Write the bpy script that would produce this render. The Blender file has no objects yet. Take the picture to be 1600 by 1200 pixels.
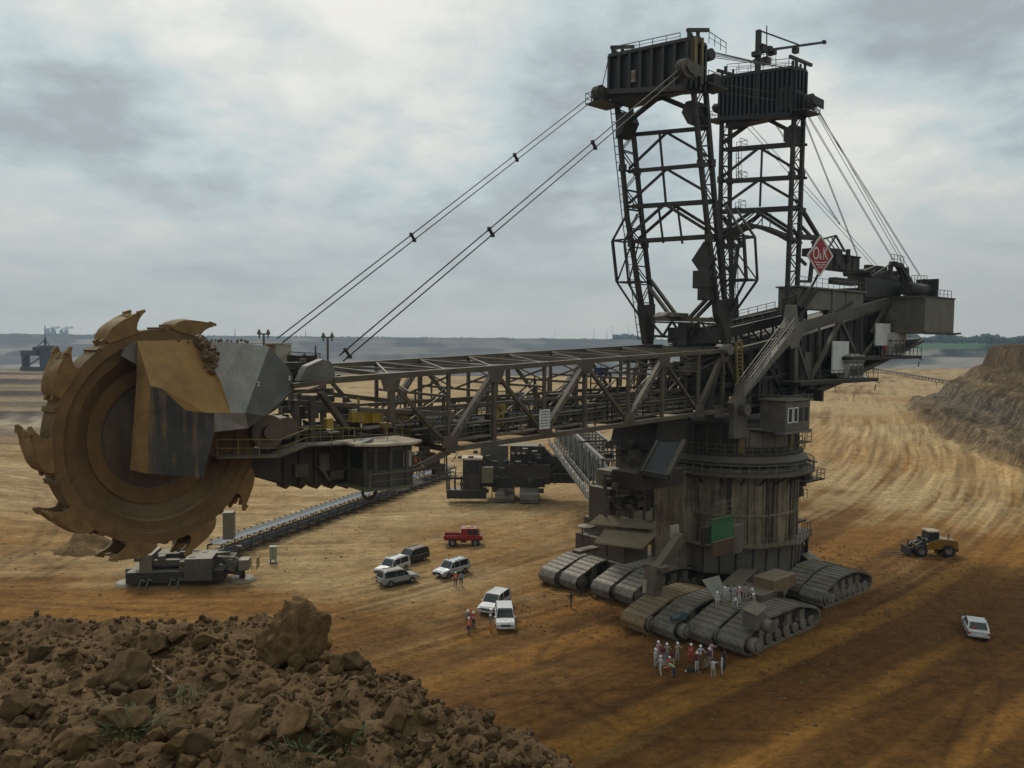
import bpy, math, random
import numpy as np
from mathutils import Vector, Matrix
random.seed(7); RNG = np.random.default_rng(7)
S = bpy.context.scene; COL = S.collection
PI = math.pi; R_ = math.radians
# ---------------------------------------------------------------- camera
CAM_H = 29.0; PITCH = R_(3.25); ROLL = R_(.5); FPX = 1250.0
cF = Vector((0, math.cos(PITCH), -math.sin(PITCH))); r0 = Vector((1, 0, 0)); u0 = Vector((0, math.sin(PITCH), math.cos(PITCH)))
cR = r0*math.cos(ROLL)+u0*math.sin(ROLL); cU = u0*math.cos(ROLL)-r0*math.sin(ROLL)
cam = bpy.data.cameras.new('camera'); camo = bpy.data.objects.new('camera', cam); COL.objects.link(camo)
cam.sensor_width = 36; cam.lens = FPX/1600*36; cam.clip_start = .1; cam.clip_end = 20000
M3 = Matrix((cR, cU, -cF)).transposed().to_4x4(); M3.translation = Vector((0, 0, CAM_H)); camo.matrix_world = M3
S.camera = camo
# ---------------------------------------------------------------- world, sun, exposure
S.view_settings.view_transform = 'Standard'; S.view_settings.look = 'None'
S.view_settings.exposure = 0.30; S.view_settings.gamma = 1
S.cycles.max_bounces = 6; S.cycles.volume_bounces = 0; S.cycles.use_denoising = True
SUN_EL, SUN_AZ = R_(48), R_(-22)      # azimuth from +Y towards +X
W = bpy.data.worlds.new('World'); S.world = W; W.use_nodes = True
def nt_clear(nt):
    for n in list(nt.nodes): nt.nodes.remove(n)
class NT:
    def __init__(s, nt): s.t = nt; nt_clear(nt)
    def n(s, typ, **kw):
        nd = s.t.nodes.new('ShaderNode'+typ)
        for k, v in kw.items():
            if k.startswith('i_'):
                k = k[2:]; k = int(k) if k.isdigit() else k.replace('_', ' ')
                if isinstance(v, bpy.types.NodeSocket): s.t.links.new(v, nd.inputs[k])
                else: nd.inputs[k].default_value = v
            else: setattr(nd, k, v)
        return nd
    def l(s, a, b): s.t.links.new(a, b)
    def math(s, op, a, b=0., c=None, clamp=False):
        nd = s.t.nodes.new('ShaderNodeMath'); nd.operation = op; nd.use_clamp = clamp
        for i, v in enumerate((a, b) if c is None else (a, b, c)):
            if isinstance(v, bpy.types.NodeSocket): s.l(v, nd.inputs[i])
            else: nd.inputs[i].default_value = v
        return nd.outputs[0]
    def ramp(s, fac, stops, interp='LINEAR'):
        nd = s.t.nodes.new('ShaderNodeValToRGB'); nd.color_ramp.interpolation = interp
        el = nd.color_ramp.elements
        while len(el) < len(stops): el.new(.5)
        for e, (p, c) in zip(el, stops):
            e.position = p; e.color = (*c, 1) if len(c) == 3 else c
        s.l(fac, nd.inputs[0]); return nd.outputs[0]
    def mix(s, fac, a, b, mode='MIX'):
        nd = s.t.nodes.new('ShaderNodeMix'); nd.data_type = 'RGBA'; nd.blend_type = mode
        for i, v in ((0, fac), (6, a), (7, b)):
            if isinstance(v, bpy.types.NodeSocket): s.l(v, nd.inputs[i])
            else: nd.inputs[i].default_value = v if i == 0 else ((*v, 1) if len(v) == 3 else v)
        return nd.outputs[2]
    def noise(s, vec, scale, detail=4, rough=.55, dist=0.):
        nd = s.n('TexNoise', i_Scale=scale, i_Detail=detail, i_Roughness=rough, i_Distortion=dist)
        if vec is not None: s.l(vec, nd.inputs['Vector'])
        return nd.outputs[0]
    def mapp(s, vec, loc=(0, 0, 0), rot=(0, 0, 0), sc=(1, 1, 1)):
        nd = s.n('Mapping', i_Location=loc, i_Rotation=rot, i_Scale=sc); s.l(vec, nd.inputs[0]); return nd.outputs[0]
def G(r, g=None, b=None):    # sRGB 0..255 to linear
    if g is None: g = b = r
    return tuple(((c/255+.055)/1.055)**2.4 if c/255 > .04045 else c/255/12.92 for c in (r, g, b))
w = NT(W.node_tree)
sky = w.n('TexSky', sky_type='NISHITA', sun_disc=False, sun_elevation=SUN_EL, sun_rotation=SUN_AZ, dust_density=3.0)
tc = w.n('TexCoord').outputs['Generated']
sep = w.n('SeparateXYZ'); w.l(tc, sep.inputs[0]); dx, dy, dz = sep.outputs
zz = w.math('ADD', w.math('MAXIMUM', dz, 0.0), .26)
cx = w.math('DIVIDE', dx, zz); cy = w.math('DIVIDE', dy, zz)
cv = w.n('CombineXYZ'); w.l(cx, cv.inputs[0]); w.l(cy, cv.inputs[1]); cvec = cv.outputs[0]
n1 = w.noise(w.mapp(cvec, loc=(3.1, 1.7, 0), sc=(.9, .95, 1)), 1.9, 9, .56, .2)
n2 = w.noise(w.mapp(cvec, loc=(-5.3, 8.1, 2)), 6.2, 8, .64, .15)
def lobe(az, el, width, amt):     # a denser or thinner stretch of cloud round one direction of the sky
    a, e = R_(az), R_(el); d = (math.sin(a)*math.cos(e), math.cos(a)*math.cos(e), math.sin(e))
    dp = w.n('VectorMath', operation='DOT_PRODUCT'); w.l(tc, dp.inputs[0]); dp.inputs[1].default_value = d
    c = math.cos(R_(width)); m = w.n('MapRange', interpolation_type='SMOOTHSTEP', i_1=c, i_2=1.0, i_3=0., i_4=amt)
    w.l(dp.outputs['Value'], m.inputs[0]); return m.outputs[0]
dens = w.math('ADD', w.math('MULTIPLY', n1, 1.0), w.math('MULTIPLY', w.math('SUBTRACT', n2, .5), .46))
for L_ in LOBES if 'LOBES' in globals() else [(-15, 22, 17, .16), (-7, 17, 10, .05), (-12, 9, 13, -.05), (0, 12, 12, -.10), (3, 6, 9, -.05),
           (29, 20, 11, -.17), (-31, 16, 9, -.07), (-22, 14, 7, -.06), (17, 23, 9, .12), (22, 9, 12, .10), (12, 25, 6, .03)]:
    dens = w.math('ADD', dens, lobe(*L_))
cl = w.ramp(dens, [(.30, G(152, 161, 163)), (.40, G(169, 181, 183)), (.48, G(184, 196, 196)), (.55, G(196, 203, 200)), (.62, G(209, 211, 205)), (.74, G(226, 224, 215))])
hz = w.n('MapRange', i_1=0.0, i_2=.20, i_3=.85, i_4=0.); w.l(dz, hz.inputs[0])
cl = w.mix(hz.outputs[0], cl, G(194, 196, 188))
az_w = w.n('MapRange', i_1=-.1, i_2=.6, i_3=0., i_4=.45); w.l(dx, az_w.inputs[0])
low = w.math('MULTIPLY', az_w.outputs[0], hz.outputs[0])
cl = w.mix(low, cl, G(197, 193, 181))
skyc = w.mix(1.0, sky.outputs[0], (.07, .07, .07), 'MULTIPLY')
fin = w.mix(.93, skyc, cl)
bg = w.n('Background', i_Strength=1.0); w.l(fin, bg.inputs[0]); wo = w.n('OutputWorld'); w.l(bg.outputs[0], wo.inputs[0])
sl = bpy.data.lights.new('sun', 'SUN'); sl.energy = 1.5; sl.angle = R_(14); sl.color = (1, .95, .87)
so = bpy.data.objects.new('sun', sl); COL.objects.link(so)
so.rotation_euler = Vector((math.sin(SUN_AZ)*math.cos(SUN_EL), math.cos(SUN_AZ)*math.cos(SUN_EL), math.sin(SUN_EL))).to_track_quat('Z', 'Y').to_euler()
so.location = (0, 0, 200)
# ---------------------------------------------------------------- helpers
def ray(px, py): return cF + cR*((px-800)/FPX) + cU*((600-py)/FPX)
def gnd(px, py, z=0.0):
    r = ray(px, py); t = (z-CAM_H)/r.z; return Vector((0, 0, CAM_H))+r*t
EO = Vector((26.7, 98, 0)); EA = math.atan2(-.65, -.76)
eu = Vector((math.cos(EA), math.sin(EA), 0)); ev = Vector((-eu.y, eu.x, 0))
def Q(px, py, V):           # point of the excavator's plane v = V (its own frame: u towards the wheel, v to its side, w up)
    r = ray(px, py); c = Vector((0, 0, CAM_H))-EO; t = (V-c.dot(ev))/r.dot(ev); p = c+r*t
    return (p.dot(eu), V, p.z)
def P2(q, loc=True):            # picture position of a point of the excavator's frame
    d = (EO+eu*q[0]+ev*q[1]+Vector((0, 0, q[2])))-Vector((0, 0, CAM_H)); z = d.dot(cF); return 800+FPX*d.dot(cR)/z, 600-FPX*d.dot(cU)/z
def zrow(u_, V, py):       # height at which the upright line at (u, v) reaches picture row py
    a, b = P2((u_, V, 30))[1], P2((u_, V, 50))[1]; z = 30+(py-a)/(b-a)*20
    for _ in range(4): a, b = P2((u_, V, z))[1], P2((u_, V, z+1))[1]; z += (py-a)/(b-a)
    return z
def tag(o, label=None, cat=None, group=None, kind=None):
    for k, v in (('label', label), ('category', cat), ('group', group), ('kind', kind)):
        if v: o[k] = v
    return o
def empty(name, loc=(0, 0, 0), rz=0., label=None, cat=None, group=None):
    o = bpy.data.objects.new(name, None); COL.objects.link(o); o.location = loc; o.rotation_euler = (0, 0, rz); o.empty_display_size = .5
    return tag(o, label, cat, group)
def children(o): return KIDS.get(o.name, [])
KIDS = {}
def setpar(o, p):
    if p is not None: o.parent = p; KIDS.setdefault(p.name, []).append(o)
def copy_tree(o, parent=None):
    c = o.copy(); COL.objects.link(c)
    if parent is not None: setpar(c, parent)
    for ch in children(o): copy_tree(ch, c)
    return c
V3 = lambda *a: Vector(a)
class MB:
    def __init__(s): s.v = []; s.f = []; s.m = []; s.sm = []; s.pr = []
    def add(s, vs, fs, mi=0, smooth=False, mx=None):
        b = len(s.v); s.pr.append((b, len(s.f))) if vs else None
        s.v += [tuple(mx @ Vector(p)) if mx else tuple(p) for p in vs]
        s.f += [tuple(b+i for i in f) for f in fs]; s.m += [mi]*len(fs); s.sm += [smooth]*len(fs); return s
    def box(s, a, b, mi=0, mx=None):
        x0, y0, z0 = (min(a[i], b[i]) for i in range(3)); x1, y1, z1 = (max(a[i], b[i]) for i in range(3))
        return s.add([(x0, y0, z0), (x1, y0, z0), (x1, y1, z0), (x0, y1, z0), (x0, y0, z1), (x1, y0, z1), (x1, y1, z1), (x0, y1, z1)],
              [(3, 2, 1, 0), (4, 5, 6, 7), (0, 1, 5, 4), (1, 2, 6, 5), (2, 3, 7, 6), (3, 0, 4, 7)], mi, mx=mx)
    def _fr(s, a, b, up):
        d = (Vector(b)-Vector(a)).normalized(); up = Vector(up)
        if abs(d.dot(up)) > .98: up = Vector((1, 0, 0)) if abs(d.x) < .9 else Vector((0, 1, 0))
        x = d.cross(up).normalized(); return d, x, x.cross(d).normalized()
    def beam(s, a, b, wd, ht=None, up=(0, 0, 1), mi=0, w2=None, h2=None):
        ht = ht or wd; d, x, y = s._fr(a, b, up); vs = []
        for p, ww, hh in ((a, wd, ht), (b, w2 or wd, h2 or ht)):
            for sx, sy in ((-1, -1), (1, -1), (1, 1), (-1, 1)): vs.append(Vector(p)+x*(sx*ww/2)+y*(sy*hh/2))
        return s.add(vs, [(3, 2, 1, 0), (4, 5, 6, 7), (0, 1, 5, 4), (1, 2, 6, 5), (2, 3, 7, 6), (3, 0, 4, 7)], mi)
    def tube(s, a, b, r, n=8, r2=None, mi=0, cap=True):
        r2 = r if r2 is None else r2; d, x, y = s._fr(a, b, (0, 0, 1)); vs = []
        for p, rr in ((a, r), (b, r2)):
            for i in range(n): t = 2*PI*i/n; vs.append(Vector(p)+x*(rr*math.cos(t))+y*(rr*math.sin(t)))
        fs = [(i, (i+1) % n, n+(i+1) % n, n+i) for i in range(n)]
        s.add(vs, fs, mi, True)
        if cap: s.add([], [], mi); b0 = len(s.v)-2*n; s.f += [tuple(b0+i for i in reversed(range(n))), tuple(b0+n+i for i in range(n))]; s.m += [mi, mi]; s.sm += [False, False]
        return s
    def path(s, pts, r, n=6, mi=0):
        for a, b in zip(pts, pts[1:]): s.tube(a, b, r, n, mi=mi)
        return s
    def prism(s, pts, off, mi=0, side=None):      # polygon pts (3-D) extruded by the vector off
        off = Vector(off); n = len(pts); vs = [Vector(p) for p in pts]+[Vector(p)+off for p in pts]
        fs = [tuple(range(n)), tuple(reversed(range(n, 2*n)))]+[((i+1) % n, i, n+i, n+(i+1) % n) for i in range(n)]
        return s.add(vs, fs, mi)
    def lathe(s, prof, n=32, mi=0, mx=None, smooth=False, a0=0., a1=2*PI, cap=False):  # prof (r, z) around z
        full = abs(a1-a0-2*PI) < 1e-6; m = n if full else n+1; vs = []
        for i in range(m):
            t = a0+(a1-a0)*i/n
            for r, z in prof: vs.append((r*math.cos(t), r*math.sin(t), z))
        k = len(prof); fs = []
        for i in range(n):
            j = (i+1) % m
            for q in range(k-1): fs.append((i*k+q, j*k+q, j*k+q+1, i*k+q+1))
        s.add(vs, fs, mi, smooth, mx)
        return s
    def rail(s, pts, h=1.1, r=.035, sp=1.8, mi=0, mids=1):
        pts = [Vector(p) for p in pts]
        for a, b in zip(pts, pts[1:]):
            L = (b-a).length; k = max(1, int(L/sp)); up = Vector((0, 0, h))
            s.beam(a+up, b+up, r*2, r*2, mi=mi)
            for q in range(mids): s.beam(a+up*((q+1)/(mids+1)), b+up*((q+1)/(mids+1)), r*1.3, r*1.3, mi=mi)
            for i in range(k+1): p = a.lerp(b, i/k); s.beam(p, p+up, r*1.7, r*1.7, mi=mi)
        return s
    def stair(s, a, b, wd, side, mi=0, n=None):   # treads and two stringers from a to b
        a, b, side = Vector(a), Vector(b), Vector(side).normalized(); n = n or max(3, int(abs(b.z-a.z)/.22))
        for sg in (0, 1): s.beam(a+side*wd*sg, b+side*wd*sg, .08, .3, mi=mi)
        for i in range(n+1):
            p = a.lerp(b, i/n); q = p+side*wd; d = Vector((b.x-a.x, b.y-a.y, 0)).normalized()
            s.beam(p, q, .25, .04, mi=mi)
        return s
    def build_each(s, name, mat, parent, bev=0.):       # every piece an object of its own
        E = s.pr+[(len(s.v), len(s.f))]; out = []
        for (b, f), (b2, f2) in zip(E, E[1:]):
            m = MB(); m.v = s.v[b:b2]; m.f = [tuple(i-b for i in q) for q in s.f[f:f2]]; m.m = s.m[f:f2]; m.sm = s.sm[f:f2]; out.append(m.build(name, mat, parent, bev=bev))
        return out
    def build(s, name, mat, parent=None, loc=(0, 0, 0), rot=(0, 0, 0), bev=0.0, label=None, weld=False):
        me = bpy.data.meshes.new(name); me.from_pydata(s.v, [], s.f)
        mats = mat if isinstance(mat, (list, tuple)) else [mat]
        for m_ in mats: me.materials.append(m_)
        me.polygons.foreach_set('material_index', s.m); me.polygons.foreach_set('use_smooth', s.sm); me.update()
        o = bpy.data.objects.new(name, me); COL.objects.link(o); o.location = loc; o.rotation_euler = rot; setpar(o, parent)
        if label: o['label'] = label
        if bev:
            b = o.modifiers.new('bevel', 'BEVEL'); b.width = bev; b.segments = 2; b.limit_method = 'ANGLE'; b.angle_limit = R_(40)
        return o
# ---------------------------------------------------------------- materials
MATS = {}
def metal(name, c1, c2=None, dirt=(.10, .055, .025), damt=.35, rough=.55, met=0.15, scale=1., streak=True, bump=.15, dust=.55):
    if max(c1) < .2 and max(c1)-min(c1) < .045: c1 = tuple(a*b for a, b in zip(c1, (.86, .80, .70))); c2 = tuple(a*b for a, b in zip(c2, (.80, .72, .60))) if c2 else None
    m = bpy.data.materials.new(name); m.use_nodes = True; t = NT(m.node_tree); tcn = t.n('TexCoord').outputs['Object']
    c2 = c2 or tuple(x*.72 for x in c1)
    a = t.noise(tcn, .55*scale, 5, .6); b = t.noise(tcn, 3.1*scale, 5, .65)
    base = t.mix(t.ramp(a, [(.35, (0, 0, 0)), (.65, (1, 1, 1))]), c1, c2)
    base = t.mix(.5, base, t.mix(1., base, t.ramp(b, [(.3, (.6, .6, .6)), (.7, (1.25, 1.25, 1.25))]), 'MULTIPLY'))
    if damt > 0:
        st = t.noise(t.mapp(tcn, sc=(1.6, 1.6, .14) if streak else (1, 1, 1)), 1.9*scale, 5, .65)
        st2 = t.noise(tcn, .9*scale, 3, .6)
        f = t.math('MULTIPLY', t.ramp(t.math('ADD', t.math('MULTIPLY', st, .65), t.math('MULTIPLY', st2, .35)), [(.47, (0, 0, 0)), (.66, (1, 1, 1))]), damt)
        base = t.mix(f, base, dirt)
    if dust and max(c1) < .4:      # dusty tone paling what faces up; top light is painted in with it
        sp = t.n('SeparateXYZ'); t.l(t.n('NewGeometry').outputs['Normal'], sp.inputs[0]); mr = t.n('MapRange', i_1=.45, i_2=.95, i_3=0., i_4=dust); t.l(sp.outputs[2], mr.inputs[0])
        base = t.mix(t.math('MULTIPLY', mr.outputs[0], t.math('ADD', .45, b)), base, (.27, .225, .15))
    rr = t.n('MapRange', i_3=rough-.12, i_4=min(1, rough+.2)); t.l(b, rr.inputs[0])
    bp = t.n('Bump', i_Strength=bump, i_Distance=.05); t.l(b, bp.inputs['Height'])
    p = t.n('BsdfPrincipled', i_Metallic=met); t.l(base, p.inputs['Base Color']); t.l(rr.outputs[0], p.inputs['Roughness']); t.l(bp.outputs[0], p.inputs['Normal'])
    o = t.n('OutputMaterial'); t.l(p.outputs[0], o.inputs[0]); MATS[name] = m; return m
def plain(name, c, rough=.6, met=0., var=.25, scale=4.):
    m = bpy.data.materials.new(name); m.use_nodes = True; t = NT(m.node_tree); tcn = t.n('TexCoord').outputs['Object']
    n = t.noise(tcn, scale, 4, .6); base = t.mix(1., c, t.ramp(n, [(.3, (1-var,)*3), (.7, (1+var*.6,)*3)]), 'MULTIPLY')
    p = t.n('BsdfPrincipled', i_Metallic=met, i_Roughness=rough); t.l(base, p.inputs['Base Color'])
    o = t.n('OutputMaterial'); t.l(p.outputs[0], o.inputs[0]); MATS[name] = m; return m
# ---------------------------------------------------------------- terrain
def _hash(ix, iy, seed):
    h = (ix.astype(np.int64)*374761393+iy.astype(np.int64)*668265263+seed*1442695041) & 0xffffffff
    h = ((h ^ (h >> 13))*1274126177) & 0xffffffff; return ((h ^ (h >> 16)) & 0xffff)/65535.
def vnoise(x, y, seed=0):
    ix, iy = np.floor(x), np.floor(y); fx, fy = x-ix, y-iy; fx = fx*fx*(3-2*fx); fy = fy*fy*(3-2*fy)
    a, b, c, d = (_hash(ix+i, iy+j, seed) for i, j in ((0, 0), (1, 0), (0, 1), (1, 1)))
    return (a*(1-fx)+b*fx)*(1-fy)+(c*(1-fx)+d*fx)*fy
def fbm(x, y, o=4, seed=0, g=.5):
    s = 0; a = 1; t = 0
    for i in range(o): s = s+a*vnoise(x*2**i+i*17.3, y*2**i-i*9.1, seed+i); t += a; a *= g
    return s/t
def sst(a, b, x): t = np.clip((x-a)/(b-a), 0, 1); return t*t*(3-2*t)
def polydist(x, y, pts):
    best = np.full(x.shape, 1e9); sign = np.zeros(x.shape); arc = np.zeros(x.shape); acc = 0
    for (ax, ay), (bx, by) in zip(pts, pts[1:]):
        ex, ey = bx-ax, by-ay; L = math.hypot(ex, ey); t = np.clip(((x-ax)*ex+(y-ay)*ey)/L**2, 0, 1)
        d = np.hypot(x-ax-t*ex, y-ay-t*ey); m = d < best; cr = ((x-ax)*ey-(y-ay)*ex)/L
        best = np.where(m, d, best); sign = np.where(m, np.sign(cr), sign); arc = np.where(m, acc+t*L, arc); acc += L
    return best*sign, arc
CLIFF = [(128, -60), (114, 60), (111, 120), (115, 178), (130, 240), (152, 300), (170, 345), (196, 372), (270, 430), (420, 640), (900, 1000)]
FLOW = {}
def terrain(x, y):
    r = np.hypot(x, y)
    z = (fbm(x/60, y/60, 4, 3)-.5)*1.6+(fbm(x/9, y/9, 3, 5)-.5)*.35
    z = z*sst(60, 130, np.hypot(x-20, y-90))*.9
    # ruts that follow the travel direction of the machines
    yy = np.clip(y-85, 0, 1e9); gx = np.where(y < 85, (y-85)*1.17, .42*yy+.75*60*(1-np.exp(-yy/60)))
    s1 = x-gx+3*(fbm(x/45, y/45, 2, 8)-.5); t1 = y
    s2 = y-.12*x-.0025*(x+20)**2*sst(0, 60, -x-20)+7*(fbm(x/40, y/40, 2, 9)-.5); t2 = x
    mk = sst(-34, -8, x-.25*(y-90))
    def streak(wl, ln, seed): return fbm(s1/wl, t1/ln, 3, seed)*mk+fbm(s2/wl, t2/ln, 3, seed+20)*(1-mk)
    rut = streak(1.1, 26, 31); rut2 = streak(3.4, 50, 35); rut3 = streak(9, 90, 39)
    rg = sst(62, 85, x)*sst(95, 125, y)*(1-sst(230, 330, y))
    near = np.exp(-(r/260)**2)
    z = z+(rut-.5)*(.22+.95*rg)*near*1.2+(rut2-.5)*(.30+.7*rg)*near*1.3
    # tyre tracks
    trk = np.zeros(x.shape)
    for pts, wd, per in TRACKS:
        d, arc = polydist(x, y, pts); d = d+.6*(vnoise(arc/14, arc*0, 77)-.5)
        for off in (-.95, .95):
            g = np.exp(-((d-off)/wd)**2); trk = np.maximum(trk, g*(.6+.4*np.sin(arc*per) if per else 1)*(.5+.5*vnoise(arc/6, d*0, 55)))
    z = z-.10*trk*near
    # cliff of the next bench on the right
    sd, arc = polydist(x, y, CLIFF); sd = sd+(fbm(x/22, y/22, 4, 12)-.5)*9+(fbm(x/5, y/5, 3, 14)-.5)*2.6
    prof = np.interp(sd, [-9, -6, -3, 0, 3.5, 7, 12, 15, 20, 24.5, 27, 29.5, 33, 37], [0, 1.3, .5, 0.5, 4.8, 5.2, 6.8, 12.2, 13.8, 18.8, 19.2, 27.2, 28.2, 28.4])
    gul = (fbm(arc/2.2, sd/9, 3, 16)-.5)
    prof = prof+gul*3.6*sst(0, 4, sd)*(1-sst(30, 37, sd))+(fbm(x/3, y/3, 4, 19, .6)-.5)*3.4*sst(-8, 2, sd)*(1-sst(24, 33, sd))
    top = sst(33, 38, sd); prof = prof+top*(fbm(x/90, y/90, 3, 21)-.5)*1.2
    cm = sst(-10, -2, sd); z = z*(1-sst(-4, 6, sd))+prof*sst(-9.5, -7, sd)
    # far side: the lower pit beyond the edge of this bench and the terraces up to the far rim
    edge = np.where(x < -60, 640+.12*(-x-60), np.interp(x, [-60, 80, 240, 500, 2500], [640, 640, 860, 900, 1300]))+(fbm(x/160, y/160, 3, 23)-.5)*130
    far = y-edge; farm = (far > 0) & (sd < 38)
    zf = np.interp(far, [0, 90, 200, 900], [0, -28, -52, -80])
    rim = 2900+(fbm(x/700, x*0+3, 3, 25)-.5)*700-sst(300, 1500, x)*1250
    q = (y-(rim-1500))/1500; q = q+(fbm(x/260, y/260, 4, 27)-.5)*.16
    st = 7; k = np.floor(q*st); fr = q*st-k; zt = -80+(k+sst(.55, 1., fr))/st*109.5
    zf = np.where(q > 0, np.maximum(zf, np.minimum(zt, 29.5)), zf)
    z = np.where(farm, zf+(fbm(x/40, y/40, 3, 29)-.5)*3*sst(0, 60, far)*(q < 1), z)
    # the slope under the camera
    ys = y-8; hb = np.clip(25-ys*1.1, 0, 27)*(1-sst(15, 40, np.abs(x+4)))
    z = np.maximum(z, hb*0-3+0*z) if False else z
    # colours
    TAN, MID, BRN, ORG = (np.array(c) for c in ((.40, .285, .145), (.235, .135, .046), (.128, .058, .014), (.265, .128, .028)))
    dk = fbm(x/38+3, y/38, 4, 41)
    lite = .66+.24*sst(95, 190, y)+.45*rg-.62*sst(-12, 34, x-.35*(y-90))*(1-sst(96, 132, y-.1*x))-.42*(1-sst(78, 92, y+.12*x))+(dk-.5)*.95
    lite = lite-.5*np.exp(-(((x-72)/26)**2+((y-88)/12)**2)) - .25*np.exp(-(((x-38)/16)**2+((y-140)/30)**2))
    wk = .55+.45*mk*sst(0, 60, x); pat = fbm(x/7, y/7, 5, 63, .6)-.5; pat2 = fbm(x/2.2, y/2.2, 4, 64, .6)-.5
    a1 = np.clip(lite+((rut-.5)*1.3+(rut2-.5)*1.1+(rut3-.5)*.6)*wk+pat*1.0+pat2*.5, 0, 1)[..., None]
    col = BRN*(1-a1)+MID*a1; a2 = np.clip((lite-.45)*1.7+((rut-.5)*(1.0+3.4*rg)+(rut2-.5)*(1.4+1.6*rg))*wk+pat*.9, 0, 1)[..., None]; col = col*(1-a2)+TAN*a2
    org = np.clip(sst(.5, .72, fbm(x/50+9, y/50, 3, 43))*.8+.7*np.exp(-(((x-95)/26)**2+((y-215)/45)**2)), 0, .85)[..., None]
    org = np.clip(org+(sst(.46, .68, streak(4.5, 60, 81))*.75*sst(-30, 10, x)*(1-sst(105, 150, y)))[..., None], 0, .9)
    col = col*(1-org)+(ORG*(1-a2*.5)+TAN*a2*.5)*org
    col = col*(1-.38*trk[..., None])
    # left banks: dark and pale bands in the distance
    bl = sst(-90, -150, x)[..., None]; bb = fbm(x/300, y/28, 3, 45)[..., None]
    bq = sst(.47, .58, bb+(fbm(x/60, y/14, 4, 46)-.5)[..., None]*.25); bq2 = sst(.5, .6, fbm(x/180, y/16, 3, 49))[..., None]; col = col*(1-bl*sst(170, 260, y)[..., None])+bl*sst(170, 260, y)[..., None]*((np.array((.095, .062, .045))*bq+np.array((.25, .185, .11))*(1-bq))*(1-bq2*.4))
    sc_ = (np.exp(-(((x+150)/60)**2+((y-262)/26)**2))*(.6+.4*np.sin(x*.55+y*.2+fbm(x/20, y/20, 2, 50)*9)))[..., None]; col = col*(1-sc_*.85)+np.array((.40, .34, .25))*sc_*.85
    # cliff strata
    sh = np.clip(fbm(arc/45, prof/.9, 4, 47)*2.0-.5+(fbm(arc/1.8, prof/6, 3, 48)-.5)*.5, 0, 1)[..., None]; CR = np.array
    cc = CR((.070, .045, .022))*(1-sh)+CR((.205, .145, .078))*sh
    gy = (np.exp(-((prof-9)/3.2)**2)*.75)[..., None]; cc = cc*(1-gy)+CR((.155, .130, .100))*gy*(.55+.8*sh)
    up = sst(17, 20, prof)[..., None]; cc = cc*(1-up)+(CR((.095, .060, .028))*(1.5-sh*.9))*up
    lay = (.5+.5*np.sin(prof*2.6+fbm(arc/30, prof*0, 3, 66)*5))[..., None]; cc = cc*(.72+.5*lay); gr = sst(34, 37, sd)[..., None]; cc = cc*(1-gr)+CR((.055, .085, .025))*gr
    col = np.where((sd > -3)[..., None], cc*sst(-3, 2, sd)[..., None]+col*(1-sst(-3, 2, sd)[..., None]), col)
    # far colours
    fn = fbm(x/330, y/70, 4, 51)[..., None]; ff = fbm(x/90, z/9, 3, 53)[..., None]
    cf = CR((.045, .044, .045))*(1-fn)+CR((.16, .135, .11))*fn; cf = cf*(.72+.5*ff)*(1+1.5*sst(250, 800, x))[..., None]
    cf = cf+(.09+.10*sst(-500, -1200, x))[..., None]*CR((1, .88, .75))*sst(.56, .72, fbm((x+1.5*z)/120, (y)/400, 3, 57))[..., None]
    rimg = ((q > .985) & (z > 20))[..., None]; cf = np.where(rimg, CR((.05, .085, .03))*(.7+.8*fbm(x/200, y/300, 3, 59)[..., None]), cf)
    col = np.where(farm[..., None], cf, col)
    gmask = ((y > 1500) & (x > 500) & farm)[..., None]
    col = np.where(gmask & (fbm(x/500, y/160, 2, 61)[..., None] > .35) & (z[..., None] > 12), CR((.06, .11, .04)), col)
    FLOW['a'] = np.stack([s1, t1, rg, mk], -1); FLOW['b'] = np.stack([s2, t2, sst(-2, 3, sd)*(1-top), np.where(farm, 1., 0.)], -1)
    return z, np.clip(col, .004, .9)
def gp(*a): return [tuple(gnd(*p)[:2]) for p in a]
TRACKS = [(gp((0, 944), (260, 962), (520, 962), (640, 930), (900, 850), (1000, 800)), .35, 0),
          (gp((0, 935), (200, 948), (430, 950), (600, 915), (800, 860)), .3, 0),
          (gp((520, 1010), (640, 985), (760, 960), (900, 900)), .28, 7),
          (gp((510, 985), (640, 960), (760, 925), (860, 890)), .28, 7),
          (gp((860, 1030), (890, 990), (960, 960), (1010, 950)), .3, 0),
          (gp((870, 1060), (905, 1100), (1000, 1140), (1250, 1150), (1500, 1060)), .3, 0),
          (gp((1500, 1200), (1540, 1060), (1520, 990), (1450, 930)), .25, 0),
          (gp((1600, 1010), (1530, 970), (1480, 940)), .25, 0),
          (gp((700, 1120), (800, 1090), (1000, 1080), (1180, 1060)), .3, 0),
          (gp((0, 880), (60, 850), (90, 800), (60, 770), (0, 760)), .5, 0), (gp((60, 900), (110, 870), (150, 800), (120, 760), (0, 735)), .5, 0)]
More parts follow.
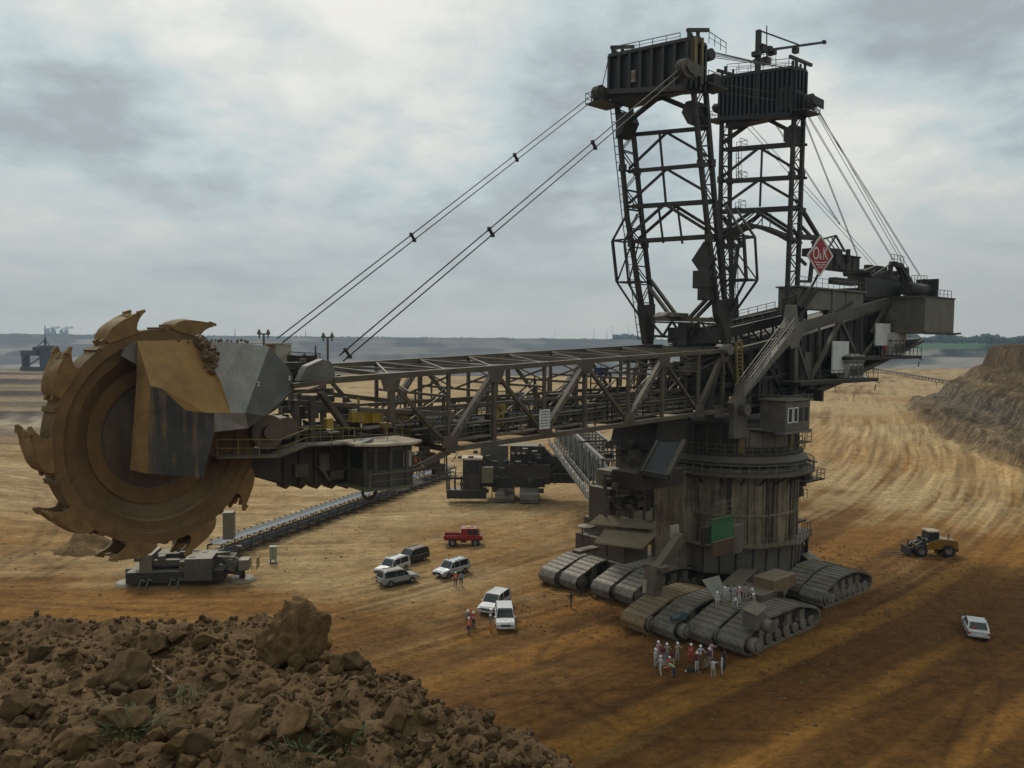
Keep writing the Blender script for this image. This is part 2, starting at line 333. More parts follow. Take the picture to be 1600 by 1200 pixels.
def grid_mesh(name, X, Y, Z, C, mat, wrap=False):
    nr, nc = X.shape; me = bpy.data.meshes.new(name); n = nr*nc
    co = np.stack([X, Y, Z], -1).reshape(-1, 3).astype(np.float32)
    i = np.arange(nr-1)[:, None]*nc; j = np.arange(nc-1)[None, :]; a = (i+j).ravel()
    q = np.stack([a, a+1, a+nc+1, a+nc], -1)
    if wrap:
        a = (np.arange(nr-1)*nc+nc-1); b = np.arange(nr-1)*nc; q = np.concatenate([q, np.stack([a, b, b+nc, a+nc], -1)])
    q = q.astype(np.int32); me.vertices.add(n); me.vertices.foreach_set('co', co.ravel())
    me.loops.add(q.size); me.loops.foreach_set('vertex_index', q.ravel()); me.polygons.add(len(q))
    me.polygons.foreach_set('loop_start', np.arange(0, q.size, 4, dtype=np.int32)); me.update(calc_edges=True)
    me.polygons.foreach_set('use_smooth', np.ones(len(q), bool))
    if C is not None:
        at = me.color_attributes.new('soil', 'FLOAT_COLOR', 'POINT'); c4 = np.ones((n, 4), np.float32); c4[:, :3] = C.reshape(-1, 3)
        at.data.foreach_set('color', c4.ravel())
    me.materials.append(mat); o = bpy.data.objects.new(name, me); COL.objects.link(o); return o
def soil_mat():
    m = bpy.data.materials.new('soil'); m.use_nodes = True; t = NT(m.node_tree); tcn = t.n('TexCoord').outputs['Object']
    a = t.n('Attribute', attribute_name='soil').outputs['Color']
    n1 = t.noise(tcn, .35, 5, .6); n2 = t.noise(tcn, 2.2, 5, .7); n3 = t.noise(t.mapp(tcn, rot=(0, 0, -.72), sc=(.10, 1.6, 1)), 1.2, 4, .6, .4)
    f = t.ramp(n1, [(.3, (.78, .78, .78)), (.7, (1.2, 1.18, 1.14))]); c = t.mix(1., a, f, 'MULTIPLY')
    f = t.ramp(n2, [(.35, (.74, .72, .68)), (.5, (1, 1, 1)), (.7, (1.18, 1.18, 1.18))]); c = t.mix(1., c, f, 'MULTIPLY')
    f = t.ramp(n3, [(.35, (.80, .78, .74)), (.6, (1.12, 1.12, 1.12))]); c = t.mix(.6, c, t.mix(1., c, f, 'MULTIPLY'))
    fa, fb = t.n('Attribute', attribute_name='flow_a'), t.n('Attribute', attribute_name='flow_b')
    sa, sb_ = t.n('SeparateXYZ'), t.n('SeparateXYZ'); t.l(fa.outputs['Vector'], sa.inputs[0]); t.l(fb.outputs['Vector'], sb_.inputs[0])
    rg_, mk_, clf, far_ = sa.outputs[2], fa.outputs['Alpha'], sb_.outputs[2], fb.outputs['Alpha']
    def flow(s_, t_, wl, ln, z_, det=3):
        cb = t.n('CombineXYZ', i_2=z_); t.l(t.math('DIVIDE', s_, wl), cb.inputs[0]); t.l(t.math('DIVIDE', t_, ln), cb.inputs[1]); return t.noise(cb.outputs[0], 1., det, .6, .25)
    ra = flow(sa.outputs[0], sa.outputs[1], 1.5, 40, 3.); rb2 = flow(sa.outputs[0], sa.outputs[1], 4.2, 70, 7.); la = flow(sb_.outputs[0], sb_.outputs[1], 2.2, 26, 11.)
    mr = t.n('MapRange', i_3=1., i_4=0.); t.l(mk_, mr.inputs[0])
    rt = t.math('ADD', t.math('MULTIPLY', t.math('ADD', t.math('MULTIPLY', ra, .6), t.math('MULTIPLY', rb2, .4)), mk_), t.math('MULTIPLY', la, mr.outputs[0]))
    gain = t.math('MULTIPLY', t.math('ADD', .26, t.math('MULTIPLY', rg_, .40)), t.math('SUBTRACT', 1., t.math('MAXIMUM', clf, far_)))
    c = t.mix(gain, c, t.mix(1., c, t.ramp(rt, [(.36, (.34, .30, .26)), (.46, (.80, .76, .70)), (.54, (1.12, 1.12, 1.10)), (.66, (1.75, 1.78, 1.85))]), 'MULTIPLY'))
    n4 = t.noise(t.mapp(tcn, sc=(1, 1, 2.6)), .42, 6, .68, .6); c = t.mix(clf, c, t.mix(1., c, t.ramp(n4, [(.36, (.60, .58, .56)), (.5, (1, 1, 1)), (.64, (1.3, 1.27, 1.22))]), 'MULTIPLY'))
    n5 = t.noise(tcn, .9, 6, .7, .3); c = t.mix(.5, c, t.mix(1., c, t.ramp(n5, [(.38, (.62, .60, .57)), (.5, (1, 1, 1)), (.64, (1.3, 1.28, 1.22))]), 'MULTIPLY'))
    hs = t.math('ADD', t.math('ADD', n2, t.math('MULTIPLY', n5, 1.5)), t.math('MULTIPLY', rt, 2.6)); bp = t.n('Bump', i_Strength=.7, i_Distance=.3); t.l(hs, bp.inputs['Height'])
    p = t.n('BsdfPrincipled', i_Roughness=.95); p.inputs['Specular IOR Level'].default_value = .15; t.l(c, p.inputs['Base Color']); t.l(bp.outputs[0], p.inputs['Normal'])
    o = t.n('OutputMaterial'); t.l(p.outputs[0], o.inputs[0]); return m
SOIL = soil_mat()
rs = [18.]
while rs[-1] < 9000:
    r = rs[-1]; rs.append(r+(min(max(r*r/18000, .42), 1.0) if r < 370 else max(1.0, r*.011)))
th = np.concatenate([np.arange(-42, 42, .17), np.arange(42, 318, 6.)]); th = np.radians(th)
RR, TT = np.meshgrid(np.array(rs), th, indexing='ij'); X, Y = RR*np.sin(TT), RR*np.cos(TT)
Z, C = terrain(X, Y)
back = (np.abs(TT) > R_(42.1)); Z = np.where(back & (RR < 400) & (X < 60), np.minimum(Z, 3), Z)
ground = grid_mesh('pit_floor', X, Y, Z, C, SOIL, wrap=True)
for k_ in 'ab': at_ = ground.data.color_attributes.new('flow_'+k_, 'FLOAT_COLOR', 'POINT'); at_.data.foreach_set('color', FLOW[k_].astype(np.float32).ravel())
ground; ground['kind'] = 'structure'
# innermost disc under the heap
MB().box((-20, -20, -1.5), (20, 20, -1.0)).build('ground_below_heap', SOIL)['kind'] = 'structure'
def gz(x, y): a, _ = terrain(np.array([float(x)]), np.array([float(y)])); return float(a[0])
# ---------------------------------------------------------------- spoil heap the photographer stands on
def clod_mat(name, c1, c2, sc=6.):
    m = bpy.data.materials.new(name); m.use_nodes = True; t = NT(m.node_tree); tcn = t.n('TexCoord').outputs['Object']
    rnd = t.n('ObjectInfo').outputs['Random']
    n1 = t.noise(tcn, sc*.35, 5, .65); n2 = t.noise(tcn, sc*3, 6, .7); n3 = t.noise(tcn, sc*9, 4, .7)
    c = t.mix(t.ramp(n1, [(.32, (0, 0, 0)), (.68, (1, 1, 1))]), c1, c2)
    c = t.mix(1., c, t.ramp(n2, [(.3, (.62, .6, .58)), (.7, (1.3, 1.28, 1.25))]), 'MULTIPLY')
    c = t.mix(1., c, t.ramp(rnd, [(0., (.72, .72, .74)), (1., (1.3, 1.24, 1.12))]), 'MULTIPLY')
    bp = t.n('Bump', i_Strength=.7, i_Distance=.03); t.l(t.math('ADD', n2, t.math('MULTIPLY', n3, .6)), bp.inputs['Height'])
    p = t.n('BsdfPrincipled', i_Roughness=.97); p.inputs['Specular IOR Level'].default_value = .1; t.l(c, p.inputs['Base Color']); t.l(bp.outputs[0], p.inputs['Normal'])
    o = t.n('OutputMaterial'); t.l(p.outputs[0], o.inputs[0]); return m
HEAPM = clod_mat('heap_soil', (.078, .051, .029), (.140, .094, .052), 5.)
CLOD = clod_mat('clod_soil', (.090, .060, .034), (.190, .125, .064), 6.)
CLODY = clod_mat('yellow_clod', (.24, .15, .06), (.32, .20, .075), 6.)
def heap_z(x, y):
    e = np.where(x < -2.1, 7.75+.15*np.sin(x*1.3), 7.75-(x+2.1)*1.7)+(fbm(x*1.1, y*.2, 3, 71)-.5)*.8
    d = (y-e)*np.where(x < -1.9, 1, .6); top = 27.3-.16*y+(x+4)*.02
    z = top+(fbm(x*.8, y*.8, 4, 73)-.5)*.55+(fbm(x*4, y*4, 4, 75)-.5)*.22
    z = z+.10*np.exp(-((x+5.2)**2+(y-7.4)**2)/1.5)
    dd = np.maximum(d, 0); return z+(fbm(x*11, y*11, 3, 79)-.5)*.09-dd*1.0-np.minimum(dd, 1e9)**1.4*.3
hx = np.concatenate([np.linspace(-16, -7, 60)[:-1], np.linspace(-7, 2.6, 560), np.linspace(2.7, 10, 30)]); hy = np.concatenate([np.linspace(-8, 2, 60)[:-1], np.linspace(2, 9.5, 400), np.linspace(9.6, 34, 60)])
HY, HX = np.meshgrid(hy, hx, indexing='ij'); HZ = np.maximum(heap_z(HX, HY), -2)
heap = grid_mesh('spoil_heap', HX, HY, HZ, None, HEAPM); heap['kind'] = 'structure'
def hz1(x, y): return float(heap_z(np.array([float(x)]), np.array([float(y)]))[0])
import bmesh
def rock_mesh(name, seed, sub, mat, rough=.12, cuts=7):
    rn = random.Random(seed); bm = bmesh.new(); bmesh.ops.create_icosphere(bm, subdivisions=sub, radius=1)
    pl = [(Vector((rn.gauss(0, 1), rn.gauss(0, 1), rn.gauss(0, 1))).normalized(), rn.uniform(.42, .78)) for _ in range(cuts)]
    from mathutils import noise
    for v_ in bm.verts:
        p = v_.co.copy()
        for nrm, d in pl:
            k = p.dot(nrm)-d
            if k > 0: p -= nrm*k*.97
        n = noise.fractal(p*1.7+Vector((seed, 0, 0)), 1., 2., 5)
        v_.co = p*(1+rough*.8*n)+p*noise.noise(p*5+Vector((0, seed, 0)))*rough*.4+p*noise.noise(p*13+Vector((seed, 0, 0)))*rough*.25
    me = bpy.data.meshes.new(name); bm.to_mesh(me); bm.free(); me.materials.append(mat)
    me.polygons.foreach_set('use_smooth', [sub > 3]*len(me.polygons)); return me
RM = [rock_mesh('earth_clod', 11+i, 4, CLOD, .15, 9+i) for i in range(8)]
def put_rock(me, x, y, s, zoff=.35, name='earth_clod', rn=random, z=None, sc=None):
    o = bpy.data.objects.new(name, me); COL.objects.link(o); sx = sc or (s*rn.uniform(.8, 1.2), s*rn.uniform(.75, 1.1), s*rn.uniform(.6, .95))
    o.scale = sx; o.rotation_euler = (rn.uniform(-.4, .4), rn.uniform(-.4, .4), rn.uniform(0, 6.28)); o.location = (x, y, (hz1(x, y) if z is None else z)+sx[2]*zoff); return o
def hgnd(px, py):        # where the photo's line of sight meets the heap
    r = ray(px, py); lo, hi = 2.5, 14.
    for i in range(200):
        t = lo+(hi-lo)*i/200; p = Vector((0, 0, CAM_H))+r*t
        if p.z < hz1(p.x, p.y): return p
    return p
rn = random.Random(5)
big = rock_mesh('large_boulder', 4, 5, CLOD, .30, 7); bp_ = hgnd(455, 1035)
o = put_rock(big, bp_.x+.0, bp_.y+.1, .3, .24, 'large_boulder', rn, sc=(.30, .27, .36)); o.rotation_euler = (.15, .1, .8)
tag(o, 'large upright boulder of clay rising from the crest of the heap', 'boulder')
bp_ = hgnd(508, 1012); o = put_rock(rock_mesh('yellow_stone', 8, 4, CLODY, .15, 8), bp_.x+.02, bp_.y+.03, .1, .7, 'yellow_stone', rn, sc=(.07, .06, .11))
tag(o, 'small yellow stone leaning on the right side of the large boulder', 'stone')
NAMED = [(195, 1068, .30, 'wide pair of pale clods broken off above the grass on the left of the heap'), (130, 1168, .22, 'pale jagged rock at the bottom of the heap left of the grass tuft'),
  (385, 1140, .24, 'squat rounded rock low in the middle of the heap'), (60, 1035, .22, 'flat dark rock on the left shoulder of the heap'), (265, 1150, .20, 'tall narrow rock right beside the grass tuft'),
  (240, 1020, .10, 'small pale block near the crest above the pair of pale clods'), (315, 1180, .22, 'pale rock at the lower edge right of the tall narrow rock'), (620, 1130, .17, 'grey brown block on the right slope of the heap'),
  (190, 1020, .09, 'cream coloured small clod on the crest left of the pale block'), (25, 1120, .22, 'lumpy rock at the left edge of the view on the heap')]
for px, py, s, lb in NAMED:
    p = hgnd(px, py); o = put_rock(RM[rn.randrange(8)], p.x, p.y, s*.72, .22, 'rock', rn); tag(o, lb, 'rock')
for i in range(240):
    px = rn.uniform(-20, 800); c0 = 1000+max(0, px-480)*.58; py = rn.uniform(c0, 1235)
    p = hgnd(px, py); s = (.025+.11*rn.random()**2.6)*(1 if px < 560 else .5)
    o = put_rock(RM[rn.randrange(8)], p.x, p.y, s, rn.uniform(.1, .4), 'earth_clod', rn)
    tag(o, 'brown clod of dry earth lying loose on the spoil heap', 'clod', 'earth clods on the spoil heap')
small = MB(); ico = bmesh.new(); bmesh.ops.create_icosphere(ico, subdivisions=1, radius=1); iv = [v_.co.copy() for v_ in ico.verts]; iff = [tuple(v_.index for v_ in f_.verts) for f_ in ico.faces]; ico.free()
for i in range(15000):
    x = rn.uniform(-8, 2.5); y = rn.uniform(2.6, 8.3) if x < -2.1 else rn.uniform(2.6, 8.2-(x+2.1)*1.7)
    s = .006+.034*rn.random()**3.2; z = hz1(x, y) if i % 1 == 0 else 0; mx = Matrix.Translation((x, y, z+s*.4)) @ Matrix.Rotation(rn.uniform(0, 6), 4, 'Z') @ Matrix.Rotation(rn.uniform(0, 6), 4, 'X')
    small.add([v_*s*rn.uniform(.6, 1.3) for v_ in iv], iff, 0, False, mx)
tag(small.build('rubble', CLOD), kind='stuff')
lc = MB(); rn = random.Random(61)
for i in range(5200):
    if i % 3: a = rn.uniform(-14, 42); b_ = rn.uniform(-26, 30); x, y = 26.7-.76*b_+.65*a*rn.uniform(.4, 1), 96-.65*b_-.76*a*rn.uniform(.3, 1)
    else: y = 60*math.exp(rn.uniform(0, 1.3)); x = y*rn.uniform(-.7, .72)
    if x > 105 or math.hypot(x, y) < 45: continue
    s = .04+.17*rn.random()**4; mx = Matrix.Translation((x, y, .02)) @ Matrix.Rotation(rn.uniform(0, 6), 4, 'Z'); lc.add([V3(v_.x*s*rn.uniform(.7, 1.4), v_.y*s, v_.z*s*rn.uniform(.5, 1)) for v_ in iv], iff, 0, False, mx)
LZ = np.array([v_[:2] for v_ in lc.v]); zz_, _ = terrain(LZ[:, 0], LZ[:, 1]); lc.v = [(v_[0], v_[1], v_[2]+float(z_)) for v_, z_ in zip(lc.v, zz_)]
tag(lc.build('loose_clods', clod_mat('floor_clod', (.13, .075, .032), (.26, .165, .08), 2.)), kind='stuff')
# grass tufts, roots
GRASS = plain('grass', (.075, .10, .032), .7, 0, .4, 9)
def tuft(px, py, n, h, spread, label, name='grass_tuft'):
    p0 = hgnd(px, py); mb = MB()
    for i in range(n):
        a = rn.uniform(0, 6.28); rr = spread*rn.random()**.6; b = Vector((math.cos(a)*rr, math.sin(a)*rr, 0)); b.z = hz1(p0.x+b.x, p0.y+b.y)-p0.z
        hh = h*rn.uniform(.5, 1.1); lean = Vector((math.cos(a+rn.uniform(-1, 1)), math.sin(a+rn.uniform(-1, 1)), 0))*hh*rn.uniform(.3, .9); side = lean.cross(Vector((0, 0, 1))).normalized()*.0035
        pts = [b+lean*(t*t)+Vector((0, 0, hh*(t-.35*t*t))) for t in (0, .35, .7, 1)]; vs = []
        for k, q in enumerate(pts): wd = (1, .9, .6, .1)[k]; vs += [q-side*wd, q+side*wd]
        mb.add(vs, [(0, 1, 3, 2), (2, 3, 5, 4), (4, 5, 7, 6)])
    return tag(mb.build(name, GRASS, loc=p0), label, 'grass')
tuft(205, 1150, 120, .22, .16, 'tuft of long green grass blades flopped over between rocks on the lower left')
tuft(290, 1092, 60, .10, .16, 'sparse thin green grass sprouting left of centre on the heap')
tuft(470, 1180, 170, .10, .2, 'low dense green weeds at the bottom edge of the heap')
tuft(530, 1170, 120, .11, .14, 'low green weeds just right of the dense patch at the bottom edge')
def root(pts, r, label):
    ps = [hgnd(*p[:2])+Vector((0, 0, p[2])) for p in pts]; mb = MB(); mb.path(ps, r, 7)
    return tag(mb.build('root', plain('root_bark', (.16, .10, .055), .9)), label, 'root')
root([(232, 1030, .0), (240, 1046, .03), (262, 1064, .03), (285, 1078, .0)], .012, 'thick curved brown root poking out of the earth on the left')
root([(520, 1080, 0), (545, 1055, .03), (565, 1035, .06), (585, 1020, .10), (592, 1015, .12)], .0035, 'thin bare twig standing up on the right slope of the heap')
# ---------------------------------------------------------------- materials of machines
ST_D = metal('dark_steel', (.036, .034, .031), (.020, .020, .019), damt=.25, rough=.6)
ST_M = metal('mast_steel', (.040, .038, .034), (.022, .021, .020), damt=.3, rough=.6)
ST_B = metal('boom_steel', (.140, .125, .098), (.080, .070, .052), (.10, .055, .028), .5)
ST_G = metal('grey_steel', (.185, .185, .175), (.125, .125, .118), (.12, .08, .045), .3)
ST_L = metal('pale_steel', (.27, .275, .27), (.19, .195, .19), (.16, .10, .05), .3)
HOODG = metal('hood_grey', (.21, .215, .20), (.15, .155, .15), (.20, .12, .05), .25, .6)
COLM = metal('column_steel', (.28, .232, .150), (.165, .135, .085), (.050, .032, .018), .85, .65, scale=.8)
PANEL = metal('panel_steel', (.175, .168, .150), (.135, .13, .118), (.06, .04, .025), .3, .6, dust=.3)
MUD = metal('caked_mud', (.25, .145, .046), (.165, .092, .030), (.08, .045, .02), .5, .9, 0, .9, False, .9)
MUDD = metal('dark_mud', (.135, .078, .033), (.085, .05, .023), (.055, .032, .018), .5, .9, 0, .9, False, .8)
MUDW = metal('wheel_ring_mud', (.185, .102, .034), (.125, .069, .023), (.07, .04, .018), .4, .9, 0, .9, False, .8)
MUDO = metal('ochre_mud', (.33, .19, .055), (.24, .13, .04), (.17, .10, .05), .35, .85, 0, .6, False, .5)
STAIN = metal('stained_plate', (.06, .062, .068), (.028, .03, .035), (.26, .155, .05), .8, .6, 0, .62)
HUBM = metal('hub_steel', (.115, .098, .080), (.095, .072, .050), (.15, .09, .04), .8, .75)
TRK = metal('track_steel', (.215, .198, .162), (.125, .112, .086), (.14, .085, .04), .5, .6, .2, 1.2, False, dust=.22)
TRKB = metal('track_mud', (.26, .165, .075), (.17, .11, .055), (.20, .12, .04), .6, .7, .1, 1.2, False)
YEL = metal('yellow_paint', (.42, .29, .035), (.30, .20, .03), (.10, .06, .03), .45)
YRAIL = plain('yellow_rail', (.20, .155, .035), .6)
ORAIL = plain('olive_rail', (.115, .105, .065), .6)
GRAIL = plain('grey_rail', (.13, .13, .125), .6)
DRAIL = plain('dark_rail', (.035, .035, .035), .6)
RUB = plain('belt_rubber', (.045, .047, .050), .6, 0, .3)
GLS = bpy.data.materials.new('window_glass'); GLS.use_nodes = True; _p = GLS.node_tree.nodes['Principled BSDF']; _p.inputs['Base Color'].default_value = (.025, .032, .035, 1); _p.inputs['Roughness'].default_value = .12
WHT = metal('white_panel', (.62, .62, .60), (.52, .52, .50), (.3, .25, .18), .18, .6, 0)
BEI = metal('beige_roof', (.50, .42, .30), (.40, .33, .23), (.22, .14, .07), .3, .7, 0)
BEID = metal('beige_box', (.36, .33, .24), (.30, .27, .20), (.16, .10, .05), .3, .7, 0)
GRN = metal('green_sheet', (.035, .15, .05), (.028, .11, .038), (.05, .06, .03), .2, .6, 0)
RED = metal('red_sign', (.36, .028, .028), (.30, .024, .024), (.15, .03, .02), .1, .5, 0)
WPT = plain('white_paint', (.72, .72, .70), .5)
CAB_ = metal('transformer_beige', (.42, .42, .38), (.34, .34, .31), (.15, .10, .06), .3, .6, 0)
# ---------------------------------------------------------------- the excavator
EX = empty('bucket_wheel_excavator', EO, EA, 'huge grey bucket wheel excavator with two lattice masts and a mud caked wheel', 'excavator')
def frame3(p): return Vector(p)
def U(a, k): return Vector((a[0], a[1]+k, a[2]))
# --- wheel
PSI = .22; WR = 7.05
wh = MB(); prof = [(4.0, -1.6), (7.0, -1.6), (7.05, -1.55), (7.05, -.08), (6.97, 0), (6.34, 0), (6.3, -.09), (6.2, -.09), (6.16, -.14), (5.6, -.2), (5.52, -.42), (5.3, -.55), (4.6, -1.1), (4.55, -1.05), (3.6, -1.2), (3.5, -1.38), (3.2, -1.4)]
mw = Matrix.Rotation(-PI/2, 4, 'X')       # lathe axis z -> +y
wh.lathe([(r, y) for r, y in prof], 96, 0, mw, True)
for f_ in range(len(wh.sm)): wh.sm[f_] = False
for k in range(20):
    t = 2*PI*k/20; c, s_ = math.cos(t), math.sin(t)
    wh.beam((6.9*c, -.8, 6.9*s_), (7.2*c, -.8, 7.2*s_), 1.68, .35, up=(-s_, 0, c))
WHEEL = wh.build('bucket_wheel', metal('wheel_mud', (.155, .084, .026), (.100, .055, .018), (.055, .031, .014), .4, .9, 0, .9, False, .8), EX, loc=Q(236, 684, 5.5)[:1]+(5.5,)+(22.63,), rot=(0, 0, PSI), bev=.03)
WHEEL.location = (68.25, 5.5, 22.74); WHEEL.scale = (.94,)*3
for nm, r1, y1, r2, y2, mt in (('rim_ring', 7.08, .03, 6.38, .03, MUDW), ('wear_ring', 4.55, -.98, 3.62, -1.08, MUDW)):
    MB().lathe([(r1, y1-.25), (r1, y1), (r2, y2), (r2, y2-.25)], 96, 0, mw).build(nm, mt, WHEEL)
MB().lathe([(3.55, -1.25), (3.3, -1.2), (1.6, -1.0), (1.5, -.8), (0.01, -.8)], 72, 0, mw, True).build('hub_plate', HUBM, WHEEL)
bt = MB()
for k in range(72):
    t = 2*PI*k/72; bt.tube((6.25*math.cos(t), -.1, 6.25*math.sin(t)), (6.25*math.cos(t), -.03, 6.25*math.sin(t)), .045, 6)
bt.build('bolt_circle', MUDD, WHEEL)
def bucket_mb(seed):
    rn = random.Random(seed); mb = MB(); NY = 10
    st = [(-1.75, 6.95, 0), (-1.72, 7.4, .0), (-1.5, 7.85, .1), (-1.05, 8.3, .16), (-.45, 8.62, .16), (.25, 8.8, .1), (.8, 8.86, 0), (1.25, 8.9, -.1)]
    vs = []
    for i, (t, r, arch) in enumerate(st):
        for j in range(NY+1):
            y = -1.62+1.74*j/NY; e = abs(j/NY-.5)*2; hornk = max(0, (i-4)/3)
            tt = t+hornk*(.62*e**3-.30); rr = r+arch*(1-e*e)+hornk*(.42*e**4-.12)+rn.uniform(-.03, .03)
            vs.append((tt*.78, y, 7.0+(rr-7.0)*.55))
    fs = []
    for i in range(len(st)-1):
        for j in range(NY): a = i*(NY+1)+j; fs.append((a, a+1, a+NY+2, a+NY+1))
    mb.add(vs, fs, 0, True)
    for sy, ey in ((-1.62, .10), (.12, -.10)):
        side = [(-1.75, 6.95), (-1.72, 7.4), (-1.5, 7.85), (-1.05, 8.3), (-.45, 8.62), (.25, 8.8), (.85, 9.0), (1.55, 9.2), (1.8, 9.12), (1.72, 8.9), (1.35, 8.55), (1.0, 8.05), (.8, 7.5), (.95, 6.95)]
        mb.prism([(t*.78, sy, 7.0+(r-7.0)*.55) for t, r in side], (0, ey, 0))
    # inner back plate and lip
    mb.add([(-1.1, -1.6, 7.0), (-1.1, .1, 7.0), (.2, .1, 7.2), (.2, -1.6, 7.2)], [(0, 1, 2, 3)])
    for j in (1, 3.3, 6.7, 9):
        y = -1.62+1.74*j/NY; mb.beam((.80, y, 8.0), (1.15, y, 8.07), .2, .12, w2=.1, h2=.05)
    for y in (-1.62, .12): mb.beam((1.05, y, 8.15), (1.45, y, 8.21), .26, .24, w2=.14, h2=.1)
    for y in (-1.2, -.35): mb.beam((-1.6, y, 7.05), (-1.2, y, 7.15), .22, .3)
    return mb
bk = [bucket_mb(i) for i in range(3)]; BKO = []
for k in range(10):
    th_ = R_(36*k-1); me_src = bk[k % 3]
    if k < 3: o = me_src.build('bucket', MUD, WHEEL); o.modifiers.new('thick', 'SOLIDIFY').thickness = .06; BKO.append(o)
    else: o = BKO[k % 3].copy(); COL.objects.link(o); setpar(o, WHEEL)
    # local t along increasing theta, r outward
    c, s_ = math.cos(th_), math.sin(th_)
    o.matrix_local = Matrix(((-s_, 0, c, 0), (0, 1, 0, 0), (c, 0, s_, 0), (0, 0, 0, 1)))
# --- chute hood (near side of the wheel)
hood = MB()
def PG(mb, pts, mi=0, th=.12):
    ps = [Vector(Q(*p)) for p in pts]; n = Vector((0, 0, 0)); o_ = ps[0]
    for a, b in zip(ps[1:], ps[2:]): n += (a-o_).cross(b-o_)
    n.normalize(); n = n if n.y > 0 else -n
    return mb.prism(ps, -n*th, mi)
A_, B_, Bn = (214.5, 533, 6.5), (308, 531, 5.7), (381, 536, 4.9); c_, d_, e_, f_2, Gb, h_ = (235, 603, 7.9), (253, 607, 7.9), (290, 641, 7.9), (323, 645, 7.9), (361, 645, 7.7), (383, 645, 7.5)
i_, j_, k_, l_, m_, n_, o_2, p_2 = (421, 542, 4.6), (450, 574, 4.2), (457.5, 587, 4.2), (457, 610, 4.6), (435, 637.5, 5.6), (415, 650, 6.8), (387.5, 669, 7.1), (335, 675, 7.7)
PG(hood, [B_, Bn, h_, Gb, (345, 596, 7.1)]); PG(hood, [Bn, i_, h_]); PG(hood, [h_, o_2, p_2, (335, 645, 7.85), Gb])
HOOD = hood.build('chute_hood', metal('hood_pale', (.26, .25, .215), (.19, .185, .16), (.22, .13, .05), .3, .6), EX)
hr = MB(); PG(hr, [i_, j_, k_, l_, m_, n_, o_2, h_]); hr.build('rear_side_sheet', metal('hood_shaded', (.115, .12, .12), (.085, .088, .088), damt=.25), HOOD)  # darker grey puts the shade of the turned-away side into the colour
h2 = MB(); PG(h2, [A_, B_, (345, 596, 7.12), Gb, (335, 645, 7.85), f_2, e_, d_, c_]); h2.build('mud_covered_plate', MUDO, HOOD)
h3 = MB(); PG(h3, [c_, d_, e_, f_2, (335, 645, 7.87), (335, 675, 7.87), (318, 747, 7.8), (300, 745, 7.8), (229, 740, 7.8)]); h3.build('lower_chute_plate', STAIN, HOOD)
h4 = MB(); PG(h4, [A_, c_, (229, 740, 7.85), (203, 734, 7.0), (213, 600, 6.8)]); h4.build('side_plate', MUD, HOOD)
h5 = MB()
for a, b in ((A_, B_), (B_, Bn), (Bn, i_), (i_, j_)):
    a, b = Vector(Q(*a)), Vector(Q(*b)); h5.prism([a, b, b+V3(0, -2.6, 0), a+V3(0, -2.6, 0)], (0, 0, -.1))
for a, b in ((j_, l_), (l_, m_), (m_, o_2)):
    a, b = Vector(Q(*a)), Vector(Q(*b)); h5.prism([a, b, b+V3(0, -2.6, 0), a+V3(0, -2.6, 0)], (.1, 0, 0))
h5.build('hood_frame', HOODG, HOOD)
MB().prism([Q(195, 545, 6.4), Q(214, 534, 6.4), Q(214, 570, 6.4), Q(190, 556, 6.4)], (0, -1, 0)).build('bracket', ST_G, HOOD)
crust = bmesh.new(); rn = random.Random(3)
cm = MB()
for i in range(46):
    t = rn.random(); px = 302+rn.uniform(0, 18)+26*t*(1-abs(t-.6)); py = 532+52*t*t; px = min(352, px+8*rn.random()); s = rn.uniform(.14, .42)*(1.15-t*.6); pos = Q(px, py, 5.9+.9*t)
    mx = Matrix.Translation(pos) @ Matrix.Rotation(rn.uniform(0, 6), 4, 'Z') @ Matrix.Rotation(rn.uniform(0, 6), 4, 'X')
    cm.add([v_*s*rn.uniform(.6, 1.25) for v_ in iv], iff, 0, False, mx)
for i in range(26):
    pos = Q(rn.uniform(255, 395), 532+rn.uniform(-1, 2), 6.0); s = rn.uniform(.05, .14); mx = Matrix.Translation(pos) @ Matrix.Rotation(rn.uniform(0, 6), 4, 'Z')
    cm.add([v_*s*rn.uniform(.6, 1.25) for v_ in iv], iff, 0, False, mx)
cm.build('clay_crust', MUDD, HOOD)
def text(name, body, size, mat, parent, loc, rot, ext=.01, align='CENTER'):
    cu = bpy.data.curves.new(name, 'FONT'); cu.body = body; cu.size = size; cu.extrude = ext; cu.align_x = align; cu.align_y = 'CENTER'
    ob = bpy.data.objects.new(name, cu); COL.objects.link(ob); bpy.context.view_layer.update()
    me = bpy.data.meshes.new_from_object(ob.evaluated_get(bpy.context.evaluated_depsgraph_get())); COL.objects.unlink(ob); bpy.data.objects.remove(ob)
    me.materials.clear(); me.materials.append(mat); o = bpy.data.objects.new(name, me); COL.objects.link(o); o.location = loc; o.rotation_euler = rot; setpar(o, parent); return o
# plane facing +v: text x axis points to -u (right in the picture)
TROT = (PI/2, 0, PI)
text('painted_number', '2', .42, WPT, HOOD, V3(*Q(403, 600, 6.25))+V3(0, .1, 0), TROT)
text('painted_number', '3', .42, WPT, HOOD, V3(*Q(451, 591, 4.6))+V3(0, .12, 0), TROT)
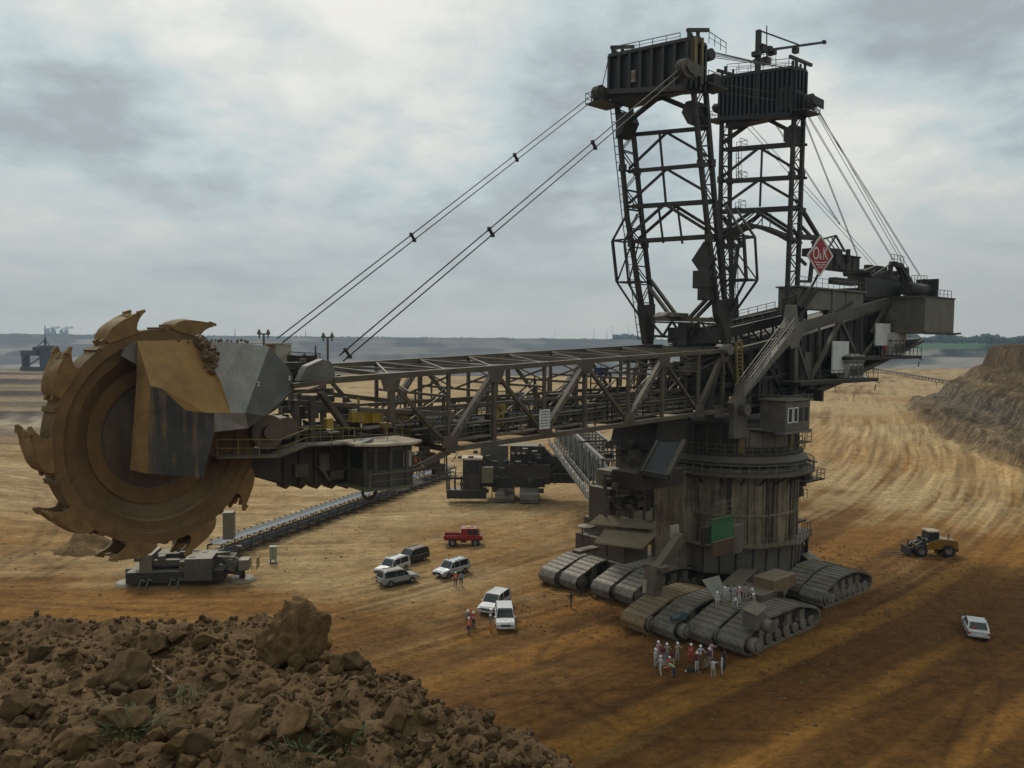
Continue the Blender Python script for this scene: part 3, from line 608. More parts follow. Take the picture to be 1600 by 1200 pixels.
# --- boom head: belly girder, walkway, drive, boxes
b = MB()
poly = [(335, 714), (427, 714), (472, 698), (540, 695), (556, 700), (640, 722), (640, 764), (615, 766), (550, 761), (495, 756), (450, 760), (400, 746), (335, 737)]
P = [Q(x, y, 3.9) for x, y in poly]; b.prism(P, (0, -.25, 0)); b.prism([V3(*p)+V3(0, -7.2, 0) for p in P], (0, -.25, 0))
Pb = [Q(x, y, 3.9) for x, y in poly[6:]]; 
for a, c in zip(Pb, Pb[1:]): b.prism([V3(*a), V3(*c), V3(*c)+V3(0, -7.2, 0), V3(*a)+V3(0, -7.2, 0)], (0, 0, .12))
for i, x in enumerate(range(445, 640, 24)):
    a = V3(*Q(x, 757, 4.0)); b.beam(a, a+V3(0, 0, 2.6), .14, .2); b.prism([a, a+V3(-.5, 0, -.05), a+V3(-.1, 0, -.35)], (0, -1.5, 0))
BELLY = b.build('head_girder', metal('belly_steel', (.06, .047, .036), (.038, .031, .025), (.09, .05, .025), .5), EX)
b = MB(); 
for x, y, ww, hh in ((470, 735, 1.0, .9), (505, 722, .8, 1.2), (525, 742, 1.1, .6)):
    a = V3(*Q(x, y, 4.1)); b.box(a-V3(ww/2, .3, hh/2), a+V3(ww/2, .2, hh/2))
b.beam(Q(498, 728, 4.3), Q(514, 750, 4.3), .35, .2); b.beam(Q(520, 748, 4.2), Q(545, 728, 4.2), .12, .12)
b.build('hydraulic_gear', ST_B, BELLY)
dk = MB(); pts = [V3(*Q(332, 713, 4.9)), V3(*Q(428, 712, 4.9)), V3(*Q(472, 695, 4.9)), V3(*Q(545, 692, 4.9))]
for a, c in zip(pts, pts[1:]): dk.beam(a+V3(0, 0, 0), c, 1.7, .12)
WALK = dk.build('head_walkway', ST_B, EX)
r_ = MB(); r_.rail([p+V3(0, .85, .05) for p in pts], 1.15, .028, 1.3, mids=1); r_.rail([p+V3(0, -.85, .05) for p in pts[1:]], 1.15, .025, 1.5); r_.build('railing', YRAIL, WALK)
g = MB(); cpt = V3(*Q(405, 672, 3.2)); g.tube(cpt+V3(0, -2.5, 0), cpt+V3(0, 1.6, 0), 1.05, 24); g.tube(cpt+V3(-1.6, -1.5, .1), cpt+V3(-1.6, 1.0, .1), .8, 20); g.tube(cpt+V3(0, 1.6, 0), cpt+V3(0, 2.0, 0), .5, 16)
for a in (1.2, 1.45, -.4, -1.2): g.tube(cpt+V3(0, a, 0), cpt+V3(0, a+.12, 0), 1.18, 24)
g.build('wheel_drive_gearbox', metal('gear_brown', (.14, .105, .065), (.09, .068, .045), damt=.4), EX, bev=.03)
rn = random.Random(21); bx = MB()
for i in range(46):
    px = rn.uniform(345, 560); py = rn.uniform(622, 692); V = rn.uniform(-3.5, 2.8); a = V3(*Q(px, py, V))
    if px < 425: a.y = min(a.y, 1.0)
    ww, dd, hh = rn.uniform(.3, 1.5), rn.uniform(.3, 1.2), rn.uniform(.3, 1.3)
    bx.box(a-V3(ww/2, dd/2, hh/2), a+V3(ww/2, dd/2, hh/2), rn.choice((0, 0, 0, 1)))
for i in range(22):
    a = V3(*Q(rn.uniform(350, 620), rn.uniform(640, 690), rn.uniform(-3, 3.4))); bx.tube(a, a+V3(rn.uniform(-2.5, 2.5), rn.uniform(-.3, .3), rn.uniform(-.8, .8)), rn.uniform(.05, .14), 8, mi=rn.choice((0, 1)))
DM = MB().box((61, -3, 20.2), (52, 3, 21)).build('drive_base', ST_D, EX); bx.build_each('machine_unit', [ST_D, ST_B], DM)
fr = MB()
for px, y0, y1, V in ((462, 625, 695, 3.4), (487, 618, 692, 3.4), (466, 612, 690, -2.5), (505, 640, 690, 0), (540, 620, 690, -3), (455, 600, 640, 1)):
    a, c = V3(*Q(px, y0, V)), V3(*Q(px, y1, V)); c.x = a.x; fr.beam(a, c, .45, .35)
fr.beam(Q(458, 603, 4.6), Q(530, 594, 5.5), .30, .35); fr.beam(Q(458, 618, 4.6), Q(507, 602, 5.3), .16, .16); fr.beam(Q(458, 603, -3.5), Q(530, 588, -5.5), .3, .35)
fr.beam(Q(500, 612, 5.0), Q(540, 668, 4.6), .55, .35); fr.beam(Q(440, 640, 0), Q(560, 640, 0), .35, .5); fr.beam(Q(455, 612, 2), Q(520, 610, 5.3), .3, .3)
fr.beam(Q(450, 628, 3), Q(560, 634, 3), .3, .3)
fr.build('head_frame', ST_B, EX)
wc = MB(); wc.prism([Q(478, 575, 4.6), Q(480, 572, 4.6), Q(505, 561, 4.6), Q(517, 565, 4.6), Q(524, 578, 4.6), Q(523, 594, 4.6), Q(487, 596, 4.6), Q(468, 596, 4.6)], (0, -.9, 0)); wc.build('winch_cover', ST_G, EX, bev=.04)
bb_ = MB(); a = V3(*Q(431, 538, -2.5)); bb_.box(a, a+V3(-1.3, -2, -1.9)); bb_.box(a+V3(-1.3, .1, .05), a+V3(2.6, -2.1, .12)); bb_.build('rope_anchor_house', BEID, EX)
md = MB()
for i in range(16):
    a = V3(*Q(rn.uniform(446, 512), rn.uniform(556, 592), rn.uniform(-3.5, 1))); md.box(a-V3(rn.uniform(.2, .8), .5, rn.uniform(.1, .5)), a+V3(rn.uniform(.2, .8), .5, rn.uniform(.1, .4)))
md.tube(Q(474, 560, -1), V3(*Q(474, 560, -1))+V3(0, 0, -1.2), .28, 12); md.rail([Q(452, 572, -1.2), Q(500, 574, -1.2)], 1.1, .03, 1.); md.beam(Q(493, 540, 0), Q(493, 570, 0), .08)
md.build('rope_winch', ST_D, EX)
def lamp(px, py, V, y1):
    m_ = MB(); a = V3(*Q(px, py, V)); c = V3(*Q(px, y1, V)); c.x, c.y = a.x, a.y; m_.beam(c, a, .12); m_.beam(a+V3(.45, 0, 0), a+V3(-.45, 0, 0), .1)
    for s in (-.35, .35): m_.tube(a+V3(s, 0, 0), a+V3(s, 0, -.3), .05, 6); m_.lathe([(.05, 0), (.16, -.3), (.16, -.36)], 10, mx=Matrix.Translation(a+V3(s, 0, .35)))
    o = m_.build('work_lamp', ST_B, EX); return o
lamp(412, 522, 0, 540); lamp(512, 527, 3, 565)
cr = MB()
for px, py, V, ww, hh in ((557, 651, 3.2, 1.1, .8), (570, 648, 3, .8, 1.3), (588, 650, 3.4, 1.0, 1.0), (513, 661, 4.6, .5, .7), (600, 664, 3, .6, .4)):
    a = V3(*Q(px, py, V)); cr.box(a-V3(ww/2, .3, hh/2), a+V3(ww/2, .3, hh/2))
a = V3(*Q(560, 640, 3)); cr.build_each('yellow_cabinet', YEL, EX, bev=.03); MB().beam(a, a+V3(0, 0, .9), .15).build('yellow_post', YEL, EX)
yr = MB(); yr.rail([Q(605, 686, 4), Q(640, 690, 4), Q(640, 690, 1)], 1.9, .04, .6, mids=3); yr.rail([Q(545, 692, 3), Q(600, 690, 3)], 1.1, .035); yr.build('ladder_cage', YRAIL, EX)
# --- operator's cab at the boom head
cb = MB(); u0c, u1c = 54.7, 51.0; w0c, w1c = 18.2, 21.2
pl_ = [(u0c, 4.3), (u0c, 6.6), (u0c-.5, 7.2), (u0c-1.5, 7.6), (u0c-2.9, 7.6), (u1c, 6.8), (u1c, 4.3)]
cb.prism([(a, c, w0c) for a, c in pl_], (0, 0, 1.2)); cb.prism([(a, c, w1c-.45) for a, c in pl_], (0, 0, .35)); cb.prism([(a*.995+.27, c*.985, w0c+1.1) for a, c in pl_], (0, 0, 1.5), 1)
for a, c in pl_: cb.beam((a, c, w0c), (a, c, w1c), .26)
CAB = cb.build('operator_cab', [metal('cab_grey', (.10, .098, .088), (.07, .068, .06), (.10, .07, .04), .45), GLS], EX, bev=.02)
MB().prism([(u0c+1.0, 3.9, w1c), (u0c+1.0, 7.0, w1c+.05), (u0c-.6, 8.2, w1c+.05), (u1c+.4, 8.2, w1c), (u1c-.7, 7.4, w1c), (u1c-.7, 3.9, w1c)], (0, 0, .16)).build('cab_roof', BEI, CAB)
MB().box((u1c+1.0, 7.35, w0c+1.3), (u1c+.3, 7.5, w0c+2.5)).build('door_panel', BEID, CAB, rot=(0, 0, 0))
m_ = MB(); m_.beam((54.6, 6, w1c), (54.9, 6.2, w1c+2.9), .04); m_.beam((52.6, 6.4, w1c), (53.2, 6.4, w1c+2.2), .04); m_.beam((55.3, 6.8, w1c+.1), (54.2, 6.6, w1c+.4), .5, .25); m_.build('antenna', GRAIL, CAB)
m_ = MB(); m_.rail([(u0c+.4, 8.0, w0c), (u0c-3.0, 8.2, w0c), (u1c-.9, 7.4, w0c), (u1c-1.4, 6, w0c)], 1.1, .035, 1.4); m_.prism([(u0c+.9, 4, w0c-.12), (u0c+.6, 8.0, w0c-.12), (u0c-3.0, 8.3, w0c-.12), (u1c-1.0, 7.5, w0c-.12), (u1c-1.5, 4, w0c-.12)], (0, 0, .1)); m_.build('cab_platform', YRAIL if False else ORAIL, CAB)
tr = V3(*Q(577, 768, 6)); t_ = MB(); t_.lathe([(.55+.11*math.cos(a), .11*math.sin(a)) for a in [2*PI*i/8 for i in range(9)]], 28, 0, Matrix.Translation(tr) @ mw, True); t_.beam(tr+V3(0, 0, .5), tr+V3(0, 0, 1.2), .12); t_.build('hanging_tyre', RUB, EX)
pf = MB(); pts = [V3(*Q(640, 735, 4.5)), V3(*Q(690, 735, 4.5))]; pf.box(pts[0], pts[1]+V3(0, -3, .15)); 
for i in range(12): a = V3(*Q(rn.uniform(640, 690), rn.uniform(690, 740), rn.uniform(1, 4))); pf.box(a-V3(.3, .3, .3), a+V3(.4, .3, rn.uniform(.1, .5)))
pf.rail([pts[0]+V3(0, .4, 0), pts[1]+V3(0, .4, 0)], 1.1, .035, 1.2); pf.beam(Q(620, 745, 4.6), Q(702, 705, 5.5), .4, .45); pf.build('side_platform', ST_B, EX)
MB().box(V3(*Q(609, 765, 6.5)), V3(*Q(609, 765, 6.5))+V3(-1.2, .8, .2)).build('floodlight', WHT, EX)
# --- boom truss
NV = 5.5; topw = lambda u: 25.95+(56.2-u)*.0408; botw = lambda u: 20.1+(46.5-u)*.0322
TU = [52.0, 41.8, 31.0, 19.8, 9.45]; BU = [46.5, 36.1, 25.0, 13.8, 4.9]
bm_ = MB()
for V, dw in ((NV, 0), (-NV, .35)):
    bm_.beam((56.6, V, topw(56.6)+dw), (9.0, V, topw(9)+dw), .46, .44); bm_.beam((46.9, V, botw(46.9)), (4.0, V, botw(4)), .5, .42)
    bm_.box((56.6, V-.36, topw(56)+dw+.26), (40, V+.36, topw(48)+dw+.30)) if False else None
BOOM = bm_.build('wheel_boom', ST_B, EX, bev=.02)
for V, dw in ((NV, 0), (-NV, .35)):
    s_ = 1 if V > 0 else -1
    for u_ in TU: MB().prism([(u_-.9, V+.3*s_, topw(u_)+dw-.2), (u_+.9, V+.3*s_, topw(u_)+dw-.2), (u_+.55, V+.3*s_, topw(u_)+dw-1.15), (u_-.55, V+.3*s_, topw(u_)+dw-1.15)], (0, -.05*s_, 0)).build('gusset_plate', ST_B, BOOM)
    for u_ in BU: MB().prism([(u_-.8, V+.3*s_, botw(u_)+.2), (u_+.8, V+.3*s_, botw(u_)+.2), (u_+.7, V+.3*s_, botw(u_)+1.1), (u_-.7, V+.3*s_, botw(u_)+1.1)], (0, -.05*s_, 0)).build('gusset_plate', ST_B, BOOM)
def memb(name, a, c, w, h=None, parent=None, mat=None, up=(0, 1, 0)): return MB().beam(a, c, w, h, up=up).build(name, mat or ST_B, parent)
def lmemb(name, a, c, w, parent, mat, dep=.5, dirv=(0, 1, 0)):   # member of two thin flats laced together
    a, c = Vector(a), Vector(c); m_ = MB(); d = (c-a).normalized(); x = d.cross(Vector(dirv)).normalized(); L = (c-a).length
    for s in (-1, 1): m_.beam(a+x*s*w/2, c+x*s*w/2, .12, dep, up=dirv)
    n = max(2, int(L/(w*1.3)))
    for i in range(n): s = 1 if i % 2 else -1; m_.beam(a.lerp(c, i/n)+x*s*w/2, a.lerp(c, (i+1)/n)-x*s*w/2, .05, .08, up=dirv)
    return m_.build(name, mat, parent)
for V, dw in ((NV, 0), (-NV, .35)):
    for i in range(5):
        a, c = (TU[i], V, topw(TU[i])+dw-.3), (BU[i], V, botw(BU[i])+.3)
        if i < 4: memb('diagonal_brace', a, c, .27, .34, BOOM); lmemb('diagonal_brace', (BU[i], V, botw(BU[i])+.3), (TU[i+1], V, topw(TU[i+1])+dw-.3), .34, BOOM, ST_B)
        else: memb('diagonal_brace', a, c, .27, .34, BOOM)
        if i > 0: memb('boom_post', (TU[i], V, topw(TU[i])+dw), (TU[i], V, botw(TU[i])), .34, .34, BOOM)
        else: memb('boom_post', (51.8, V, topw(52)+dw), (51.8, V, 22.6), .46, .4, BOOM)
        if i < 4: memb('boom_post', (BU[i], V, topw(BU[i])+dw), (BU[i], V, botw(BU[i])), .26, .28, BOOM)
# top lateral frames, floor beams, portal braces
lat = MB(); nodes = sorted(TU+BU, reverse=True)
for u_ in nodes: lat.beam((u_, -NV, topw(u_)+.3), (u_, NV, topw(u_)), .25, .35)
for a, c in zip(nodes, nodes[1:]): lat.beam((a, -NV, topw(a)+.35), (c, NV, topw(c)), .16, .2); lat.beam((a, NV, topw(a)), (c, -NV, topw(c)+.35), .16, .2)
lat.build('top_bracing', ST_B, BOOM)
lat = MB(); fl = sorted([u_ for u_ in nodes if u_ < 47]+[41.0-5.4*i for i in range(7)], reverse=True)
for u_ in fl: lat.beam((u_, -NV, botw(u_)), (u_, NV, botw(u_)), .25, .45)
for a, c in zip(fl[::2], fl[2::2]): lat.beam((a, -NV, botw(a)), (c, NV, botw(c)), .14, .2)
lat.build('floor_beams', ST_B, BOOM)
por = MB()
for u_ in nodes[1:]:
    h0, h1 = botw(u_), topw(u_); por.beam((u_, -NV, h1-.4), (u_, 0, h1-2.0), .14); por.beam((u_, NV, h1-.4), (u_, 0, h1-2.0), .14); por.beam((u_, -NV, h1-2.0), (u_, NV, h1-2.0), .16, .2)
    for V in (-2.9, 2.9): por.beam((u_-1.4, V, h0), (u_-1.4, V, h1-2), .22, .22); por.beam((u_+2, V, h0+2.2), (u_-1.4, V, h1-2), .14, .14)
for V in (-2.9, 2.9): por.beam((50, V, 23.2), (4, V, 23.7), .2, .3)
por.build('portal_bracing', ST_B, BOOM)
fin = MB(); us_ = [50-2.6*i for i in range(18)]
for V in (-2.9, 2.9, -4.2):
    fin.beam((50, V, 22.2), (4, V, 23.0), .12, .14)
    for i, (a, c) in enumerate(zip(us_, us_[1:])): fin.beam((a, V, botw(a)+.4), (a, V, 23.3), .09); fin.beam((a, V, botw(a)+.4 if i % 2 else 23.3), (c, V, 23.3 if i % 2 else botw(c)+.4), .07)
fin.build('inner_lattice', ST_D, BOOM)
memb('mid_chord', Q(500, 614, -5.5), Q(612, 627, -5.5), .4, .5, BOOM); memb('mid_chord', Q(612, 627, -5.5), Q(1060, 620, -5.5), .35, .4, BOOM); memb('mid_chord', (54, NV-1, 23.6), (46, NV, 22.9), .35, .4, BOOM)
# conveyor inside the boom
cv_ = MB(); L0, L1 = V3(60, 0, 21.2), V3(2, 0, 22.6); z_ = lambda u_: L0.z+(60-u_)*(L1.z-L0.z)/58
for s in (-1, 1): cv_.beam(L0+V3(0, s*1.25, -.5), L1+V3(0, s*1.25, -.5), .16, .5); cv_.beam(L0+V3(0, s*1.25, -1.3), L1+V3(0, s*1.25, -1.3), .12, .25)
for i in range(44):
    u_ = 59-i*1.3; cv_.beam((u_, -1.25, z_(u_)-.5), (u_, 1.25, z_(u_)-.5), .1, .12); cv_.beam((u_, -1.25, z_(u_)-.4), (u_, -1.25, z_(u_)+.25), .07); cv_.beam((u_, 1.25, z_(u_)-.4), (u_, 1.25, z_(u_)+.25), .07)
CONV = cv_.build('boom_conveyor', ST_B, EX)
m_ = MB(); m_.prism([V3(60, -1, z_(60)+.2), V3(60, -.5, z_(60)-.1), V3(60, .5, z_(60)-.1), V3(60, 1, z_(60)+.2), V3(60, .5, z_(60)-.16), V3(60, -.5, z_(60)-.16)], (-58, 0, 1.4)); m_.build('conveyor_belt', RUB, CONV)
for V, wd in ((-2.3, 1.1), (2.3, 1.1), (4.35, 1.2)):
    fz = botw(46)+.55 if V < 3 else botw(46)+.45; a, c = V3(47, V, fz), V3(5, V, fz+1.25)
    m_ = MB(); m_.beam(a, c, wd, .1); wk = m_.build('boom_walkway', ST_B, EX)
    m_ = MB()
    for s in (-1, 1): m_.rail([a+V3(0, s*wd/2, 0), c+V3(0, s*wd/2, 0)], 1.1, .035, 1.7)
    m_.build('railing', (YRAIL, ORAIL, ORAIL)[int(V > 0)+int(V > 3)] if V > 3 or V < 0 else ORAIL, wk)
eq = MB(); rn = random.Random(33)
for i in range(58):
    u_ = rn.uniform(6, 49); V = rn.choice((-4.6, -3.9, 3.3, 2.9, -3.3)); h0 = botw(u_)+.5; ww, hh = rn.uniform(.3, 1.5), rn.uniform(.4, 1.7)
    eq.box((u_-ww/2, V-.3, h0), (u_+ww/2, V+.3, h0+hh), rn.choice((0, 0, 0, 1, 1)))
for V in (-3.6, 3.6, 3.9, -4.4): eq.tube((49, V, botw(49)+1.6), (6, V, botw(6)+1.6), .1, 8, mi=1)
for i in range(14): u_ = rn.uniform(8, 48); V = rn.uniform(-4.5, 4.5); eq.beam((u_, V, botw(u_)), (u_, V, topw(u_)-1.5), .12, mi=1); eq.beam((u_, V, 23.5+rn.uniform(-1, 1)), (u_-rn.uniform(1, 3), V, 23.5+rn.uniform(-1, 1)), .1, mi=1)
for i in range(16): u_ = rn.uniform(8, 34); V = rn.uniform(-4.8, 4.8); z0 = rn.uniform(22.5, 24.6); L = rn.uniform(2, 6); eq.beam((u_, V, z0), (u_-L, V, z0), .18, .2); eq.beam((u_, V, z0), (u_, V, z0-2), .14); eq.beam((u_-L, V, z0), (u_-L, V, z0-2), .14)
eq.build('cable_trays', [ST_D, ST_B], EX)
def eqbox(name, px, py, V, ww, dd, hh, mat, bev=.03):
    a = V3(*Q(px, py, V)); return MB().box(a-V3(ww/2, dd/2, hh/2), a+V3(ww/2, dd/2, hh/2)).build(name, mat, EX, bev=bev)
for px, py, V, ww, hh in ((770, 655, 3.3, 1.0, 1.1), (786, 655, 3.3, .5, 1.1), (780, 638, 0, 1.2, .7), (1107, 614, 1, .7, .8), (1124, 628, 2, .9, .8), (905, 636, -2, .9, .5)): eqbox('yellow_cabinet', px, py, V, ww, .5, hh, YEL)
eqbox('pale_cabinet', 812, 620, -3, .7, .6, .9, ST_L); eqbox('pale_cabinet', 830, 626, -3, .9, .6, .9, ST_L); eqbox('pale_cabinet', 930, 650, 2, 1.9, .8, .7, BEID); eqbox('blue_box', 940, 580, -3, 1.6, .6, .8, plain('blue_paint', (.02, .04, .12), .5))
eqbox('switch_cabinet', 866, 625, 2, 1.5, .8, 1.2, ST_D); eqbox('machinery_house', 700, 660, -1.8, 5.5, 1.2, 1.2, ST_D); eqbox('switch_cabinet', 965, 618, -3, 1.8, .8, 2, ST_D)
nb = MB(); a = V3(*Q(851, 655, 5.85)); nb.box(a-V3(.62, .03, .85), a+V3(.62, .03, .85)); NBO = nb.build('notice_board', WHT, EX)
m_ = MB()
for k in range(6):
    x = .52
    while x > -.5:
        l_ = rn.uniform(.06, .2); zc = .66-k*.25; m_.box((a.x+x, a.y+.032, a.z+zc-.045), (a.x+max(x-l_, -.54), a.y+.037, a.z+zc+.045)); x -= l_+.05
m_.build('notice_text', plain('black_paint', (.03, .03, .03)), NBO)
# ---------------------------------------------------------------- masts
def lerp(a, b, t): return V3(*a).lerp(V3(*b), t)
def mast(name, specs, feet, mat, LW=.62):
    # specs: {V: (front chord points px, rear chord points px)}
    root = None
    for V, (A, B) in specs.items():
        m_ = MB(); PA = [V3(*Q(x, y, V)) for x, y in A]; PB = [V3(*Q(x, y, V)) for x, y in B]
        for P in (PA, PB):
            for a, c in zip(P, P[1:]): m_.beam(a, c, LW, LW, up=(0, 1, 0))
        def along(P, t):
            L = [(a-c).length for a, c in zip(P, P[1:])]; T = t*sum(L)
            for a, c, l in zip(P, P[1:], L):
                if T <= l+1e-6: return a.lerp(c, T/l)
                T -= l
            return P[-1]
        n = 22
        for i in range(n):
            for y in (-.22, .22):
                o_ = V3(0, y, 0)
                m_.beam(along(PA, i/n)+o_, along(PB, i/n)+o_, .13, .12)
                a, c = (PA, PB) if i % 2 else (PB, PA); m_.beam(along(a, i/n)+o_, along(c, (i+1)/n)+o_, .13, .12)
        if root is None: root = m_.build(name, mat, EX)
        o = m_.build('mast_leg', mat, root) if V > 0 else None
        if V > 0: root_near = o
    return root
MA1 = {5.5: ([(1083, 135), (1104, 340), (1121, 477), (1127, 520)], [(1102, 135), (1118.7, 340), (1133, 477), (1135, 520)]),
       -5.5: ([(962, 140), (980, 340), (1002.7, 477), (1009, 530)], [(984, 150), (1002.7, 340), (1018.7, 477), (1016, 530)])}
MA2 = {5.5: ([(1241, 175), (1234.7, 340), (1229, 483), (1228, 500)], [(1255.5, 175), (1250, 340), (1246, 440), (1244, 495)]),
       -5.5: ([(1128, 185), (1125, 340), (1131, 430), (1133, 500)], [(1141, 188), (1140, 340), (1143, 430), (1145, 500)])}
def build_mast(name, MA, foot_px, mat):
    legs = []; par = empty_mesh = None
    def legmb(V):
        A, B = MA[V]; m_ = MB(); PA = [V3(*Q(x, y, V)) for x, y in A]; PB = [V3(*Q(x, y, V)) for x, y in B]
        for P in (PA, PB):
            for a, c in zip(P, P[1:]): m_.beam(a, c, .46, .42, up=(0, 1, 0))
        def at(P, t):
            L = [(a-c).length for a, c in zip(P, P[1:])]; T = t*sum(L)
            for a, c, l in zip(P, P[1:], L):
                if T <= l+1e-6: return a.lerp(c, T/l)
                T -= l
            return P[-1]
        n = 13
        for i in range(n):
            for y in (-.2, .2):
                o_ = V3(0, y, 0); m_.beam(at(PA, i/n)+o_, at(PB, i/n)+o_, .11, .09, up=(0, 1, 0))
                a, c = (PA, PB) if i % 2 else (PB, PA); m_.beam(at(a, i/n)+o_, at(c, (i+1)/n)+o_, .11, .09, up=(0, 1, 0))
        for P in (PA, PB):
            for t in (.3, .6): q = at(P, t); m_.box(q-V3(.36, .3, .4), q+V3(.36, .3, .4))
        fp = [V3(*Q(x, y, V)) for x, y in foot_px[V]]; m_.prism([p+V3(0, .38, 0) for p in fp], (0, -.76, 0))
        return m_, PA, PB
    m_, PAf, PBf = legmb(-5.5); m2, PAn, PBn = legmb(5.5)
    return m_, m2
FT1 = {5.5: [(1116, 470), (1138, 466), (1138, 505), (1133, 545), (1128, 520), (1118, 492)], -5.5: [(999, 477), (1020, 475), (1020, 505), (1017, 538), (1007, 538), (1002, 505)]}
FT2 = {5.5: [(1227, 465), (1249, 458), (1249, 480), (1252, 500), (1244, 520), (1226, 512)], -5.5: [(1130, 470), (1150, 466), (1150, 520), (1130, 520)]}
def mid(p, q): return ((p[0]+q[0])/2, (p[1]+q[1])/2)
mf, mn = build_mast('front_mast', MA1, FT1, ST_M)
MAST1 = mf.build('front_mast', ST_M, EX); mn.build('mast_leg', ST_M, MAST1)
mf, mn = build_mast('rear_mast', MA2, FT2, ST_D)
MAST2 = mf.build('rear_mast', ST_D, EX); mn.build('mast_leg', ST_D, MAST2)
def um(px, py, V, u_=None): return V3(*Q(px, py, V))
def xbeam(par, pf, pn, mat, w=.42, du=0, nm='cross_beam'):
    a, c = um(*pf, -5.5), um(*pn, 5.5); u_ = (a.x+c.x)/2+du; a.x = c.x = u_; a.z, c.z = zrow(u_, -5.5, pf[1]), zrow(u_, 5.5, pn[1])
    MB().beam(a, c, w*.8, w).build(nm, mat, par); return a, c
def K(par, a, c, a2, c2, mat, w=.3, du=(0,), nm='diagonal_brace'):       # from the middle of beam a-c down to legs at a2, c2
    for d in du:
        m0 = (a+c)/2+V3(d, 0, -.1); e1, e2 = V3(a.x+d, -5.4, a2), V3(c.x+d, 5.4, c2)
        MB().beam(m0, e1, w*.8, w).build(nm, mat, par); MB().beam(m0, e2, w*.8, w).build(nm, mat, par)
# front mast frames
B1 = [xbeam(MAST1, (1002, 211), (1087, 200), ST_M), xbeam(MAST1, (996, 268), (1093, 257), ST_M), xbeam(MAST1, (1002, 323), (1099, 315), ST_M, .5), xbeam(MAST1, (1009, 377), (1103, 369), ST_M, .5)]
for du in (-1.0, 1.0): xbeam(MAST1, (1009, 377), (1103, 369), ST_M, .35, du); xbeam(MAST1, (1002, 323), (1099, 315), ST_M, .3, du)
K(MAST1, V3(14.4, -5.5, 56.5), V3(14.4, 5.5, 54.6), B1[0][0].z+.7, B1[0][1].z+1.3, ST_M, .5, nm='corner_brace')
gz_ = MB()
for V, z0 in ((-5.3, B1[0][0].z+.6), (5.3, B1[0][1].z+1.2)): gz_.prism([(15.4, V-.1, z0-1.3), (15.4, V+.7*(1 if V < 0 else -1), z0-1.0), (15.4, V+1.5*(1 if V < 0 else -1), z0+.3), (15.4, V+1.0*(1 if V < 0 else -1), z0+1.3), (15.4, V-.1, z0+1.3)], (-2.2, 0, 0))
gz_.build_each('gusset_box', ST_M, MAST1)
K(MAST1, *B1[0], B1[1][0].z+.3, B1[1][1].z+.9, ST_M, .26); K(MAST1, *B1[1], B1[2][0].z+.3, B1[2][1].z+.9, ST_M, .26); K(MAST1, *B1[2], B1[3][0].z+.3, B1[3][1].z+.6, ST_M, .3, (-1, 1))
tie = MB()
a_ = (B1[0][0]+B1[0][1])/2
tie.beam(V3(B1[0][0].x, -1.0, B1[0][0].z-.7), V3(B1[2][0].x, -.6, B1[2][0].z-.6), .2, .2); tie.beam(V3(B1[2][0].x-1, .2, B1[2][0].z-.6), V3(B1[3][0].x-1, .4, B1[3][0].z-.7), .18); tie.beam(V3(B1[2][0].x+1, -.9, B1[2][0].z-.6), V3(B1[3][0].x+1, -.7, B1[3][0].z-.7), .18)
tie.build('centre_tie', ST_M, MAST1)
def seg(nm, p, q, par, mat, w=.3, h=None): return MB().beam(um(*p), um(*q), w, h or w).build(nm, mat, par)
for du in (0, 10):
    seg('lower_brace', (1016-du*.3, 437+du, -5.4), (1060-du, 497, 0), MAST1, ST_M, .34); seg('lower_brace', (1112+du*.2, 459+du, 5.4), (1076+du, 498, 0), MAST1, ST_M, .34)
seg('bottom_tie', (1018, 498, -5), (1118, 500, 5), MAST1, ST_B, .45, .5); seg('bottom_tie', (1018, 503, -4), (1116, 506, 4.6), MAST1, ST_M, .2); seg('bottom_tie', (1018, 525, -5), (1070, 527, 0), MAST1, ST_M, .3)
for p, q in (((1020, 506, -5), (1036, 525, -3)), ((1036, 525, -3), (1050, 502, -1.5)), ((1050, 502, -1.5), (1066, 525, 0)), ((1092, 502, 2), (1078, 525, 1)), ((1095, 502, 3), (1110, 525, 4))): seg('lower_brace', p, q, MAST1, ST_M, .22)
MB().box(um(1066, 504, 0)+V3(0, -.6, 0), um(1082, 540, 0)+V3(-.6, .6, 0)).build('pivot_post', ST_M, MAST1)
for sg, A, n1_, n2_, top, bot in ((-1, [(990, 377), (1003, 434)], (957, 376), (964, 441), (981, 332), (1001, 497)), (1, [(1128, 372), (1131, 432)], (1162, 368), (1166, 436), (1135, 322), (1137, 491))):
    V = 8.6*sg; N1, N2 = um(*n1_, V), um(*n2_, V); T_, Bt = um(*top, 5.5*sg), um(*bot, 5.5*sg); H1, H2 = um(*A[0], 5.5*sg), um(*A[1], 5.5*sg)
    for du in (0, -2.1):
        o_ = V3(du, 0, 0); m_ = MB(); m_.beam(T_+o_*.8, N1+o_, .2); m_.beam(N1+o_, N2+o_, .28 if du == 0 else .2); m_.beam(N2+o_, Bt+o_*.5, .2); m_.beam(N1+o_, V3(H1.x, H1.y, N1.z)+o_*.6, .2); m_.beam(N2+o_, V3(H2.x, H2.y, N2.z)+o_*.6, .2)
        m_.beam(V3(H1.x, H1.y, N1.z)+o_*.5, N2+o_, .14); m_.build('outrigger_strut', ST_M, MAST1)
    MB().beam(N1, N1+V3(-2.1, 0, 0), .18).beam(N2, N2+V3(-2.1, 0, 0), .18).build('outrigger_tie', ST_M, MAST1)
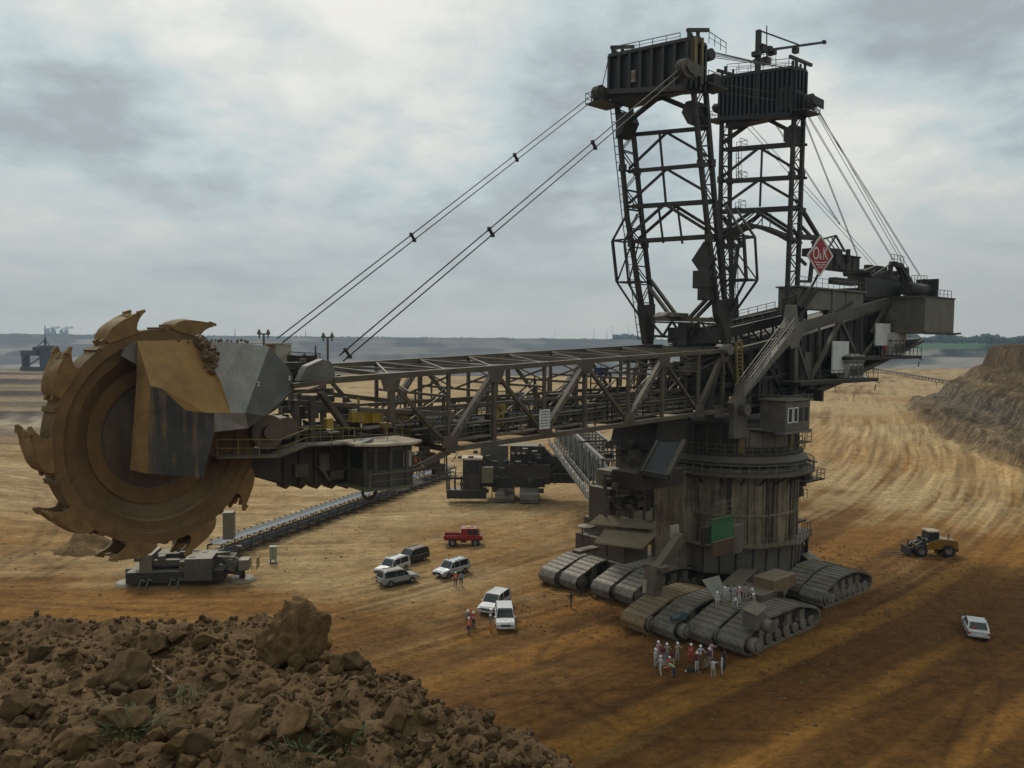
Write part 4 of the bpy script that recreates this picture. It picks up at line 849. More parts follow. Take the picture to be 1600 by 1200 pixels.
def ladder(par, a, c, out, mat=DRAIL, cage=True):
    m_ = MB(); a, c = V3(*a), V3(*c); d = (c-a).normalized(); s_ = d.cross(V3(*out)).normalized(); n = int((c-a).length/.45)
    for k in (-.25, .25): m_.beam(a+s_*k, c+s_*k, .06)
    for i in range(n):
        p = a+d*i*.45; m_.beam(p-s_*.25, p+s_*.25, .05)
        if cage and i % 2 == 0:
            o_ = V3(*out)*.6; m_.beam(p-s_*.3, p-s_*.3+o_, .04); m_.beam(p+s_*.3, p+s_*.3+o_, .04); m_.beam(p-s_*.3+o_, p+s_*.3+o_, .04)
    if cage:
        for k in (-.3, .3): m_.beam(a+s_*k+V3(*out)*.6, c+s_*k+V3(*out)*.6, .04)
    return m_.build('ladder', mat, par)
a, c = um(959, 150, -5.9), um(1004, 530, -5.9); md_ = um(979, 340, -5.9); ladder(MAST1, md_, a, (.5, -.7, 0)); ladder(MAST1, c, md_, (.5, -.7, 0))
ladder(MAST1, um(1141, 500, 6), um(1141, 372, 6), (-.7, .4, 0)); ladder(MAST2, um(1147, 470, -5), um(1147, 340, -5), (-.4, .7, 0)); ladder(MAST2, um(1152, 280, -4.6), um(1152, 233, -4.6), (0, .7, 0))
pl = MB()
for px, py, V in ((1152, 232, -4.5), (1152, 282, -4.5), (1150, 327, -4.5)):
    a = um(px, py, V); pl.box(a+V3(-1, -.8, 0), a+V3(.6, .8, .1)); pl.rail([a+V3(.6, .8, 0), a+V3(-1, .8, 0), a+V3(-1, -.8, 0)], 1.1, .03, .8)
pl.build('ladder_platform', ST_D, MAST2)
# dark diamond board (back) on the front mast with a box under it
db = MB(); c0 = um(1089, 404, 4.6); c0.x = 12.2
db.prism([c0+V3(0, -1.55, 0), c0+V3(0, 0, 1.9), c0+V3(0, 1.55, 0), c0+V3(0, 0, -1.9)], (-.35, 0, 0)); db.build('diamond_board', ST_D, MAST1)
db = MB(); a = um(1095, 438, 4.6); a.x = 11.9; db.box(a+V3(-.9, -1.2, -.8), a+V3(.5, 1.0, 1.1)); db.box(a+V3(-.7, -.6, -2.1), a+V3(.4, .9, -.8)); db.beam(c0+V3(-.3, .2, 3.4), a+V3(-.3, .2, 1), .4, .5); db.beam(a+V3(0, 1, .3), a+V3(0, 2.2, .3), .3); db.build('equipment_box', ST_D, MAST1, bev=.04)
# top box of the front mast
def topbox(par, corners, u0, u1, mat, ribs, ribmat, VF=-5.0, VN=6.2):
    (tl, bl, tr, br) = corners     # z values: far top, far bottom, near top, near bottom
    vf, vn = VF, VN; m_ = MB(); P = lambda u_, v_, z: (u_, v_, z)
    vs = [P(u0, vf, bl), P(u0, vn, br), P(u0, vn, tr), P(u0, vf, tl), P(u1, vf, bl), P(u1, vn, br), P(u1, vn, tr), P(u1, vf, tl)]
    m_.add(vs, [(0, 1, 2, 3), (5, 4, 7, 6), (1, 5, 6, 2), (4, 0, 3, 7), (3, 2, 6, 7), (4, 5, 1, 0)]); o = m_.build('rope_house', mat, par, bev=.05)
    rb = MB(); L = lambda t, a, c: a+(c-a)*t
    for i in range(ribs+1):
        t = i/ribs; v_ = vf+(vn-vf)*t; zb, zt = L(t, bl, br), L(t, tl, tr); rb.beam((u0+.22, v_, zb), (u0+.22, v_, zt), .32, .4, up=(1, 0, 0))
    rb.beam((u0+.25, vf, tl), (u0+.25, vn, tr), .45, .35); rb.beam((u0+.25, vf, bl), (u0+.25, vn, br), .5, .5)
    for k in range(4): t = k/3; u_ = u0+(u1-u0)*t; rb.beam((u_, vn+.2, br), (u_, vn+.2, tr), .3, .3)
    rb.beam((u0, vn+.2, (br+tr)/2), (u1, vn+.2, (br+tr)/2), .25, .3); rb.beam((u0, vn+.2, tr), (u1, vn+.2, tr), .3, .35); rb.build('stiffener_frame', ribmat, o)
    return o
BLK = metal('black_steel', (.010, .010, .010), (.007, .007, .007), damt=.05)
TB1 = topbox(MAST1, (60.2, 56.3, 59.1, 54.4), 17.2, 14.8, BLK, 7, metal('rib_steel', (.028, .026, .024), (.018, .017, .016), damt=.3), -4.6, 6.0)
m_ = MB(); m_.rail([(16.9, -4.4, 60.2), (16.9, 4.6, 59.2)], 1.1, .035, 1.6, mids=2); m_.rail([(15, -4.4, 60.2), (15, 4.6, 59.2)], 1.1, .03, 1.6); m_.build('railing', GRAIL, TB1)
for v_, z0, pa, pb in ((-4.4, 60.2, (955, 74), (990, 73)), (5.8, 59.1, (1074, 47), (1107, 47))):
    m_ = MB(); qa, qb = V3(*Q(*pa, v_)), V3(*Q(*pb, v_)); m_.beam(qa, qb, .3, .35); [m_.beam(qa.lerp(qb, k), V3(qa.lerp(qb, k).x, v_, z0-.6), .28) for k in (.08, .5)]; m_.beam(qa.lerp(qb, .08), V3(qa.lerp(qb, .5).x, v_, z0-.5), .2); m_.beam((16.7, v_, qa.z-.2), (16, v_, z0), .2); m_.beam((15.2, v_, qa.z-.2), (16, v_, z0), .2); m_.build('lifting_beam', ST_M, TB1)
m_ = MB()
for u_ in (16.6, 15.1, 13.7): m_.beam((u_, -5.2, 56.8), (u_, 6.0, 54.9), .5, .5)
m_.beam((16.6, -5.2, 56.7), (16.6, -1.5, 55.3), .4, .7); m_.beam((16.6, -1.5, 55.3), (16.6, 6, 54.6), .4, .7); m_.box((17, -4.8, 56), (13.4, 4.4, 55.3)); m_.build('lower_girder', ST_D, TB1)
def sheave(par, c, r, n, wd=.18, gap=.32, mat=ST_B):
    m_ = MB()
    for i in range(n):
        y = (i-(n-1)/2)*gap; m_.lathe([(r*.25, y-wd/2), (r*.9, y-wd/2), (r, y-wd/2-.03), (r*.93, y), (r, y+wd/2+.03), (r*.9, y+wd/2), (r*.25, y+wd/2)], 20, 0, Matrix.Translation(c) @ mw)
    m_.tube(V3(*c)+V3(0, -n*gap/2-.2, 0), V3(*c)+V3(0, n*gap/2+.2, 0), .16, 10)
    y0 = n*gap/2+.1
    for s in (-1, 1): m_.prism([V3(*c)+V3(.5, s*y0, 0), V3(*c)+V3(0, s*y0, .6), V3(*c)+V3(-2.2, s*y0, .5), V3(*c)+V3(-2.2, s*y0, -.6), V3(*c)+V3(0, s*y0, -.5)], (0, .08, 0))
    return m_.build('rope_sheave', mat, par)
sheave(MAST1, V3(*Q(936, 146, -5.8)), .85, 3); sheave(MAST1, V3(*Q(1070, 107, 6.8)), .95, 3)
m_ = MB(); a = V3(*Q(936, 150, -5.8)); m_.beam(a+V3(.6, 0, -.4), V3(16, -5.8, a.z+.3), .4, .6); m_.box(a+V3(.9, -1.2, -.9), a+V3(-2.5, 1.4, -.75)); m_.rail([a+V3(.9, 1.4, -.75), a+V3(.9, -1.2, -.75), a+V3(-2, -1.2, -.75)], 1.1, .03, .8); m_.beam(V3(16, -6, 61), a+V3(-.3, 0, .4), .07)
m_.build('sheave_platform', ST_D, MAST1)
m_ = MB(); a = V3(13.9, 5.2, 55.4); m_.box(a+V3(1, -.5, -.2), a+V3(-2.6, 1.5, 0)); m_.rail([a+V3(1, 1.5, 0), a+V3(-2.6, 1.5, 0), a+V3(-2.6, -.5, 0)], 1.1, .03, .9); m_.box(a+V3(-1.0, -.2, 0), a+V3(-2.2, .8, 1.4)); m_.rail([a+V3(.6, 1.2, 4), a+V3(-2.4, 1.2, 3.6)], 1.1, .03, .9); m_.tube(a+V3(0, .5, 3.0), a+V3(0, 1.2, 3.0), .6, 16); m_.build('rear_sheave_platform', ST_D, MAST1)
m_ = MB()
for px in (999, 1009): a = V3(*Q(px-1, 124, -1.2)); a.x = 17.25; m_.box(a+V3(-.1, -.32, -.5), a+V3(.25, .32, .5))
m_.build('bin', BEID, TB1)
m_ = MB(); m_.box((16.9, 6.25, 55.5), (16.4, 6.42, 59.5)); m_.beam((15.6, 6.35, 55), (15.6, 6.35, 59.6), .3); m_.build('warning_strip', metal('ochre_paint', (.17, .12, .03), (.10, .07, .03)), TB1)
# rear mast frames
B2 = [xbeam(MAST2, (1143, 234), (1235, 224), ST_D, .45), xbeam(MAST2, (1143, 283), (1235, 276), ST_D, .45), xbeam(MAST2, (1141, 331), (1234, 325), ST_D, .6)]
for i, (pf_, pn_) in enumerate((((1143, 236), (1235, 226)), ((1143, 285), (1235, 278)), ((1141, 333), (1234, 327)))): xbeam(MAST2, pf_, pn_, ST_D, .3, -1.6)
K(MAST2, V3(-5.2, -5.5, 58.0), V3(-5.2, 5.5, 56.2), B2[0][0].z+.9, B2[0][1].z+.9, ST_D, .45, nm='corner_brace')
K(MAST2, *B2[0], B2[1][0].z+.5, B2[1][1].z+.7, ST_D, .3); K(MAST2, *B2[1], B2[2][0].z+.7, B2[2][1].z+.7, ST_D, .3); K(MAST2, *B2[2], B2[2][0].z-3.2, B2[2][1].z-3.3, ST_D, .36, (-1.2, 1.0))
arch = [(1146, 376, -5.3), (1171, 359, -2.6), (1185, 354, -1), (1203, 358, 1), (1220, 367, 3.4), (1231, 378, 5.3)]
for du in (0, -1.8):
    m_ = MB(); P = [um(*p)+V3(du, 0, 0) for p in arch]
    for p in P: p.x = -4.6+du
    for a, c in zip(P, P[1:]): m_.beam(a, c, .4, .5)
    for i, q in enumerate((1, 2, 3)): m_.beam((B2[2][0]+B2[2][1])/2+V3(du, (i-1)*.6, -.3), P[q], .14)
    m_.build('arch_brace', ST_D, MAST2)
tie = MB(); tie.beam(V3(B2[0][0].x, .4, B2[0][0].z-.8), V3(B2[2][0].x, .2, B2[2][0].z), .2); tie.build('centre_tie', ST_D, MAST2)
gz_ = MB(); zb2 = B2[0][1].z+.8; gz_.prism([(-3.3, 5.5, zb2-1.2), (-3.3, 4.4, zb2-.7), (-3.3, 4.4, zb2+.7), (-3.3, 5.5, zb2+1.2)], (-2.6, 0, 0)); gz_.build('gusset_box', ST_D, MAST2)
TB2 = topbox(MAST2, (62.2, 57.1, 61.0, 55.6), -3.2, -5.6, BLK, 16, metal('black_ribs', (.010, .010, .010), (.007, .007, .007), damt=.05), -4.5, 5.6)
m_ = MB(); m_.rail([(-3.4, -3.8, 62.7), (-3.4, 4.8, 61.2)], 1.1, .035, 1.5, mids=2); m_.rail([(-5.4, -3.8, 62.7), (-5.4, 4.8, 61.2)], 1.1, .03, 1.5); m_.build('railing', GRAIL, TB2)
for v_, z0, k in ((-4.2, 62.8, .6), (5.2, 61.1, .8)): m_ = MB(); m_.beam(Q(*((1121, 110) if v_ < 0 else (1234, 88)), v_), Q(*((1146, 117) if v_ < 0 else (1268, 102)), v_), .3, .35); qa, qb = V3(*Q(*((1121, 110) if v_ < 0 else (1234, 88)), v_)), V3(*Q(*((1146, 117) if v_ < 0 else (1268, 102)), v_)); [m_.beam(qa.lerp(qb, k), V3(qa.lerp(qb, k).x, v_, z0-.6), .25) for k in (.3, .7)]; m_.beam((-3.6, v_, z0), (-3.6, v_, z0+.9), .25); m_.beam((-5.3, v_, z0), (-5.3, v_, z0+.9), .22); m_.build('lifting_beam', ST_M, TB2)
m_ = MB()
for u_ in (-3.4, -4.5, -5.6): m_.beam((u_, -4.7, 57.5), (u_, 5.6, 55.8), .5, .55)
m_.box((-3.6, -4, 57), (-5.4, 5, 56.0)); 
for a in (V3(-3, -4.9, 57.2), ): m_.box(a, a+V3(-2.6, -1.7, .15)); m_.rail([a+V3(0, -1.6, 0), a+V3(0, 1, 0)], 1.1, .03, .8); m_.rail([a+V3(0, -1.6, 0), a+V3(-3.4, -1.6, 0)], 1.1, .03, .8)
a = V3(-2.9, 5.6, 55.9); m_.box(a, a+V3(-3.8, 1.5, .15)); m_.rail([a+V3(0, 1.5, 0), a+V3(-3.8, 1.5, 0), a+V3(-3.8, 0, 0)], 1.1, .03, .8); m_.build('lower_girder', ST_D, TB2)
sheave(MAST2, V3(-5.6, 6.3, 57.4), .9, 3, mat=ST_M); sheave(MAST2, V3(-3.0, -5.0, 58.6), .5, 2, mat=ST_D); MB().box((-2.9, 3.6, 56.3), (-3.15, 5.4, 59.0)).build('sheave_plate', ST_M, TB2)
# jib crane on the rear mast
V = .8; jc = MB(); p0, p1 = um(1185, 47, V), um(1185, 165, V); p0.x = p1.x = -3.1; jc.beam(p1, p0, .55, .5); JC = jc.build('jib_crane', ST_M, MAST2)
a, c = um(1203, 82, V), um(1288, 66, V); m_ = MB(); m_.beam(a+V3(1, 0, 0), c, .4, .28, w2=.22); m_.beam(c+V3(.3, 0, .0), c+V3(-.2, 0, .0), .4, .4); m_.box(um(1243, 78, V)-V3(.4, .3, .4), um(1243, 78, V)+V3(.4, .3, .3)); m_.build('jib', ST_M, JC)
m_ = MB(); m_.beam(p0, um(1248, 70, V), .14); m_.beam(um(1198, 40, V), um(1198, 88, V), .1); m_.build('stay_rod', ST_M, JC)
m_ = MB()
for px, py, s in ((1190, 76, .9), (1182, 84, .6), (1196, 95, .8), (1206, 82, .6), (1184, 95, .5), (1200, 77, .6)): q = um(px, py, V); m_.box(q-V3(s*.6, .5, s*.5), q+V3(s*.6, .5, s*.45))
m_.rail([um(1180, 100, V), um(1212, 98, V)], 1.1, .03, .8); m_.build('hoist_winch', ST_D, JC, bev=.05)
# ---------------------------------------------------------------- ropes
def rope(a, c, clamps, gap=.26, r=.052, nm='suspension_rope', sag=.0):
    a, c = V3(*a), V3(*c); d = (c-a).normalized(); n = d.cross(V3(0, 1, 0)).normalized(); m_ = MB()
    for s in (-1, 1): m_.tube(a+n*s*gap, c+n*s*gap, r, 6)
    o = m_.build(nm, ST_M, EX)
    for px in clamps:
        lo, hi = 0., 1.
        for _ in range(30):
            t = (lo+hi)/2; lo, hi = (t, hi) if P2(a.lerp(c, t))[0] > px else (lo, t)
        p = a.lerp(c, t); k = MB(); k.beam(p+n*(gap+.22), p-n*(gap+.22), .3, .12, up=d); k.tube(p+n*gap-d*.25, p+n*gap+d*.25, .09, 8); k.tube(p-n*gap-d*.25, p-n*gap+d*.25, .09, 8); k.build('rope_clamp', ST_D, o)
def fr_(p, a, b): return (p-a)/(b-a)
rope(Q(936, 145, -5.8), Q(436, 533, -4.4), [806, 645]); rope(Q(1068, 108, 6.8), Q(533, 560, 4.6), [928, 767, 543])
m_ = MB()
for i in range(5): m_.tube((13.5, 3+i*.8, 60.2-.5*i), (-3.4, 3+i*.8, 61.9-.3*i), .04, 5)
for i in range(2): m_.tube((13.5, 5+i*.5, 56-i), (-3.4, 4.5+i*.5, 58.2-i), .04, 5)
m_.build('mast_top_ropes', ST_D, EX)
for (a, c, g) in ((Q(1270, 162, 7.3), Q(1418, 421, 6.0), .32), (Q(1272, 166, 6.9), Q(1437, 430, 5), .12), (Q(1262, 180, 6.6), Q(1398, 410, 4.0), .12), (Q(1258, 190, 6.4), Q(1340, 400, 5.5), .10), (Q(1169, 196, -5.5), Q(1374, 422, -5.5), .35), (Q(1206, 185, -2), Q(1312, 350, -3), .1)):
    rope(a, c, [], g, .04, 'backstay_rope')
# ---------------------------------------------------------------- rear superstructure
def prismV(pts, V, th, mat, nm, par=EX, bev=0.): return MB().prism([Q(x, y, V) for x, y in pts], (0, -th, 0)).build(nm, mat, par, bev=bev)
SG = MB()
for V in (6.2, -6.2):
    pt = lambda x, y: V3(Q(x, y, 6.2)[0], V, Q(x, y, 6.2)[2])
    SG.beam(pt(1243, 512), pt(1396, 468), .5, 1.0); SG.beam(pt(1243, 520), pt(1396, 476), .35, .4)
    SG.beam(pt(1241, 520), pt(1241, 622), .8, .55, up=(0, 1, 0)); SG.beam(pt(1241, 622), pt(1270, 603), .6, .6); SG.beam(pt(1262, 616), pt(1320, 592), .6, .7); SG.beam(pt(1320, 592), pt(1400, 553), .5, .6); SG.beam(pt(1400, 553), pt(1442, 532), .5, .5)
    for p, q, w in (((1313, 500), (1283, 560), .45), ((1313, 500), (1340, 562), .45), ((1243, 530), (1262, 590), .4), ((1381, 482), (1362, 520), .35), ((1381, 482), (1392, 545), .35), ((1283, 560), (1262, 600), .4), ((1322, 590), (1376, 520), .3), ((1280, 510), (1280, 600), .22), ((1346, 490), (1346, 575), .22)): SG.beam(pt(*p), pt(*q), w, w)
CBOOM = SG.build('counterweight_boom', metal('girder_grey', (.11, .108, .10), (.07, .07, .066), damt=.4), EX)
nd = MB(); c0 = V3(*Q(1241, 516, 6.65)); nd.prism([c0+V3(*p) for p in ((1.9, 0, .2), (1.1, 0, 1.1), (.6, 0, 3.0), (-.5, 0, 3.0), (-.9, 0, 1.0), (-2.4, 0, .9), (-2.2, 0, -.4), (-.9, 0, -1.9), (.5, 0, -2.3), (1.4, 0, -1.2))], (0, -.9, 0)); nd.build('node_gusset', ST_G, CBOOM, bev=.05)
pm = MB(); a, c = V3(*Q(1236, 524, 6.9)), V3(*Q(1142, 634, 6.9)); pm.beam(a, c, .75, .85, up=(0, 1, 0)); pm.build('raking_strut', ST_G, EX)
st_ = MB(); sa, sc_ = V3(*Q(1228, 512, 7.9)), V3(*Q(1148, 618, 7.9)); st_.stair(sc_, sa, 1.1, (0, 1, 0), n=34); STAIR = st_.build('stairway', ST_G, EX)
m_ = MB()
for y in (0, 1.1): m_.rail([sc_+V3(0, y, 0), sa+V3(0, y, 0)], 1.1, .04, 1.8)
m_.build('handrail', ST_G, STAIR); MB().box(sa+V3(-1.6, -.6, -.3), sa+V3(.2, 1.3, -.2)).build('landing', ST_G, STAIR)
pv_ = MB(); a = V3(*Q(1158, 640, 6.3)); pv_.tube(a+V3(0, -.8, 0), a+V3(0, .9, 0), .65, 20); pv_.prism([a+V3(*p) for p in ((1.6, 0, .9), (-1.2, 0, 1.2), (-1.4, 0, -1), (-1.2, 0, -3.2), (1.3, 0, -3.2), (1.2, 0, -1))], (0, -.7, 0)); pv_.tube(V3(9.3, 4.7, 28), V3(9.3, 6.4, 28), .6, 16); pv_.build_each('boom_pivot', ST_G, EX, bev=.03)
hs = MB(); hp = [(1170, 545), (1243, 528), (1396, 480), (1396, 555), (1322, 590), (1262, 616), (1243, 622), (1170, 622)]
HOUSE = MB().prism([Q(x, y, 4.9) for x, y in hp], (0, -9.8, 0)).build('machinery_house', metal('house_steel', (.052, .054, .054), (.036, .037, .037), damt=.3), EX)
m_ = MB()
for x in range(1180, 1396, 12):
    yt = 545-(x-1170)*.285+3 if x > 1243 else 545; yb = 620 if x < 1262 else 616-(x-1262)*.44 if x < 1322 else 590-(x-1322)*.47
    a, c = V3(*Q(x, yt, 5.0)), V3(*Q(x, yb, 5.0)); c.x = a.x; m_.beam(a, c, .14, .2)
m_.build('wall_ribs', ST_D, HOUSE)
a = V3(*Q(1262, 566, 5.1)); MB().box(a-V3(.75, .05, 1.3), a+V3(.75, .1, 1.3)).build('door', ST_G, HOUSE)
a = V3(*Q(1290, 570, 5.1)); MB().box(a-V3(.6, .05, .5), a+V3(.6, .1, .5)).build('vent', ST_M, HOUSE)
# platforms with transformers and white panels
def platf(x0, x1, y, V, tx, ty, tw, thh, wx0, wx1, wy0, wy1):
    a, c = V3(*Q(x0, y, V)), V3(*Q(x1, y, V)); m_ = MB(); z = (a.z+c.z)/2; m_.box((a.x, V-2.8, z-.55), (c.x, V+.4, z-.1)); m_.rail([(a.x, V+.3, z), (c.x, V+.3, z)], 1.1, .035, 1.3); m_.rail([(c.x, V+.3, z), (c.x, V-2.8, z)], 1.1, .035, 1.3); m_.beam((c.x+.3, V+.2, z-1), (c.x+.6, V+.2, z-1.7), .1); m_.beam((c.x+.3, V+.2, z-.6), (c.x-.9, V+.2, z-.8), .1)
    o = m_.build('service_platform', ST_D, EX); t = V3(*Q(tx, ty, V-.6)); m_ = MB(); m_.box((t.x+tw/2, V-1.8, z), (t.x-tw/2, V-.2, z+thh*.62), 0); m_.box((t.x+tw/2+.35, V-2.0, z+thh*.66), (t.x-tw/2-.3, V, z+thh*.95), 0); m_.box((t.x+tw*.4, V-1.8, z+thh*.95), (t.x-tw*.4, V-.3, z+thh), 0)
    for i in range(4): u_ = t.x+tw/2-tw*i/3; m_.beam((u_, V-.12, z), (u_, V-.12, z+thh*.66), .12, .1)
    for i in range(9): u_ = t.x+tw/2-.2-(tw-.4)*i/8; m_.box((u_, V-.18, z+.3), (u_-.1, V-.05, z+thh*.5), 1)
    m_.build('transformer', [CAB_, ST_G], o, bev=.03); a, c = Q(wx0, wy0, V-.9), Q(wx1, wy1, V-.9); MB().box((a[0], V-1.0, a[2]), (c[0], V-.8, c[2])).build('white_panel', WHT, o); MB().lathe([(.01, .25), (.2, .2), (.28, 0)], 12, mx=Matrix.Translation((t.x-tw*.4, V+.3, z+.1)), smooth=True).build('white_lamp', WPT, o)
platf(1246, 1368, 592, 7.6, 1332, 575, 3.6, 3.1, 1301, 1324, 533, 582); platf(1325, 1436, 555, 7.6, 1399, 537, 3.4, 3.1, 1368.5, 1389, 505, 540)
m_ = MB(); a = V3(*Q(1383, 545, 7.4)); m_.tube(a+V3(0, 0, -.6), a+V3(0, 0, .5), .22, 10); m_.build('fire_extinguisher', RED, EX)
# counterweight
cw = MB(); cw.box((-28.6, -4, 30.2), (-38.4, 11, 35.2)); CW = cw.build('counterweight_box', PANEL, EX, bev=.05)
m_ = MB()
for i in range(3): v_ = -4+5*i; m_.box((-28.52, v_-.02, 30.2), (-28.48, v_+.02, 35.2))
m_.beam((-28.2, -4, 35.25), (-28.2, 11, 35.25), .5, .12); m_.beam((-28.5, 11.1, 30.2), (-38.4, 11.1, 30.2), .25, .3); m_.beam((-28.4, 11.1, 35.2), (-38.4, 11.1, 35.2), .12, .14)
m_.box((-33.4, 11.0, 30.2), (-33.44, 11.015, 35.2))
m_.beam((-36.5, 11, 30.1), (-40, 11.3, 30.3), .3, .25); m_.build('panel_seams', ST_M, CW); 
m_ = MB(); m_.box((-36.4, -4, 35.25), (-31, 7, 35.4)); m_.tube((-30.5, 7.5, 36.4), (-37.5, 7.5, 36.4), .95, 20); m_.rail([(-33, 10.6, 35.2), (-38.2, 10.6, 35.2)], 1.1, .035, 1.3); m_.box((-37.3, 6, 35.2), (-37.8, 9, 38.1)); m_.build('cable_drum', ST_D, CW)
prismV([(1384, 540), (1440, 528), (1440, 533), (1402, 556), (1384, 562)], 6, 12, ST_D, 'rear_corbel')
# upper deck: box beam, machine house, sign, winches
bd = MB(); a, c = V3(*Q(1247, 441, 6)), V3(*Q(1349, 470, 6)); bd.box((a.x, 3.4, a.z-.6), (c.x, 6, a.z-3.1)); bd.box((a.x+.3, 3.2, a.z-.6), (c.x-.3, 6.4, a.z-.4)); DZ = a.z-.4
for x in (1300, 1322): q = V3(*Q(x, 455, 6.02)); bd.box((q.x, 6.0, a.z-3.6), (q.x-.25, 6.15, a.z-.6))
bd.rail([(a.x+.2, 6.2, DZ), (c.x, 6.2, DZ)], 1.1, .035, 1.3); DECK = bd.build('deck_girder', ST_G, EX, bev=.03)
m_ = MB(); 
for p, q in (((1258, 475, 6), (1243, 505, 6)), ((1275, 452, 6.4), (1254, 482, 6.4)), ((1265, 450, 6.4), (1247, 480, 6.4)), ((1330, 472, 6), (1300, 492, 6)), ((1340, 472, 0), (1350, 490, 0)), ((1290, 475, 5), (1290, 497, 5))): m_.beam(um(*p), um(*q), .5, .5)
m_.build_each('deck_support', ST_D, DECK)
mhh = MB(); a, c = V3(*Q(1292, 396, 6)), V3(*Q(1341, 431, 6)); mhh.box((a.x, 4.2, c.z+.5), (c.x, 6, a.z)); mhh.box((a.x+.25, 4.0, a.z), (c.x-.3, 6.2, a.z+.2)); q = c.z+.5
for i in range(6): u_ = a.x+(c.x-a.x)*i/5; mhh.box((u_+.08, 6, q), (u_-.08, 6.12, a.z))
mhh.box((a.x-2, 6.02, q+.5), (a.x-3.4, 6.2, q+2.6)); mhh.tube((a.x-5, 6.2, q+1), (a.x-5, 6.2, a.z+.9), .3, 10); mhh.box((a.x-1, 2, a.z), (a.x-6, 5, a.z+1)); mhh.build('winch_house', ST_M, DECK, bev=.05)
sn = V3(*Q(1282, 399.5, 7.2)); sgn = MB(); hw, hh = 1.75, 2.55
nx = V3(.50, .866, 0); tx = V3(.866, -.50, 0)     # the board is turned towards the front
def dia(k, off): return [sn+tx*hw*k+nx*off, sn+V3(0, 0, hh*k)+nx*off, sn-tx*hw*k+nx*off, sn-V3(0, 0, hh*k)+nx*off]
SIGN = MB().prism(dia(1, 0), -nx*.15).build('diamond_sign', WHT, DECK); MB().prism(dia(.86, .03), -nx*.05).build('red_field', RED, SIGN)
rzs = math.atan2(nx.y, nx.x)+PI/2
for body, sz, dxs, dzs in (('O', 2.15, .62, .2), ('&', 1.05, 0.02, -.12), ('K', 2.15, -.62, .2)):
    o = text('sign_letter', body, sz, WPT, SIGN, sn+nx*.05+tx*dxs+V3(0, 0, dzs), (PI/2, 0, rzs), .01); o.scale = (.5, 1, 1)
m_ = MB()
for k, wds in ((0, .85), (1, .6), (2, .33)):
    z = -.72-k*.3; n = 7
    for i in range(n): s0, s1 = -wds+2*wds*i/n, -wds+2*wds*(i+1)/n; m_.beam(sn+nx*.05+tx*s0+V3(0, 0, z-.12*math.cos(3.14*s0/wds/2)), sn+nx*.05+tx*s1+V3(0, 0, z-.12*math.cos(3.14*s1/wds/2)), .03, .09, up=(0, 0, 1))
m_.build('sign_waves', WPT, SIGN); m_ = MB(); m_.beam(sn-nx*.3+V3(0, 0, -2.4), sn-nx*.3+V3(0, 0, 2.2), .15); m_.beam(sn-nx*.2+V3(0, 0, -2), V3(sn.x-2, 5, DZ), .2); m_.build('sign_post', ST_D, SIGN)
tr_ = MB()      # small triangular truss behind the sign
for V in (2, 6):
    pz = [um(1268, 378, V), um(1306, 368, V), um(1320, 393, V), um(1290, 395, V), um(1278, 372, V)]
    for a, c in ((0, 1), (1, 2), (1, 3), (0, 3), (4, 3)): tr_.beam(pz[a], pz[c], .2)
    for i in range(5): tr_.beam(pz[0].lerp(pz[1], i/5), pz[3].lerp(pz[2], i/5), .1)
tr_.build('roof_truss', ST_D, DECK)
for V in (5.5, -5.5): m_ = MB(); dd = 0 if V > 0 else -120*0; p = um(1250, 322, 5.5); q = um(1280, 372, 5.5); r2 = um(1265, 440, 5.5); p.y = q.y = r2.y = V; m_.beam(p, q, .4, .4); m_.beam(p+V3(0, 0, -2.2), q+V3(1.0, 0, -.4), .3, .3); m_.beam(um(1249, 370, 5.5)*1 if V > 0 else p+V3(0, 0, -4), q, .5, .6); m_.beam(q+V3(1, 0, 0), r2, .4, .4); m_.beam(p+V3(.4, 0, -6), r2+V3(1, 0, 2), .3, .3); m_.beam(p+V3(0, 0, -9), r2+V3(0, 0, 0), .3, .3); m_.build('backstay_strut', ST_D, MAST2)
wn = MB(); rn = random.Random(44); dk0 = V3(*Q(1345, 447, 5)); dk1 = V3(*Q(1450, 447, 5)); wn.box((dk0.x, 0.5, dk0.z-1.9), (-33, 5.5, dk0.z-.2)); WN = wn.build('winch_deck', ST_D, EX)
w2_ = MB(); w2_.rail([(dk0.x, 5.5, dk0.z-.2), (-33, 5.5, dk0.z-.2)], 1.1, .035, 1.3); a = um(1420, 446, 4); w2_.rail([um(1424, 447, 7), um(1448, 447, 7)], 1.5, .04, .9, mids=2); w2_.box(um(1421, 447, 7)+V3(0, -2, -.3), um(1450, 447, 7)+V3(0, 0, -.1)); w2_.build('railing', GRAIL, WN)
w2_ = MB()
for x, y, s in ((1361, 432, 1.5), (1378, 436, 1.9), (1352, 425, .8), (1398, 440, 1.2)): q = um(x, y, 4); w2_.tube(q+V3(0, -3, 0), q+V3(0, .8, 0), s*.6, 18)
w2_.build('rope_drums', ST_D, WN)
fr2 = MB(); 
for V in (1, 5.5):
    A1, A2, A3, A4 = um(1390, 446, V), um(1392, 412, V), um(1404, 414, V), um(1412, 446, V)
    fr2.beam(A1, A2, .5); fr2.beam(A2, A3, .6); fr2.beam(A3, um(1424, 448, V), .9, .7); fr2.beam(um(1414, 418, V), um(1416, 448, V), .8); fr2.beam(A2, um(1362, 432, V), .16); fr2.beam(A3, A4, .4); fr2.beam(A2+V3(0, 0, -2), A3+V3(0, 0, -2), .3)
fr2.beam(um(1398, 412, 1), um(1398, 412, 6), .6); fr2.rail([um(1392, 410, 5.5), um(1412, 414, 5.5)], 1.2, .035, .9)
